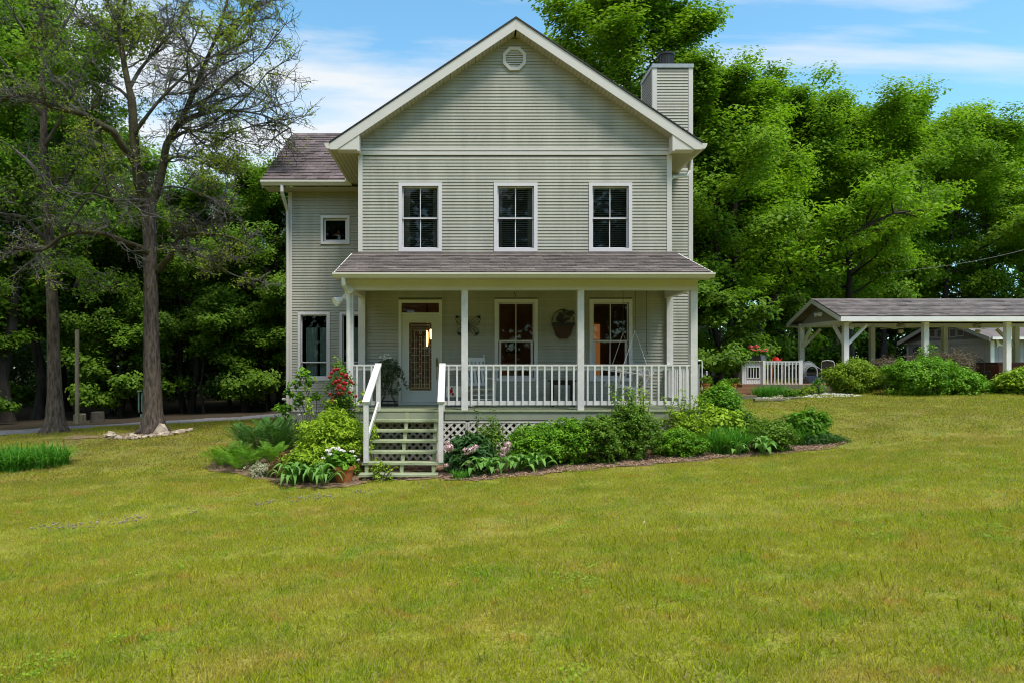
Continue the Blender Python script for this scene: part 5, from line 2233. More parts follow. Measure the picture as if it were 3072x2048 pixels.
# ================================================================= PLANTS
def bush(name, label, cat, px, py, d, w, h, depth, m, ncl, per, size, seed, asp=.5, rough=.16, crad=.13, group=None, top_sprigs=0, stemm=None, up=.6, flat=.8):
    """a shrub whose foot stands at pixel column px, distance d"""
    x = (px - 1385) / 2112 * d
    z0 = gz(x, d) - .03
    nr = np.random.default_rng(seed)
    rng = random.Random(seed)
    e = empty(name, (x, d, z0))
    tag(e, label, cat, group)
    # lumpy dome
    u = norm(nr.normal(size=(ncl, 3)))
    u[:, 2] = np.where((u[:, 2] < -.3) & (nr.random(ncl) < .45), -u[:, 2], u[:, 2])
    ph = nr.random(6) * 6.28
    lump = 1 + rough * (np.sin(u[:, 0] * 4.1 + ph[0]) * np.cos(u[:, 2] * 3.7 + ph[1]) + .7 * np.sin(u[:, 1] * 6 + u[:, 0] * 5 + ph[2]) + .5 * np.sin(u[:, 2] * 8 + u[:, 0] * 7 + ph[3]))
    rr = (nr.random(ncl) ** .35) * lump
    P = u * rr[:, None] * np.array([w / 2, depth / 2, h * .52]) + np.array([x, d, z0 + h * .44])
    P[:, 2] = np.maximum(P[:, 2], z0 + .03)
    V, a = cluster_leaves(P, crad, per, size, nr, flat, up, asp, .12, np.array([x, d, z0 + h * .3]))
    mb = MB()
    if top_sprigs:
        T = []
        for k in range(top_sprigs):
            bx, by = x + rng.uniform(-.4, .4) * w, d + rng.uniform(-.3, .2) * depth
            l = rng.uniform(.25, .6) * h * .6
            b = branch(mb, (bx, by, z0 + h * .75), (rng.uniform(-.3, .3), rng.uniform(-.2, .2), 1), l + h * .2, .008, rng, 4, .12, .05, 4)
            T += [tuple(q) for q in b[2:]]
        V2, a2 = cluster_leaves(np.array(T), crad * .7, max(6, per // 2), size * 1.05, nr, .8, .5, asp, .12)
        V = np.concatenate([V, V2])
        a = np.concatenate([a, a2])
    for k in range(9):
        q = P[rng.randrange(ncl)]
        mb.tube([(x + rng.uniform(-.1, .1) * w, d + rng.uniform(-.1, .1) * depth, z0 - .02), (x * .5 + q[0] * .5, d * .5 + q[1] * .5, z0 + (q[2] - z0) * .6), tuple(q)], [.014, .010, .004], 4)
    link("foliage", quad_mesh("foliage", V, a, m), e)
    mb.build("stems", stemm or TWIG, e)
    return e


def X(px, d):
    return (px - 1385) / 2112 * d


# ---- flowers
def flower_mesh(name, r, m, kind, seed):
    rng = np.random.default_rng(seed)
    if kind == "rose":
        n = 26
        k = np.arange(n)
        th = k * 2.4
        rad = r * (.15 + .85 * k / n)
        C = np.stack([np.cos(th) * rad * .7, -r * .35 + rad * .25 * 0 + rng.normal(0, .05, n) * r, np.sin(th) * rad * .7], 1)
        N = norm(np.stack([np.cos(th) * .7, np.full(n, -1.0), np.sin(th) * .7], 1))
        V = leaf_quads(C, N, np.full(n, r * .75), .9, rng, .2)
    elif kind == "puff":
        n = 70
        u = norm(rng.normal(size=(n, 3)))
        C = u * r * (.55 + .45 * rng.random((n, 1))) * np.array([1, .8, .8])
        V = leaf_quads(C, u + rng.normal(size=(n, 3)) * .3, np.full(n, r * .55), .8, rng, .25)
    else:   # umbel of small florets
        n = 42
        u = norm(rng.normal(size=(n, 3)))
        u[:, 2] = np.abs(u[:, 2])
        C = u * r * np.array([1, 1, .6])
        V = leaf_quads(C, u + rng.normal(size=(n, 3)) * .4, np.full(n, r * .5), .9, rng, .15)
    return quad_mesh(name, V, rng.random(n), m)


ROSE = [flower_mesh("flower", .055, P_RED, "rose", k) for k in range(2)]
PUFF = [flower_mesh("flower", .085, P_PINK, "puff", 5 + k) for k in range(2)]
UMB_W = [flower_mesh("flower", .06, P_WHITE, "umbel", 9 + k) for k in range(2)]
UMB_R = [flower_mesh("flower", .07, P_CORAL, "umbel", 12 + k) for k in range(2)]


def flowers(parent, meshes, pts, name="flower", rng=random.Random(3)):
    for (x, y, z, s) in pts:
        o = link(name, meshes[rng.randrange(len(meshes))], parent, (x, y, z))
        o.scale = (s, s, s)
        o.rotation_euler = (rng.uniform(-.3, .3), rng.uniform(-.3, .3), rng.uniform(0, 6) if meshes is not ROSE else rng.uniform(-.5, .5))


# ---- single broad leaves (hosta), arching fronds (fern), strap leaves
def broad_leaf(m, L=.26, Wd=.12, arch=.10, seed=0, name="leaf"):
    rng = random.Random(seed)
    mb = MB()
    n = 6
    rows = []
    for k in range(n + 1):
        t = k / n
        w = Wd * math.sin(PI * min(1, t * .93 + .05)) ** .8 * (1 - .25 * t)
        x = L * t
        z = arch * math.sin(PI * t * .8) * 1.6 - arch * .9 * t * t
        rows.append(((x, -w / 2, z + w * .22), (x, 0, z), (x, w / 2, z + w * .22)))
    vs = [p for r in rows for p in r]
    fs = []
    for k in range(n):
        for j in range(2):
            a = k * 3 + j
            fs.append((a, a + 3, a + 4, a + 1))
    mb.cur = .2 + .6 * rng.random()
    mb.add(vs, fs)
    mb.tube([(-.10, 0, -.16), (-.04, 0, -.03), (0, 0, 0)], .005, 4)
    return mb.mesh(name, m, smooth=True)


HL = [broad_leaf(HOSTA, .25, .125, .08, k) for k in range(4)]
HL2 = [broad_leaf(HOSTA, .27, .075, .09, k + 9) for k in range(4)]
PL = [broad_leaf(PEONY, .17, .06, .05, k + 20) for k in range(4)]


def rosette(name, label, x, y, n, leaves, seed, scale=1.0, group=None, spread=.12, cat="plant"):
    rng = random.Random(seed)
    z0 = gz(x, y)
    e = empty(name, (x, y, z0))
    tag(e, label, cat, group)
    for k in range(n):
        a = k * 2.4 + rng.uniform(-.3, .3)
        f = rng.random()
        o = link("leaf", leaves[rng.randrange(len(leaves))], e, (x + spread * f * math.cos(a), y + spread * f * math.sin(a), z0 + scale * (.13 + .12 * (1 - f))))
        o.rotation_euler = (rng.uniform(-.2, .2), -(.5 - .75 * f) + rng.uniform(-.15, .15), a)
        s = scale * rng.uniform(.75, 1.15)
        o.scale = (s, s, s)
    return e


def frond_mesh(m, L=.75, seed=0, w=.125):
    rng = np.random.default_rng(seed)
    n = 24
    t = np.linspace(.08, 1, n)
    x = L * t * (1 - .18 * t)
    z = L * (.55 * t - .50 * t * t)
    Vs = []
    for s in (-1, 1):
        ln = w * np.sin(PI * np.clip(t * .93 + .03, 0, 1)) ** .7
        C = np.stack([x + ln * .10, s * ln * .5, z - ln * .08], 1)
        V = np.empty((n, 4, 3))
        ww = L / n * .21
        base = np.stack([x, np.zeros(n), z], 1)
        tip = np.stack([x + ln * .25, s * ln, z - ln * .18], 1)
        mid = (base + tip) / 2
        V[:, 0] = base
        V[:, 1] = mid + np.array([ww, 0, .004])
        V[:, 2] = tip
        V[:, 3] = mid - np.array([ww, 0, -.004])
        Vs.append(V)
    # rachis
    V = np.empty((n - 1, 4, 3))
    base = np.stack([x, np.zeros(n), z], 1)
    V[:, 0] = base[:-1] + np.array([0, .004, 0])
    V[:, 1] = base[:-1] - np.array([0, .004, 0])
    V[:, 2] = base[1:] - np.array([0, .004, 0])
    V[:, 3] = base[1:] + np.array([0, .004, 0])
    Vs.append(V)
    A = np.concatenate(Vs)
    return quad_mesh("frond", A, .3 + .5 * rng.random(len(A)), m)


FRL = [frond_mesh(FERN_L, .70, k) for k in range(3)]
FRD = [frond_mesh(FERN_D, .95, 5 + k, .14) for k in range(3)]


def fern(label, x, y, n, meshes, seed, scale=1.0, steep=.9, group=None):
    rng = random.Random(seed)
    z0 = gz(x, y)
    e = empty("fern", (x, y, z0))
    tag(e, label, "fern", group)
    for k in range(n):
        a = k * 2.4 + rng.uniform(-.35, .35)
        o = link("frond", meshes[rng.randrange(len(meshes))], e, (x + .04 * math.cos(a), y + .04 * math.sin(a), z0 + .02))
        o.rotation_euler = (rng.uniform(-.2, .2), -rng.uniform(steep * .45, steep), a)
        s = scale * rng.uniform(.75, 1.15)
        o.scale = (s, s, s)
    return e


def strap_clump(name, label, x, y, rx, ry, n, L, m, seed, w=.022, cat="plant", group=None, kind=None, arch=.9, flw=None):
    """long arching strap leaves springing from a patch"""
    rng = np.random.default_rng(seed)
    r = np.sqrt(rng.random(n))
    a = rng.random(n) * 2 * PI
    bx, by = x + rx * r * np.cos(a), y + ry * r * np.sin(a)
    bz = gz_arr(bx, by) - .01
    az = rng.random(n) * 2 * PI
    hl = L * rng.uniform(.6, 1.15, n)
    lean = rng.uniform(.15, arch, n)
    K = 4
    Vs = []
    prev = None
    col = rng.random(n)
    s = np.stack([-np.sin(az), np.cos(az), np.zeros(n)], 1)
    for k in range(K + 1):
        t = k / K
        out = hl * lean * (t ** 1.7)
        z = hl * (t - .45 * lean * t ** 3)
        c = np.stack([bx + np.cos(az) * out, by + np.sin(az) * out, bz + z], 1)
        ww = (w * (1 - t ** 2.2) + .002)
        lft, rgt = c - s * ww / 2, c + s * ww / 2
        if prev is not None:
            V = np.stack([prev[0], prev[1], rgt, lft], 1)
            Vs.append(V)
        prev = (lft, rgt)
    A = np.concatenate(Vs)
    e = empty(name, (x, y, gz(x, y)))
    tag(e, label, cat, group, kind)
    link("foliage", quad_mesh("foliage", A, np.tile(col, K), m), e)
    return e


# ================================================================= LEFT BED
strap_clump("ornamental_grass", "bright green clump of long arching grass at the lawn edge before the drive", X(20, 15.6), 15.6, 1.35, .55, 2600, .60, STRAP, 1, .022, arch=1.25)
for k, (px, d, s) in enumerate([(775, 15.7, 1.05), (830, 15.4, 1.05), (868, 16.0, 1.0), (730, 16.4, .85)]):
    fern(["tall dark green fern nearest the house corner gap", "tall dark fern leaning against the azalea", "tall dark fern at the foot of the downspout", "smaller dark fern at the back of the fern bed"][k], X(px, d), d, 32, FRD, 50 + k, s * 1.05, 1.15)
for k, (px, d) in enumerate([(665, 14.6), (715, 14.2), (760, 14.5), (700, 14.9), (815, 14.7)]):
    fern(["light green fern at the outer lawn tip of the bed", "light green fern spilling forward over the lawn edge", "light green fern just before the tall dark ferns", "light green fern behind the outermost fern", "light green fern squeezed beside the yellow azalea"][k], X(px, d), d, 26, FRL, 60 + k, .88, .95)
bush("variegated_shrub", "low cream and green variegated ground shrub between ferns and red foliage", "shrub", 785, 0, 13.75, .55, .28, .45, VARIEG, 150, 16, .04, 70, crad=.07)
bush("reddish_shrub", "small loose shrub with reddish new shoots before the azalea", "shrub", 846, 0, 13.6, .40, .48, .4, REDDISH, 110, 14, .06, 71, crad=.09)
bush("azalea_bush", "large yellow green azalea bush filling the bed beside the steps", "shrub", 1005, 0, 13.75, 1.42, 1.28, 1.1, BUSH_AZ, 620, 22, .075, 72, asp=.42, crad=.12, rough=.2, top_sprigs=6)
bush("azalea_bush", "lower azalea mound in front of the large azalea and behind the flower pot", "shrub", 930, 0, 13.25, .85, .72, .7, BUSH_AZ, 300, 22, .075, 73, asp=.42, crad=.11, rough=.2)
ro = bush("rose_bush", "climbing rose with deep red blooms beside the porch post", "rose", 1020, 0, 14.35, .62, 2.15, .5, BUSH_D, 240, 14, .07, 74, asp=.55, crad=.12, rough=.25)
flowers(ro, ROSE, [(X(px, 14.05), 14.05, CAM_Z - (py - 1095) / 2112 * 14.05, s * .85) for px, py, s in [(1037, 1127, 1.35), (1010, 1132, .6), (1022, 1134, .7), (1000, 1150, .6), (1035, 1160, .6), (1044, 1133, .6), (1008, 1168, .7), (1060, 1150, .6), (1026, 1178, .7), (1000, 1190, .6), (1003, 1109, 1), (1013, 1107, .9), (995, 1118, .9), (1008, 1144, 1.1), (1017, 1141, 1), (1030, 1147, 1.1), (1038, 1150, .9), (1018, 1159, 1.3), (1031, 1166, 1), (1050, 1142, .8), (1055, 1145, .8), (1016, 1179, 1), (1049, 1176, .9), (990, 1181, .8), (997, 1202, .9), (1068, 1187, .8), (1025, 1120, .8), (988, 1130, .8)]])
# oakleaf branch reaching over the wing siding
hy = empty("hydrangea_shrub", (X(905, 16.6), 16.6, gz(X(905, 16.6), 16.6)))
tag(hy, "open leafy hydrangea with thin stems before the wing siding", "shrub")
mb = MB()
rng = random.Random(75)
tp = []
for (px, py) in [(905, 1110), (880, 1150), (925, 1150), (870, 1180), (850, 1215), (845, 1235), (895, 1190), (950, 1185), (870, 1225), (915, 1125)]:
    q = at(px, py, 16.5 + rng.uniform(-.2, .2))
    b = Vector((X(925, 16.6), 16.6, gz(X(925, 16.6), 16.6)))
    m1 = b.lerp(q, .55) + Vector((.08, 0, .12))
    mb.tube([b, m1, q], [.012, .009, .005], 4)
    tp += [tuple(q), tuple(q + Vector((rng.uniform(-.15, .15), 0, rng.uniform(-.12, .06))))]
V, a = cluster_leaves(np.array(tp), .15, 16, .12, np.random.default_rng(75), .7, .7, .7)
link("foliage", quad_mesh("foliage", V, a, BUSH_G), hy)
mb.build("stems", TWIG, hy)
flowers(hy, UMB_W, [(*at(852, 1197, 16.3), .8), (*at(897, 1243, 16.2), .6)])
for k, (px, d, n) in enumerate([(865, 13.0, 22), (900, 12.95, 24), (880, 12.75, 20), (968, 12.62, 20), (940, 12.75, 18)]):
    rosette("hosta_plant", ["blue green leafy perennial at the bed corner under the reddish shrub", "leafy perennial in the front row behind the bark edge", "low leafy perennial at the front lip of the left bed", "pointed leaf perennial rosette in front of the terracotta pot", "pointed leaf perennial left of the terracotta pot"][k], X(px, d), d, n, HL2, 80 + k, 1.0, None, .16)
# terracotta pot with white geranium
pz = gz(X(1035, 12.95), 12.95)
px0, py0 = X(1032, 12.95), 12.95
mb = MB()
mb.lathe([(.0, .0), (.13, .0), (.185, .235), (.205, .237), (.212, .30), (.19, .303), (.18, .25), (.0, .25)], (px0, py0, pz + .01), 22)
tag(mb.build("terracotta_pot", TERRA, None, smooth=False), "orange terracotta pot on the ground left of the steps", "flower pot")
ge = bush("geranium_plant", "white geranium growing in the terracotta pot by the steps", "potted plant", 1022, 0, 12.97, .50, .34, .42, BUSH_G, 90, 14, .075, 76, asp=.9, crad=.08)
for o in [ge]:
    o.location.z += .27
flowers(ge, UMB_W, [(*at(px, py, 12.82), s) for px, py, s in [(985, 1352, 1), (1000, 1347, 1.1), (1012, 1345, .9), (1023, 1352, 1), (1008, 1368, .8), (970, 1374, .7), (990, 1362, .9), (1056, 1354, .8), (1065, 1368, .6), (960, 1400, .7), (1075, 1379, .6), (1030, 1353, .8)]])
bush("azalea_sprig", "thin azalea sprigs growing through the lowest steps", "shrub", 1145, 0, 12.86, .36, .42, .16, BUSH_AZ, 34, 9, .065, 77, asp=.4, crad=.07, rough=.3)

# ================================================================= RIGHT BED
pe = bush("peony_bush", "dark leaved peony with pink blooms right of the steps", "peony", 1405, 0, 13.35, .95, .72, .7, PEONY, 170, 14, .15, 90, asp=.42, crad=.13, rough=.15)
flowers(pe, PUFF, [(*at(px, py, 12.98), s) for px, py, s in [(1347, 1340, 1.15), (1343, 1326, .6), (1400, 1352, 1.0), (1411, 1350, 1.0), (1422, 1346, .9), (1428, 1340, .7), (1405, 1391, .75), (1432, 1395, .9), (1441, 1398, .7), (1523, 1333, .9), (1516, 1346, .95), (1508, 1364, .6), (1339, 1394, .6)]])
bush("leggy_azalea", "leggy azalea with spent white petals before the lattice", "shrub", 1475, 0, 14.15, .85, .85, .5, BUSH_D, 200, 12, .06, 91, asp=.45, crad=.11, rough=.25, top_sprigs=4)
strap_clump("lily_grass", "fine grassy clump at the front corner of the right bed", X(1385, 12.72), 12.72, .17, .12, 260, .20, STRAP, 92, .010)
for k, (px, d, n) in enumerate([(1435, 12.85, 18), (1470, 12.88, 20), (1510, 12.92, 20), (1555, 12.98, 22), (1590, 13.02, 18), (1620, 13.05, 14)]):
    rosette("hosta_plant", ["hosta in the front row next to the grassy clump", "second hosta of the front row under the peony", "middle hosta of the front row under the peony edge", "broad hosta of the front row before the clipped shrub", "fifth hosta of the front row before the clipped shrub", "small end hosta of the front row by the bare bark"][k], X(px, d), d, n, HL, 93 + k, .85, "hostas edging the right bed", .14)
HB = [(1592, 13.45, .92, .88, .8, BUSH_G, 420, "clipped green shrub nearest the peony in the bed under the porch"), (1665, 13.55, .90, .95, .85, BUSH_G, 420, "second clipped green shrub under the porch rail"),
      (1735, 13.6, .95, .92, .85, BUSH_G, 420, "third clipped shrub, joined to its neighbours under the middle post"), (1805, 13.55, .98, .98, .9, BUSH_D, 460, "olive green clipped shrub right of the middle post"), (1890, 13.75, 1.08, 1.12, .9, BUSH_D, 520, "largest olive clipped shrub with tall sprigs above the porch floor")]
for k, (px, d, w, h, dp, m, n, lab) in enumerate(HB):
    bush("clipped_shrub", lab, "shrub", px, 0, d, w, h, dp, m, n, 22, .055, 110 + k, asp=.5, crad=.09, rough=.12, group="clipped shrubs under the porch", top_sprigs=7 if k == 4 else 0)
bush("azalea_bush", "wispy tall azalea reaching above the porch floor by the swing", "shrub", 1905, 0, 14.3, .7, 1.15, .4, BUSH_AZ, 90, 10, .065, 121, asp=.42, crad=.09, rough=.3, top_sprigs=10)
bush("low_azalea", "low green azalea mound below the last lattice panel", "shrub", 2040, 0, 13.95, 1.10, .55, .7, BUSH_G, 430, 20, .06, 122, asp=.45, crad=.09)
bush("azalea_bush", "tall loose azalea at the porch corner post", "shrub", 2055, 0, 14.45, 1.0, .98, .5, BUSH_AZ, 240, 14, .065, 123, asp=.42, crad=.11, rough=.25, top_sprigs=8)
strap_clump("daylily_clump", "arching daylily clump between the low azalea and the dark round shrub", X(2185, 14.15), 14.15, .38, .25, 520, .62, STRAP, 124, .022)
strap_clump("daylily_clump", "smaller daylily tuft in front of the last lattice panel", X(2040, 14.35), 14.35, .30, .12, 180, .5, STRAP, 125, .02)
bush("hydrangea_shrub", "soft light green hydrangea at the corner beyond the porch", "shrub", 2155, 0, 15.1, 1.15, .85, .8, BUSH_AZ, 330, 16, .10, 126, asp=.65, crad=.13)
bush("round_shrub", "dark round shrub near the outer end of the bed", "shrub", 2312, 0, 14.35, .95, .68, .85, BUSH_D, 560, 22, .05, 127, asp=.5, crad=.085, rough=.10)
rosette("hosta_plant", "pale broad hosta at the foot of the dark round shrub", X(2290, 13.85), 13.85, 16, HL, 128, .95, None, .12)
rosette("hosta_plant", "small broad hosta under the daylily clump", X(2210, 13.85), 13.85, 12, HL, 129, .7, None, .12)
bush("leafy_perennial", "tall leafy perennial behind the dark round shrub", "plant", 2415, 0, 15.2, .95, .72, .6, FERN_L, 260, 14, .11, 130, asp=.4, crad=.12)
strap_clump("daylily_clump", "daylily leaves between the tall perennial and the round shrub", X(2375, 15.0), 15.0, .35, .2, 260, .6, STRAP, 131, .02)
bush("catmint_edging", "low grassy catmint strip at the lawn end of the bed", "plant", 2460, 0, 14.95, 1.15, .24, .45, FERN_D, 420, 14, .05, 132, asp=.3, crad=.07)
bush("side_shrub", "dense green shrub spreading round the side of the porch", "shrub", 2150, 0, 16.7, 1.15, 1.15, 1.1, BUSH_G, 560, 18, .075, 133, asp=.55, crad=.13)
bush("side_shrub", "lower leafy shrub sloping away behind the porch corner", "shrub", 2205, 0, 16.2, 1.0, .62, .9, BUSH_D, 360, 16, .07, 134, asp=.55, crad=.12)
# a few pale petals and fallen leaves on the lawn
rng = random.Random(143)
for k in range(6):
    y = rng.uniform(6, 16)
    x = rng.uniform(-.6, .75) * y
    if in_poly(np.array([x]), np.array([y]), BED_R)[0] or in_poly(np.array([x]), np.array([y]), BED_L)[0] or (y > 14 and -5 < x < 6):
        continue
    mb = MB()
    s = rng.uniform(.016, .032)
    mb.add([(-s, 0, .01), (0, -s * .5, 0), (s, 0, .012), (0, s * .5, .004), (-s, 0, .013), (0, -s * .5, .003), (s, 0, .015), (0, s * .5, .007)], [(0, 1, 2, 3), (7, 6, 5, 4), (0, 4, 5, 1), (1, 5, 6, 2), (2, 6, 7, 3), (3, 7, 4, 0)])
    o = mb.build("fallen_leaf", MATS.get("dry_leaf") or mat("dry_leaf", (.45, .36, .24), .8, .2, 20), None, loc=(x, y, gz(x, y) + .045))
    o.rotation_euler = (rng.uniform(-.4, .4), rng.uniform(-.4, .4), rng.uniform(0, 6))
    o["leaf_order"] = 1
    tag(o, "small pale dry leaf lying on the mown lawn", "leaf", "pale leaves fallen on the lawn")
_lv = sorted([o for o in bpy.data.objects if o.get("leaf_order")], key=lambda o: o.location.x / o.location.y)
for k, o in enumerate(_lv):
    del o["leaf_order"]
    o["label"] = "small pale dry leaf lying on the mown lawn, %s from the left" % ORDINALS[k]
# ================================================================= ON THE PORCH
# rocking chair
def rocking_chair(x, y, rz):
    e = empty("rocking_chair", (x, y, DZ))
    e.rotation_euler = (0, 0, rz)
    tag(e, "white wooden rocking chair on the porch beside the door window", "rocking chair")

    def P(name, mb):
        o = bpy.data.objects.new(name, mb.mesh(name, RAILW))
        COL.objects.link(o)
        o.parent = e
        return o
    for s in (-1, 1):
        mb = MB()
        mb.tube([(s * .25, -.52, .11), (s * .25, -.30, .045), (s * .25, 0, .02), (s * .25, .30, .05), (s * .25, .55, .13)], .020, 6)
        P("rocker", mb)
        mb = MB()
        mb.tube([(s * .24, .18, .04), (s * .24, .22, .42), (s * .255, .38, .9), (s * .27, .46, 1.18)], [.018, .02, .018, .013], 7)
        P("back_post", mb)
        mb = MB()
        mb.tube([(s * .28, -.24, .03), (s * .28, -.25, .36), (s * .29, -.26, .60)], .018, 7)
        P("front_leg", mb)
        mb = MB()
        mb.bar((s * .30, -.33, .625), (s * .275, .32, .64), .075, .022)
        P("armrest", mb)
    for z, w in ((1.06, .09), (.50, .06)):
        mb = MB()
        yy = .22 + (z - .42) * .31
        mb.bar((-.25, yy, z), (.25, yy, z), .02, w)
        P("back_rail", mb)
    for k in range(5):
        xx = -.18 + k * .09
        mb = MB()
        mb.bar((xx, .245, .50), (xx, .42, 1.03), .055, .012, (0, 1, 0))
        P("back_slat", mb)
    for k in range(6):
        mb = MB()
        yy = -.26 + k * .085
        mb.box(-.26, .26, yy, yy + .07, .405 - .012 * k, .422 - .012 * k)
        P("seat_slat", mb)
    for z in (.18, .28):
        mb = MB()
        mb.tube([(-.28, -.25, z), (.28, -.25, z)], .011, 6)
        P("stretcher", mb)
    return e


rocking_chair(.40, 15.75, R(18))
# black side table
st = empty("side_table", (2.28, 15.95, DZ))
tag(st, "black square side table on the porch between window and swing", "table")
mb = MB()
mb.rbox(1.98, 2.58, 15.7, 16.2, DZ + .57, DZ + .60)
mb.build("tabletop", BLACKWOOD, st)
mb = MB()
mb.box(2.02, 2.54, 15.74, 16.16, DZ + .49, DZ + .568)
mb.build("apron", BLACKWOOD, st)
for x in (2.02, 2.49):
    for y in (15.74, 16.11):
        mb = MB()
        mb.prism([(x, DZ), (x + .04, DZ), (x + .05, DZ + .488), (x, DZ + .488)], "y", y, y + .05)
        mb.build("leg", BLACKWOOD, st)
# flower print bin by the door
bn = empty("storage_bin", (-.19, 15.9, DZ))
tag(bn, "two tone storage bin with red flower print behind the short rail", "bin")
mb = MB()
mb.rbox(-.35, -.02, 15.75, 16.05, DZ + .22, DZ + .47, .02)
mb.build("upper_half", mat("floral_cream", (.62, .58, .52), .8, .15, 8), bn)
mb = MB()
mb.rbox(-.345, -.025, 15.755, 16.045, DZ + .012, DZ + .218, .02)
mb.build("lower_half", mat("dark_print", (.04, .04, .045), .8, .9, 22, col2=(.35, .35, .36)), bn)
mb = MB()
for (x, z, r) in ((-.24, .36, .045), (-.27, .30, .025), (-.20, .29, .03), (-.22, .42, .022), (-.10, .33, .02)):
    mb.lathe([(.0, -.002), (r, -.002), (r, .001), (.0, .001)], (x, 15.748, DZ + z), 9, "y")
mb.build("flower_print", P_RED, bn)
# porch swing
sw = empty("porch_swing", (3.65, 15.45, DZ + .45))
tag(sw, "white slatted porch swing seen end on, hanging from the ceiling", "porch swing")
zs = DZ + .47
A = R(-9)


def SP(x, y, z):
    return (3.62 + x * math.cos(A) - z * math.sin(A), 15.45 + y, zs + x * math.sin(A) + z * math.cos(A))


for k in range(6):
    mb = MB()
    xx = -.30 + k * .095
    mb.bar(SP(xx, -.55, 0), SP(xx, .55, 0), .075, .02)
    mb.build("seat_slat", RAILW, sw)
for k in range(9):
    mb = MB()
    yy = -.5 + k * .125
    mb.bar(SP(.26, yy, .0), SP(.44, yy, .50), .07, .016, (1, 0, 0))
    mb.build("back_slat", RAILW, sw)
for z in (.10, .46):
    mb = MB()
    mb.bar(SP(.28 + z * .34, -.56, z), SP(.28 + z * .34, .56, z), .02, .05)
    mb.build("back_rail", RAILW, sw)
for y in (-.56, .56):
    mb = MB()
    mb.bar(SP(-.40, y, .30), SP(.36, y, .30), .06, .022)
    mb.bar(SP(-.30, y, .0), SP(-.30, y, .29), .04, .03)
    mb.bar(SP(-.36, y, -.03), SP(.34, y, -.03), .03, .05)
    mb.build("arm", RAILW, sw)
    mb = MB()
    top = (3.67, 15.45 + y, 3.866)
    apex = (3.67, 15.45 + y, DZ + 1.66)
    mb.tube([top, apex], .006, 4)
    mb.build("chain", BLACK, sw)
    mb = MB()
    mb.tube([SP(-.34, y, .0), apex, SP(.34, y, .28)], .009, 5)
    mb.build("rope", RAILW, sw)
mb = MB()
mb.blob(SP(.16, -.30, .22), (.09, .22, .21), random.Random(5), 10, 7, .03)
cu = mb.build("patterned_cushion", mat("zebra_cloth", (.03, .03, .035), .9, .9, 26, col2=(.72, .72, .72), stretch=(1, 1, 2.5), detail=2), None, True)
tag(cu, "black and white patterned cushion leaning on the porch swing", "cushion")
mb = MB()
mb.tube([(4.02, 15.3, 3.866), (4.02, 15.3, 2.42)], .005, 4)
mb.tube([(4.02, 15.3, 2.42), (4.04, 15.3, 2.36), (4.0, 15.3, 2.34)], .008, 4)
tag(mb.build("hanging_chain", BLACK), "thin dark plant chain hanging free right of the swing", "chain")
mb = MB()
mb.tube([(1.24, 16.55, 3.82), (1.24, 16.52, 3.76), (1.27, 16.50, 3.72), (1.24, 16.5, 3.69)], .008, 4)
tag(mb.build("wall_hook", BLACK), "small dark hook above the middle porch window", "hook")

# wire plant stand with trailing plant
ps = empty("plant_stand", (-1.66, 15.95, DZ))
tag(ps, "curved black wire plant stand left of the front door", "plant stand")
for s in (-1, 1):
    for y in (-.12, .12):
        mb = MB()
        mb.tube([(-1.66 + s * .10, 15.95 + y, DZ + .66), (-1.66 + s * .06, 15.95 + y, DZ + .42), (-1.66 + s * .09, 15.95 + y, DZ + .22), (-1.66 + s * .21, 15.95 + y, DZ + .01)], .009, 5)
        mb.build("leg", BLACK, ps)
mb = MB()
for z in (.02, .12):
    mb.tube([(-1.66 + .20 * math.cos(a * PI / 8), 15.95 + .14 * math.sin(a * PI / 8), DZ + z) for a in range(17)], .008, 4)
for k in range(8):
    a = k * PI / 4
    mb.tube([(-1.66 + .20 * math.cos(a), 15.95 + .14 * math.sin(a), DZ + .02), (-1.66 + .20 * math.cos(a), 15.95 + .14 * math.sin(a), DZ + .12)], .006, 4)
mb.build("basket_base", BLACK, ps)
tp_ = empty("trailing_plant", (-1.66, 15.95, DZ + .68))
tag(tp_, "dense trailing plant with pale flowers spilling over the wire stand", "potted plant")
mb = MB()
mb.lathe([(.0, .0), (.10, .0), (.15, .20), (.13, .20), (.0, .16)], (-1.66, 15.95, DZ + .66), 14)
mb.build("pot", GREYW, tp_)
nr = np.random.default_rng(150)
n = 190
u = norm(nr.normal(size=(n, 3)))
Pq = np.array([-1.66, 15.95, DZ + .80]) + u * np.array([.27, .24, .30]) * (nr.random((n, 1)) ** .4)
tr_ = np.stack([nr.uniform(-1.92, -1.42, 60), nr.uniform(15.75, 16.1, 60), DZ + nr.uniform(.28, .75, 60)], 1)
t3 = np.stack([np.linspace(-1.45, -1.25, 14) + nr.normal(0, .015, 14), np.full(14, 15.9), DZ + .88 - .45 * np.linspace(0, 1, 14) ** 1.5], 1)
V, a = cluster_leaves(np.concatenate([Pq, tr_, t3]), .06, 14, .042, nr, .9, .4, .7)
link("foliage", quad_mesh("foliage", V, a, IVY), tp_)
flowers(tp_, UMB_W, [(-1.66 + nr.uniform(-.2, .12), 15.83 + nr.uniform(-.05, .05), DZ + nr.uniform(1.05, 1.2), nr.uniform(.5, .8)) for _ in range(12)])

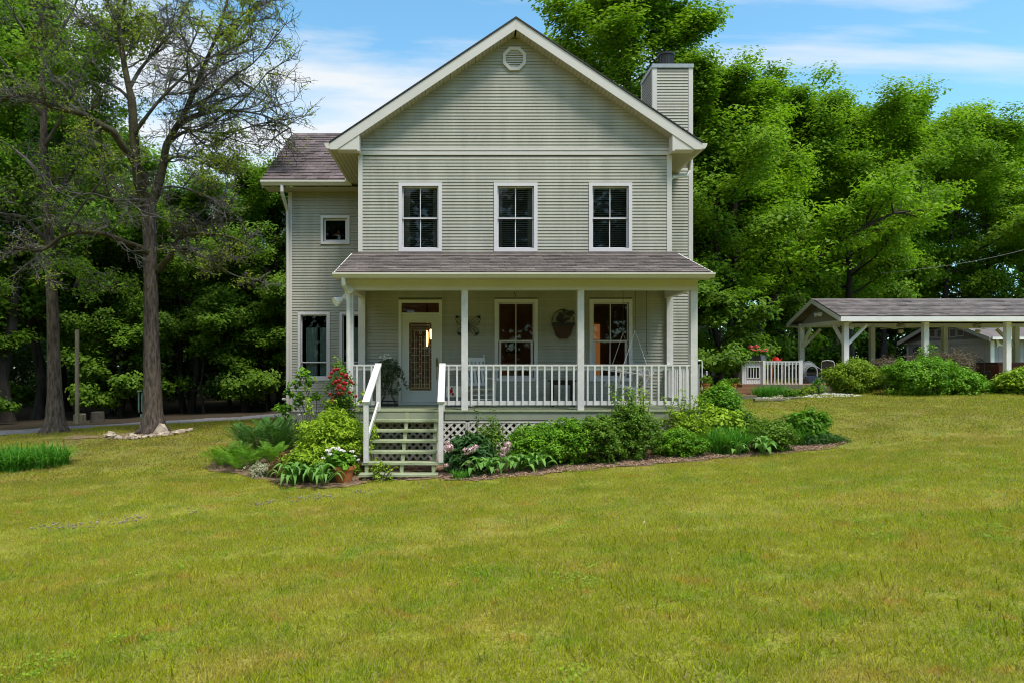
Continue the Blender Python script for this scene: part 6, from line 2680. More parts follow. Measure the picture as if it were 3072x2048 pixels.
# wall art
bf = empty("butterfly_ornament", (.15, YW - .05, 3.02))
tag(bf, "dark wire butterfly hung on the wall behind the porch post", "wall ornament")
mb = MB()
mb.tube([(.15, YW - .06, 2.86), (.15, YW - .065, 3.05), (.15, YW - .06, 3.14)], [.012, .022, .014], 8)
mb.tube([(.15, YW - .06, 3.13), (.11, YW - .06, 3.22), (.09, YW - .06, 3.23)], .004, 4)
mb.tube([(.15, YW - .06, 3.13), (.19, YW - .06, 3.22), (.21, YW - .06, 3.23)], .004, 4)
mb.build("body", BLACK, bf)
for s in (-1, 1):
    mb = MB()

    def B(*pts, r=.006):
        mb.tube([(.15 + s * p[0], YW - .055, p[1]) for p in pts], r, 5)
    B((.0, 3.06), (.10, 3.16), (.22, 3.25), (.285, 3.26), (.29, 3.17), (.25, 3.06), (.15, 3.03), (.0, 3.04))
    B((.02, 3.06), (.16, 3.12), (.25, 3.2), r=.005)
    B((.10, 3.08), (.2, 3.08), (.27, 3.13), r=.005)
    mb.prism([(.15 + s * .20, 3.235), (.15 + s * .285, 3.255), (.15 + s * .285, 3.19), (.15 + s * .24, 3.20)], "y", YW - .058, YW - .052)
    mb.build("upper_wing", BLACK, bf)
    mb = MB()
    B((.0, 3.02), (.12, 3.0), (.22, 2.95), (.26, 2.87), (.22, 2.80), (.15, 2.79), (.08, 2.88), (.0, 3.0))
    B((.03, 3.0), (.14, 2.92), (.19, 2.84), r=.005)
    B((.12, 2.97), (.17, 2.90), (.16, 2.82), r=.005)
    mb.prism([(.15 + s * .18, 2.86), (.15 + s * .25, 2.88), (.15 + s * .22, 2.81), (.15 + s * .16, 2.80)], "y", YW - .058, YW - .052)
    mb.build("lower_wing", BLACK, bf)
bk = empty("basket_ornament", (2.38, YW - .05, 3.05))
tag(bk, "oval metal wall basket with black leaf silhouettes and rusty bucket", "wall ornament")
mb = MB()
mb.tube([(2.38 + .262 * math.cos(t * PI / 16), YW - .05, 3.10 + .30 * math.sin(t * PI / 16)) for t in range(0, 17)], .009, 6)
mb.build("hoop", BLACK, bk)
mb = MB()
mb.prism([(2.12, 3.02), (2.64, 3.02), (2.645, 3.09), (2.115, 3.09)], "y", YW - .16, YW - .025)
mb.build("rim", BLACK, bk)
mb = MB()
mb.prism([(2.14, 3.02), (2.62, 3.02), (2.55, 2.80), (2.47, 2.72), (2.29, 2.72), (2.21, 2.80)], "y", YW - .15, YW - .026)
mb.build("bucket", mat("rusty_metal", (.055, .025, .014), .7, .5, 9), bk)
rng = random.Random(9)
for (x, z, l, a) in [(2.28, 3.22, .17, 1.2), (2.36, 3.17, .2, 1.9), (2.44, 3.16, .16, .7), (2.33, 3.29, .15, 2.6), (2.41, 3.36, .13, 1.5), (2.26, 3.16, .14, 2.4), (2.52, 3.30, .2, .1), (2.57, 3.29, .17, 1.0), (2.60, 3.33, .15, -.6), (2.50, 3.18, .13, .35), (2.37, 3.24, .14, .5)]:
    ca, sa = math.cos(a), math.sin(a)
    pl = [(-.5, 0), (-.2, .2), (.1, .25), (.5, 0), (.15, -.22), (-.2, -.2)]
    mb = MB()
    mb.prism([(x + l * (p * ca - q * sa), z + l * (p * sa + q * ca)) for p, q in pl], "y", YW - .075 - rng.random() * .03, YW - .065 + .0)
    mb.build("metal_leaf", BLACK, bk)


def floodlight(name, label, x, y, z, s, heads, m=WHITEM):
    e = empty(name, (x, y, z))
    tag(e, label, "floodlight")
    mb = MB()
    mb.lathe([(.0, -.02 * s), (.055 * s, -.02 * s), (.05 * s, .02 * s), (.0, .03 * s)], (x, y, z), 10, "y")
    mb.build("mount", m, e)
    for dx, dy, dz in heads:
        mb = MB()
        d = Vector((dx, dy, dz)).normalized()
        p = Vector((x, y, z))
        q = p + d * .07 * s
        mb.tube([p, q], .018 * s, 6)
        mb.tube([q, q + d * .05 * s, q + d * .14 * s, q + d * .165 * s], [.035 * s, .05 * s, .085 * s, .085 * s], 10)
        mb.build("lamp_head", m, e)


floodlight("floodlight", "white twin floodlight on the left porch post", -2.43, 14.72, 3.52, 1.15, [(-.7, -.55, -.45), (.3, -.5, .4)])

# ================================================================= LEFT SIDE BITS
wp = at(231, 1262, 27.2)
mb = MB()
zb = gz(wp.x, 27.2)
mb.rbox(wp.x - .055, wp.x + .055, 27.15, 27.26, zb - .1, zb + 3.6, .012)
tag(mb.build("wooden_post", GREYW), "tall greenish wooden post beyond the gravel drive", "post")
mb = MB()
mb.rbox(wp.x - .2, wp.x + .14, 27.3, 27.6, zb - .1, zb + .36, .03)
tag(mb.build("log_block", GREYW), "dark squared log at the foot of the tall wooden post", "log")
sx = X(285, 27.6)
mb = MB()
zb = gz(sx, 27.6)
mb.lathe([(.27, -.1), (.25, .2), (.24, .40), (.0, .42)], (sx, 27.8, zb), 12)
tag(mb.build("tree_stump", mat("old_stump", (.075, .065, .05), .95, .4, 6, bump=.5)), "weathered grey stump beside the wooden post across the drive", "stump")
wc = empty("wind_chime", at(424, 1175, 20.9))
tag(wc, "teal tubular wind chime hanging beside the oak trunk", "wind chime")
c = at(424, 1172, 20.9)
mb = MB()
mb.lathe([(.0, -.012), (.115, -.012), (.115, .012), (.0, .012)], c, 14)
mb.build("top_plate", CHIMEM, wc)
for k in range(5):
    a = k * 2 * PI / 5 + .3
    mb = MB()
    l = .50 + .035 * (k % 3)
    mb.tube([c + Vector((.085 * math.cos(a), .085 * math.sin(a), -.06)), c + Vector((.085 * math.cos(a), .085 * math.sin(a), -.06 - l))], .018, 8)
    mb.build("chime_tube", CHIMEM, wc)
mb = MB()
mb.tube([c, c + Vector((.02, .2, 3.95))], .004, 4)
mb.tube([c, c + Vector((0, 0, -.68))], .003, 4)
mb.build("cord", BLACK, wc)
mb = MB()
mb.blob(c + Vector((0, 0, -.74)), (.04, .02, .07), random.Random(1), 8, 5, .02)
mb.build("pendulum", CHIMEM, wc)

# ================================================================= YARD ON THE RIGHT
# --- open pavilion
PF, PR_, PFL = 26.2, 29.6, 1.42
pav = empty("pavilion", (18.8, 27.9, PFL))
tag(pav, "long open pavilion with white posts and brown shingled roof", "pavilion")
PX = [14.28, 17.25, 20.3, 23.3, 26.3]
for y in (PF, PR_):
    for x in PX:
        mb = MB()
        mb.rbox(x - .09, x + .09, y - .09, y + .09, 1.2, 3.70, .012)
        mb.build("post", PAVW, pav)
    mb = MB()
    mb.box(PX[0] - .1, PX[-1] + .6, y - .07, y + .07, 3.702, 3.84)
    mb.build("beam", PAVW, pav)
for x in (PX[0], PX[-1]):
    mb = MB()
    mb.box(x - .065, x + .065, PF - .35, PR_ + .35, 3.66, 3.80)
    mb.build("beam", PAVW, pav)


def brace(p, q):
    mb = MB()
    mb.bar(p, q, .10, .10)
    mb.build("knee_brace", PAVW, pav)


for y, s in ((PF, 1), (PR_, -1)):
    brace((PX[0] + .08, y, 2.88), (PX[0] + .80, y, 3.60))
    brace((PX[0], y + s * .08, 2.88), (PX[0], y + s * .80, 3.60))
    brace((PX[3] - .08, y, 2.88), (PX[3] - .80, y, 3.60))
EZ, RZ, RY = 3.885, 4.73, 27.9
x0, x1 = 13.85, 27.2
for s in (-1, 1):
    ye = RY + s * 2.12
    mb = MB()
    poly = [(RY, RZ), (ye, EZ), (ye, EZ - .07), (RY, RZ - .07)]
    mb.prism(poly, "x", x0, x1)
    rf = mb.build("roof", PAVS, pav)
    sl = (RZ - EZ) / 2.12
    if s < 0:
        lay_shingles(lambda t: x0, lambda t: x1, ye - .02, EZ + .006, sl, 2.27, .33, .175, 19, PAVS, rf, set())
    mb = MB()
    mb.box(x0 + .02, x1, min(ye, ye + s * .03) - .001, max(ye, ye + s * .03), EZ - .185, EZ - .012)
    mb.build("fascia", PAVW, pav)
    mb = MB()
    mb.prism([(RY, RZ - .02), (ye, EZ - .02), (ye, EZ - .19), (RY - s * .0, RZ - .19)], "x", x0 - .005, x0 + .028)
    mb.build("rake_board", PAVW, pav)
    mb = MB()
    mb.box(x0 + .03, x1, min(ye - s * .01, ye - s * .42), max(ye - s * .01, ye - s * .42), EZ - .175, EZ - .16)
    mb.build("soffit", PAVW, pav)
mb = MB()
mb.prism([(RY - 1.72, 3.80), (RY + 1.72, 3.80), (RY, RZ - .20)], "x", PX[0] - .03, PX[0] + .0)
mb.build("gable_panel", GREYS, pav)
mb = MB()
mb.box(x0, x1, PF - .3, PR_ + .4, 1.0, PFL)
mb.build("slab", mat("concrete", (.40, .38, .35), .9, .12, 4, bump=.1), pav)
floodlight("floodlight", "white twin floodlight on the grey pavilion gable", PX[0] - .06, RY - .05, 4.14, 1.05, [(-.6, -.8, -.25), (-.7, .4, -.2)])
# ceiling fans
for x, lab in ((17.4, "cream ceiling fan with globe light nearest the pavilion gable"), (20.45, "second cream ceiling fan further right under the pavilion roof")):
    f = empty("ceiling_fan", (x, RY, 3.6))
    tag(f, lab, "ceiling fan", "ceiling fans under the pavilion roof")
    mb = MB()
    mb.tube([(x, RY, 4.55), (x, RY, 3.75)], .02, 6)
    mb.build("rod", FANW, f)
    mb = MB()
    mb.lathe([(.0, .15), (.06, .14), (.15, .08), (.16, .0), (.10, -.06), (.0, -.07)], (x, RY, 3.62), 16)
    mb.build("motor", FANW, f)
    for k in range(5):
        a = k * 2 * PI / 5 + .35 + x
        mb = MB()
        p = Vector((x + .14 * math.cos(a), RY + .14 * math.sin(a), 3.58))
        q = Vector((x + .70 * math.cos(a), RY + .70 * math.sin(a), 3.56))
        mb.bar(p, q, .125, .012, (.12 * math.sin(a), -.12 * math.cos(a), 1))
        mb.build("blade", FANW, f)
    mb = MB()
    mb.lathe([(.0, -.20), (.07, -.18), (.105, -.12), (.08, -.05), (.0, -.05)], (x, RY, 3.55), 14)
    mb.build("globe", FANW, f)
    mb = MB()
    mb.tube([(x + .04, RY, 3.4), (x + .04, RY, 3.15)], .004, 4)
    mb.build("pull_chain", FANW, f)
# hanging round dial
hd = empty("hanging_dial", at(2555, 981, 26.4))
tag(hd, "round white dial hanging in the first bay of the pavilion", "dial")
c = at(2555, 981, 26.4)
mb = MB()
mb.lathe([(.0, -.015), (.095, -.015), (.095, .01), (.0, .01)], c, 18, "y")
mb.build("face", WHITEM, hd)
mb = MB()
mb.tube([(c.x + .10 * math.cos(t * PI / 9), c.y, c.z + .10 * math.sin(t * PI / 9)) for t in range(19)], .009, 5)
mb.tube([c + Vector((0, 0, .10)), c + Vector((.01, -.1, .20))], .005, 4)
mb.bar(c + Vector((0, -.018, -.02)), c + Vector((.03, -.018, .045)), .008, .004)
mb.build("rim", BLACK, hd)
hb = empty("bird_feeder", at(2523, 985, 26.5))
tag(hb, "small dark hanging ornament beside the first pavilion post", "ornament")
c = at(2523, 975, 26.0)
mb = MB()
mb.tube([c + Vector((0, 0, .07)), c + Vector((0, 0, -.2))], .006, 4)
for k in range(3):
    mb.blob(c + Vector((0, 0, -.06 - .09 * k)), (.04, .04, .035), random.Random(k), 7, 4, .05)
mb.build("hanger", REDDARK, hb)
# hot tub
ht = empty("hot_tub", (21.9, 28.3, PFL))
tag(ht, "red brown wooden hot tub with dark cover under the pavilion", "hot tub")
mb = MB()
mb.box(20.85, 22.95, 27.35, 29.2, PFL + .003, PFL + .70)
mb.build("shell", HOTTUB, ht)
for k in range(16):
    xx = 20.85 + k * 2.1 / 16
    mb = MB()
    mb.box(xx + .006, xx + 2.1 / 16 - .006, 27.325, 27.349, PFL + .02, PFL + .66)
    mb.build("side_slat", HOTTUB, ht)
mb = MB()
mb.rbox(20.78, 23.02, 27.28, 29.25, PFL + .703, PFL + .80, .03)
mb.build("cover", HOTLID, ht)
mb = MB()
mb.box(21.45, 21.85, 27.05, 27.32, PFL + .003, PFL + .35)
mb.build("step", BLACKWOOD, ht)
mb = MB()
mb.rbox(20.4, 20.95, 25.0, 25.5, gz(20.6, 25.2) - .1, gz(20.6, 25.2) + .16)
tag(mb.build("white_step", PAVW), "low white step beside the third pavilion post", "step")

# --- garage far behind: its gable end faces the yard, its long side the camera
GARW = mat("garage_siding", (.215, .205, .22), .7, .08, 2)
GART = mat("garage_trim", (.44, .43, .43), .6, .06, 2)
GARL = mat("garage_side_siding", (.33, .32, .33), .7, .06, 2, obj_var=.05)
GX, GN, GF = 29.3, 39.0, 46.3      # plane of the gable, near and far corners
GM = (GN + GF) / 2
GB = 1.15
ga = empty("garage", (GX + 4, GM, GB))
tag(ga, "grey gabled garage with panel door seen through the pavilion", "garage")


def gy(px):
    """where the gable plane is met by an image column"""
    return GX * 2112 / (px - 1385)


def gzz(py, y):
    return CAM_Z - (py - 1095) / 2112 * y


mb = MB()
mb.prism([(GN, GB - .2), (GF, GB - .2), (GF, 3.55), (GM, 4.85), (GN, 3.55)], "x", GX, GX + 9)
mb.build("wall", GARW, ga)
for s_, ye in ((-1, GN - .45), (1, GF + .45)):
    mb = MB()
    mb.prism([(GM, 5.0), (ye, 3.64), (ye, 3.54), (GM, 4.90)], "x", GX - .35, GX + 9.3)
    mb.build("roof", PAVS, ga)
    mb = MB()
    mb.prism([(GM, 4.995), (ye, 3.635), (ye, 3.40), (GM, 4.76)], "x", GX - .385, GX - .352)
    mb.build("rake_board", GART, ga)
mb = MB()
mb.box(GX - .03, GX - .002, GN, GF, 3.45, 3.60)
mb.build("belt_trim", GART, ga)
for ya, yb in ((GN, GN + .16), (GF - .16, GF)):
    mb = MB()
    mb.box(GX - .035, GX - .002, ya, yb, GB, 3.448)
    mb.build("corner_board", GART, ga)
# panel door
y0, y1, zt = gy(2958), gy(2850), 3.34
mb = MB()
for q in rect_minus(y0 - .14, y1 + .14, GB, zt + .16, [(y0, y1, GB - 1, zt)]):
    mb.box(GX - .05, GX - .002, q[0], q[1], q[2], q[3])
gdo = mb.build("garage_door", GART, ga)
for r_ in range(4):
    for k in range(4):
        a_, b_ = y0 + k * (y1 - y0) / 4, y0 + (k + 1) * (y1 - y0) / 4
        z_ = GB + r_ * (zt - GB) / 4
        m = MB()
        m.box(GX - .012, GX + .02, a_ + .004, b_ - .004, z_ + .004, z_ + (zt - GB) / 4 - .004)
        m.box(GX - .032, GX - .013, a_ + .09, b_ - .09, z_ + .10, z_ + (zt - GB) / 4 - .10)
        m.build("panel", GART, gdo)
# side door
y0, y1, zt = gy(2821), gy(2784), 3.36
mb = MB()
for q in rect_minus(y0 - .11, y1 + .11, GB, zt + .12, [(y0, y1, GB - 1, zt)]):
    mb.box(GX - .05, GX - .002, q[0], q[1], q[2], q[3])
dd = mb.build("side_door", GART, ga)
m = MB()
m.box(GX - .02, GX + .02, y0 + .003, y1 - .003, GB, zt - .003)
m.build("door_panel", mat("door_grey", (.33, .32, .35), .5, .05, 3), dd)
for (pa, pb, qa, qb) in [(2792, 2806, 992, 1010), (2814, 2827, 990, 1011), (2831, 2840, 992, 1011), (2852, 2867, 988, 1009), (2874, 2891, 990, 1006)]:
    y0, y1 = gy(pb), gy(pa)
    ym = (y0 + y1) / 2
    c, d_ = gzz(qb, ym), gzz(qa, ym)
    m = MB()
    for q in rect_minus(y0 - .08, y1 + .08, c - .07, d_ + .07, [(y0, y1, c, d_)]):
        m.box(GX - .045, GX - .002, q[0], q[1], q[2], q[3])
    w_ = m.build("window", GART, ga)
    m = MB()
    m.box(GX - .015, GX - .003, y0, y1, c, d_)
    m.build("pane", REDDARK, w_)
# long side towards the camera
x = GX + .22
while x < GX + 8.7:
    m = MB()
    m.box(x, x + .19, GN - .03, GN - .002, GB, 3.44)
    m.build("siding_panel", GARL, ga)
    x += .20
mb = MB()
mb.box(GX - .03, GX + .19, GN - .045, GN - .002, GB, 3.44)
mb.build("corner_board", WHITEM, ga)
mb = MB()
mb.box(GX - .3, GX + 9.2, GN - .56, GN - .46, 3.50, 3.64)
mb.build("gutter", WHITEM, ga)
yw = gy(2754)
zw = gzz(1053, yw)
wheel = empty("wheel_ornament", (GX - .06, yw, zw))
tag(wheel, "round dark peace sign ornament on the garage gable wall", "wall ornament")
mb = MB()
mb.tube([(GX - .07, yw + .34 * math.cos(t * PI / 12), zw + .27 * math.sin(t * PI / 12)) for t in range(25)], .03, 6)
for a_ in (90, 270, 225, 315):
    mb.tube([(GX - .07, yw, zw), (GX - .07, yw + .34 * math.cos(R(a_)), zw + .27 * math.sin(R(a_)))], .03, 5)
mb.build("ring", BLACK, wheel)
for (px, py, s_, fl, lab) in [(2998, 1032, .62, 1, "larger white bird cutout on the light long wall of the garage"), (3035, 1043, .45, -1, "smaller white bird cutout right of the larger one")]:
    c = at(px, py, GN - .06)
    mb = MB()
    sh = [(-.32, .40), (-.16, .46), (-.05, .22), (.05, .05), (.30, -.10), (.34, -.20), (.12, -.14), (-.10, -.16), (-.28, -.30), (-.20, -.08), (-.26, .12)]
    mb.prism([(c.x + fl * s_ * p, c.z + s_ * q) for p, q in sh], "y", GN - .09, GN - .032)
    tag(mb.build("bird_cutout", WHITEM), lab, "wall ornament")

# --- shrubs before the pavilion
bush("forsythia_bush", "bright yellow green mounded shrub at the first pavilion posts", "shrub", 2565, 0, 22.6, 1.70, 1.10, 1.3, BUSH_Y, 900, 24, .07, 160, asp=.5, crad=.15, rough=.13)
bush("purple_shrub", "small purple brown shrub between the two green shrubs", "shrub", 2668, 0, 23.6, 1.25, 1.12, 1.0, BUSH_P, 460, 26, .05, 161, asp=.5, crad=.14, rough=.18)
bush("purple_shrub", "large purple brown shrub rising behind the wide green shrub", "shrub", 2825, 0, 23.6, 2.2, 1.42, 1.2, BUSH_P, 900, 26, .05, 162, asp=.45, crad=.15, rough=.16)
bush("green_shrub", "wide bright green shrub in front of the pavilion bays", "shrub", 2760, 0, 21.7, 2.10, 1.22, 1.4, BUSH_G, 1000, 26, .07, 163, asp=.55, crad=.15, rough=.15, top_sprigs=5)
bush("green_shrub", "smaller low green shrub to the right of the wide shrub", "shrub", 2875, 0, 21.9, 1.3, .85, 1.1, BUSH_G, 420, 20, .085, 164, asp=.55, crad=.14, rough=.15)
bush("forsythia_bush", "yellow green shrub at the right edge beside the white step", "shrub", 3070, 0, 22.0, 1.3, .85, 1.2, BUSH_AZ, 420, 20, .10, 165, asp=.55, crad=.14, rough=.18)
bush("ground_shrub", "low leafy cover trailing from the purple shrub to the white step", "shrub", 2960, 0, 22.6, 1.0, .4, .7, BUSH_G, 200, 16, .09, 166, asp=.55, crad=.12)

# --- back deck: railing, screen, steps, platform
bd = empty("back_deck", (9.6, 23.6, 1.2))
tag(bd, "low brown back deck with white railing, slatted screen and steps", "deck")


def wbox(name, m, a, b, parent=bd, rb=False):
    mb = MB()
    (mb.rbox if rb else mb.box)(a[0], b[0], a[1], b[1], a[2], b[2])
    return mb.build(name, m, parent)


for k in range(8):
    wbox("floor_board", DECKW, (9.55, 23.75 + k * .2, 1.42), (14.2, 23.75 + k * .2 + .19, 1.46))
wbox("rim_board", GREYW, (9.55, 23.70, 1.22), (14.2, 23.745, 1.455))
xa, xb = X(2296, 23.9), X(2403, 25.2)
r = railing((X(2296, 23.95), 23.95), (X(2402, 23.95), 23.95), 2.24, off=.115)
r.parent = bd
r.location = r.location + wl(house) - wl(bd)
for px in (2291, 2402):
    wbox("rail_post", RAILW, (X(px, 23.95) - .045, 23.9, 1.40), (X(px, 23.95) + .045, 24.0, 2.27))
# slatted screen with a barred opening
sx0, sx1, sy = X(2229, 24), X(2287, 24), 24.0
op = (sx0 + .17, sx1 - .12, 1.68, 2.03)
for k in range(11):
    a = sx0 + k * (sx1 - sx0) / 11
    b = a + (sx1 - sx0) / 11 - .008
    mb = MB()
    if b < op[0] or a > op[1]:
        mb.box(a, b, sy - .012, sy + .012, 1.47, 2.22)
    else:
        mb.box(a, b, sy - .012, sy + .012, 1.47, op[2])
        mb.box(a, b, sy - .012, sy + .012, op[3], 2.22)
    mb.build("screen_slat", RAILW, bd)
mb = MB()
for q in rect_minus(op[0] - .03, op[1] + .03, op[2] - .03, op[3] + .03, [op]):
    mb.box(q[0], q[1], sy - .03, sy - .0125, q[2], q[3])
for k in range(3):
    xx = op[0] + (op[1] - op[0]) * (k + 1) / 4
    mb.box(xx - .012, xx + .012, sy - .02, sy, op[2], op[3])
mb.build("screen_window", RAILW, bd)
wbox("screen_cap", RAILW, (sx0 - .02, sy - .08, 2.222), (sx1 + .02, sy + .08, 2.26))
wbox("screen_post", RAILW, (sx0 - .05, sy - .04, 1.4), (sx0 - .004, sy + .04, 2.22))
for k in range(2):
    a = (X(2228 if k else 2198, 23), 22.6 + k * .45, 1.20 + k * .13)
    wbox("box_step", DECKW, a, (X(2275 if k else 2260, 23), 23.1 + k * .45, 1.375 + k * .10), rb=False)
for k in range(5):
    wbox("platform_board", DECKW, (X(2165, 22), 21.7 + k * .18, 1.145), (X(2258, 22), 21.7 + k * .18 + .17, 1.18))
wbox("platform_rim", GREYW, (X(2165, 22), 21.66, 1.0), (X(2258, 22), 21.695, 1.178))
# planters on the screen
for (pa, pb, m, lab) in ((2230, 2278, BLACKWOOD, "long black planter box of red geraniums on the deck screen"), (2277, 2297, mat("grey_plastic", (.16, .16, .18), .5), "short grey planter box at the corner of the deck railing")):
    e = empty("planter_box", (X((pa + pb) / 2, 24), 24, 2.263))
    tag(e, lab, "planter")
    a, b = X(pa, 24), X(pb, 24)
    mb = MB()
    mb.prism([(a + .03, 2.263), (b - .03, 2.263), (b, 2.45), (a, 2.45)], "y", 23.9, 24.1)
    mb.build("trough", m, e)
    n = 26 if pb - pa > 30 else 12
    nr = np.random.default_rng(pa)
    Pp = np.stack([nr.uniform(a, b, n), nr.uniform(23.9, 24.1, n), nr.uniform(2.46, 2.66, n)], 1)
    V, aa = cluster_leaves(Pp, .08, 14, .075, nr, .8, .5, .8)
    link("foliage", quad_mesh("foliage", V, aa, BUSH_G), e)
    flowers(e, UMB_R, [(nr.uniform(a, b), nr.uniform(23.85, 24.0), nr.uniform(2.56, 2.76), nr.uniform(.7, 1.1)) for _ in range(n // 2)])
# red watering can behind the rail
e = empty("watering_can", at(2329, 1078, 24.3))
tag(e, "glossy red watering can behind the deck railing", "watering can")
c = at(2329, 1080, 24.3)
REDG = mat("red_gloss", (.55, .02, .015), .25, .1, 6)
mb = MB()
mb.lathe([(.0, -.10), (.10, -.10), (.105, .0), (.08, .08), (.05, .10), (.0, .10)], c, 14)
mb.build("body", REDG, e)
mb = MB()
mb.tube([c + Vector((.08, 0, -.04)), c + Vector((.16, 0, .02)), c + Vector((.19, 0, .08))], [.025, .018, .02], 7)
mb.build("spout", REDG, e)
mb = MB()
mb.tube([c + Vector((-.10, 0, -.05)), c + Vector((-.15, 0, .02)), c + Vector((-.06, 0, .14)), c + Vector((.03, 0, .10))], .010, 6)
mb.build("handle", REDG, e)
mb = MB()
sh_ = at(2329, 1090, 24.3)
mb.box(c.x - .2, c.x + .25, 24.2, 24.4, c.z - .13, c.z - .103)
for dx in (-.17, .21):
    mb.box(c.x + dx - .02, c.x + dx + .02, 24.22, 24.38, 1.46, c.z - .131)
tag(mb.build("plant_bench", DECKW), "small brown bench behind the deck railing", "bench")
# pots by the platform
for (px, py, d_, r_, lab, m) in [(2118, 1170, 20.5, .115, "terracotta pot with yellow green plant near the porch corner", BUSH_Y), (2202, 1165, 21.5, .09, "terracotta pot half hidden behind the platform step", BUSH_D)]:
    c = at(px, py, d_)
    e = empty("potted_plant", c)
    tag(e, lab, "potted plant")
    mb = MB()
    mb.lathe([(.0, .0), (r_ * .7, .0), (r_, r_ * 1.5), (r_ * 1.1, r_ * 1.5), (r_ * 1.12, r_ * 1.8), (.0, r_ * 1.7)], c, 16)
    mb.build("pot", TERRA, e)
    nr = np.random.default_rng(px)
    V, aa = cluster_leaves(np.array(c) + np.stack([nr.uniform(-r_ * 1.4, r_ * 1.4, 24), nr.uniform(-r_, r_, 24), nr.uniform(r_ * 1.6, r_ * 3.4, 24)], 1), .06, 12, .06, nr, .8, .5, .6)
    link("foliage", quad_mesh("foliage", V, aa, m), e)
    # a stand keeps the pot at the height it has in the yard
    gzz = gz(c.x, c.y)
    if c.z - gzz > .03:
        mb = MB()
        mb.box(c.x - r_, c.x + r_, c.y - r_, c.y + r_, gzz - .05, c.z - .002)
        tag(mb.build("plant_block", GREYW), "weathered wooden block under the " + ("yellow green potted plant" if px < 2150 else "half hidden pot by the platform step"), "block", "blocks under the yard pots")
bush("dark_shrub", "dark green potted shrub row behind the porch corner", "shrub", 2150, 0, 21.6, .75, .42, .5, BUSH_D, 150, 16, .07, 170, asp=.6, crad=.10)
bush("dark_shrub", "small dark shrub with white blooms by the platform", "shrub", 2178, 0, 22.4, .45, .62, .4, BUSH_D, 120, 14, .07, 171, asp=.6, crad=.10)
e = empty("garden_light", at(2119, 1150, 20.3))
tag(e, "slim solar garden light on a stake by the terracotta pot", "garden light")
c = at(2120, 1125, 20.6)
mb = MB()
mb.tube([(c.x, c.y, gz(c.x, c.y) - .05), c], .008, 5)
mb.build("stake", BLACK, e)
mb = MB()
mb.lathe([(.0, .0), (.02, .0), (.022, .10), (.03, .11), (.0, .13)], c, 8)
mb.build("lamp", WHITEM, e)
e = empty("pipe_trellis", (X(2099, 21), 21, gz(X(2099, 21), 21)))
tag(e, "white bent pipe frame with grey panel beside the porch corner", "trellis")
mb = MB()
mb.tube([at(2094, 1081, 21), at(2103, 1080, 21), at(2106, 1084, 21), (X(2106, 21), 21, gz(X(2106, 21), 21) - .05)], .018, 6)
mb.build("pipe", WHITEM, e)
mb = MB()
mb.box(X(2080, 21.1), X(2099, 21.1), 21.08, 21.12, .9, CAM_Z - (1092 - 1095) / 2112 * 21)
mb.build("panel", GREYS, e)

# rock bed with logs, daylilies and white pebbles
mb = MB()
rng = random.Random(12)
for (pa, qa, pb, qb, d_, r_, lab) in [(2262, 1182, 2298, 1193, 21.0, .075, "pale edging log at the corner of the pebble bed"), (2300, 1192, 2352, 1184, 20.95, .06, "long edging log along the front of the pebble bed"), (2352, 1183, 2404, 1174, 21.3, .045, "thin edging log at the far end of the pebble bed")]:
    p, q = at(pa, qa, d_), at(pb, qb, d_)
    p.z, q.z = gz(p.x, d_) + r_ * .6, gz(q.x, d_) + r_ * .6
    m = MB()
    m.tube([p, p.lerp(q, .35) + Vector((0, .03, .01)), p.lerp(q, .7), q], [r_, r_ * 1.05, r_ * .9, r_ * .8], 9)
    tag(m.build("edging_log", GREYW), lab, "log")
m = MB()
nr = random.Random(13)
for k in range(900):
    u_, v_ = nr.random(), nr.random()
    xx = 9.0 + 3.2 * u_
    yy = 21.2 + .25 * u_ + v_ * 1.7
    s_ = nr.uniform(.02, .05)
    m.cur = nr.random()
    m.blob((xx, yy, gz(xx, yy) + s_ * .4), (s_, s_, s_ * .6), nr, 5, 3, .2)
tag(m.build("white_pebbles", mat("pebble", (.55, .53, .48), .9, .2, 10, attr_var=.25)), "bed of small white pebbles below the back deck", "pebbles", kind="stuff")
strap_clump("daylily_clump", "dark daylily clump in front of the deck screen", X(2295, 22.1), 22.1, .38, .25, 380, .42, STRAP, 180, .022)
strap_clump("daylily_clump", "second daylily clump under the deck railing", X(2330, 22.4), 22.4, .30, .22, 280, .38, STRAP, 181, .022)
for k, (px, d_, s_) in enumerate([(2372, 21.6, .3), (2398, 21.8, .28), (2425, 22.2, .35), (2455, 22.3, .55)]):
    bush("yard_perennial", ["pale low perennial in the pebble bed under the railing", "small bright perennial in the pebble bed by the first post", "yellow green perennial right of the first pavilion post", "upright feathery perennial beside the hose reel"][k], "plant", px, 0, d_, .42, s_, .35, [FERN_L, BUSH_Y, BUSH_Y, FERN_L][k], 70, 12, .06, 182 + k, asp=.4, crad=.07)
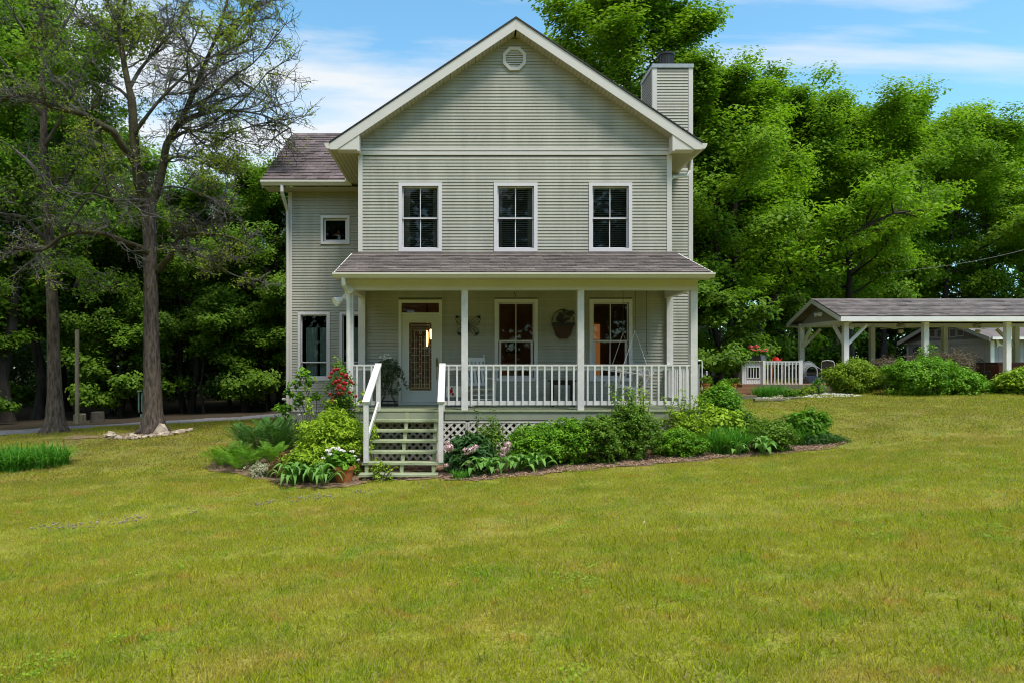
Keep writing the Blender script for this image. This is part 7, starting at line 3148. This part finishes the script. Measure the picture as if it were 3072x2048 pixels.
# hose reel
hz = gz(X(2430, 25), 25)
hr_ = empty("hose_reel", (X(2430, 25), 25, PFL))
tag(hr_, "blue grey reel cart loaded with coiled grey hose", "hose reel")
c = Vector((X(2430, 25), 25, 1.42 + .42))
for k in range(9):
    m = MB()
    r_ = .20 + .018 * k
    tilt = nr.uniform(-.12, .12)
    m.tube([(c.x + r_ * math.cos(t * PI / 10), c.y + .03 * k - .1 + tilt * math.sin(t * PI / 10) * .3, c.z + r_ * 1.15 * math.sin(t * PI / 10) - (.05 if 10 < t < 20 else 0)) for t in range(21)], .013, 5)
    m.build("hose_coil", HOSE, hr_)
m = MB()
m.tube([c + Vector((.15, 0, .26)), c + Vector((.36, -.05, .12)), c + Vector((.52, -.1, -.14)), c + Vector((.55, -.1, -.30))], .013, 5)
m.build("hose_end", HOSE, hr_)
m = MB()
m.prism([(c.x - .25, 1.42), (c.x + .3, 1.42), (c.x + .28, 1.66), (c.x + .12, 1.74), (c.x - .2, 1.70)], "y", 24.85, 25.2)
m.build("cart", BLUEG, hr_)
for s in (-.24, .28):
    m = MB()
    m.lathe([(.0, -.03), (.11, -.03), (.12, 0), (.11, .03), (.0, .03)], (c.x + s, 24.82, 1.53), 14, "y")
    m.build("wheel", BLACK, hr_)


# patio chairs
def sling_chair(px, d_, rz, label, white=True):
    x = X(px, d_)
    e = empty("patio_chair", (x, d_, PFL))
    e.rotation_euler = (0, 0, rz)
    e.scale = (.82, .82, .82)
    tag(e, label, "patio chair")

    def P(name, m, mt):
        o = bpy.data.objects.new(name, m.mesh(name, mt))
        COL.objects.link(o)
        o.parent = e
    for s in (-1, 1):
        m = MB()
        m.tube([(s * .28, -.30, 0), (s * .28, -.28, .42), (s * .28, -.24, .62), (s * .28, .18, .62)], .016, 6)
        m.tube([(s * .28, .28, 0), (s * .26, .20, .40), (s * .25, .36, .95), (s * .20, .40, 1.02)], .016, 6)
        P("side_frame", m, WHITEM)
    m = MB()
    m.tube([(-.20, .40, 1.02), (0, .415, 1.045), (.20, .40, 1.02)], .016, 6)
    P("top_rail", m, WHITEM)
    m = MB()
    m.prism([(.20, .40), (.215, .40), (.375, .98), (.36, .98)], "x", -.235, .235)
    P("back_sling", m, FABRIC)
    m = MB()
    m.prism([(-.28, .42), (.20, .38), (.20, .395), (-.28, .435)], "x", -.26, .26)
    P("seat_sling", m, FABRIC)


sling_chair(2487, 25.6, R(145), "patio chair with dark sling seat beside the hose reel")
sling_chair(2655, 26.9, R(180), "patio chair with white curved frame behind the yellow green shrub")
e = empty("bistro_chair", (X(2938, 27.3), 27.3, PFL))
tag(e, "wire bistro chair back showing above the purple shrub", "patio chair")
c = at(2938, 1085, 27.3)
m = MB()
m.tube([(c.x - .2, 27.3, PFL), (c.x - .19, 27.3, c.z), (c.x - .1, 27.3, c.z + .10), (c.x + .1, 27.3, c.z + .10), (c.x + .19, 27.3, c.z), (c.x + .2, 27.3, PFL)], .014, 6)
m.tube([(c.x - .1, 27.3, c.z - .3), (c.x - .02, 27.3, c.z), (c.x + .1, 27.3, c.z + .08)], .010, 5)
m.tube([(c.x + .1, 27.3, c.z - .3), (c.x + .02, 27.3, c.z), (c.x - .1, 27.3, c.z + .08)], .010, 5)
m.build("back", BLACK, e)
m = MB()
m.lathe([(.0, .0), (.2, .0), (.2, .025), (.0, .03)], (c.x, 27.05, PFL + .45), 14)
m.build("seat", BLACK, e)
m = MB()
m.tube([(c.x - .15, 26.9, PFL), (c.x - .13, 26.9, PFL + .45)], .012, 5)
m.tube([(c.x + .15, 26.9, PFL), (c.x + .13, 26.9, PFL + .45)], .012, 5)
m.build("front_legs", BLACK, e)
# trees that would read alike are told apart by their place
_by = {}
for o in bpy.data.objects:
    if o.parent is None and o.get("category") == "tree":
        _by.setdefault(o["label"], []).append(o)
_ORD = ["leftmost", "second from left", "third from left", "fourth from left", "fifth from left", "sixth from left"]
for lab, os_ in _by.items():
    if len(os_) > 1:
        os_.sort(key=lambda o: o.location.x / o.location.y)
        for k, o in enumerate(os_):
            o["label"] = lab + ", " + ("rightmost" if k == len(os_) - 1 else _ORD[k])

print("script done", len(bpy.data.objects))
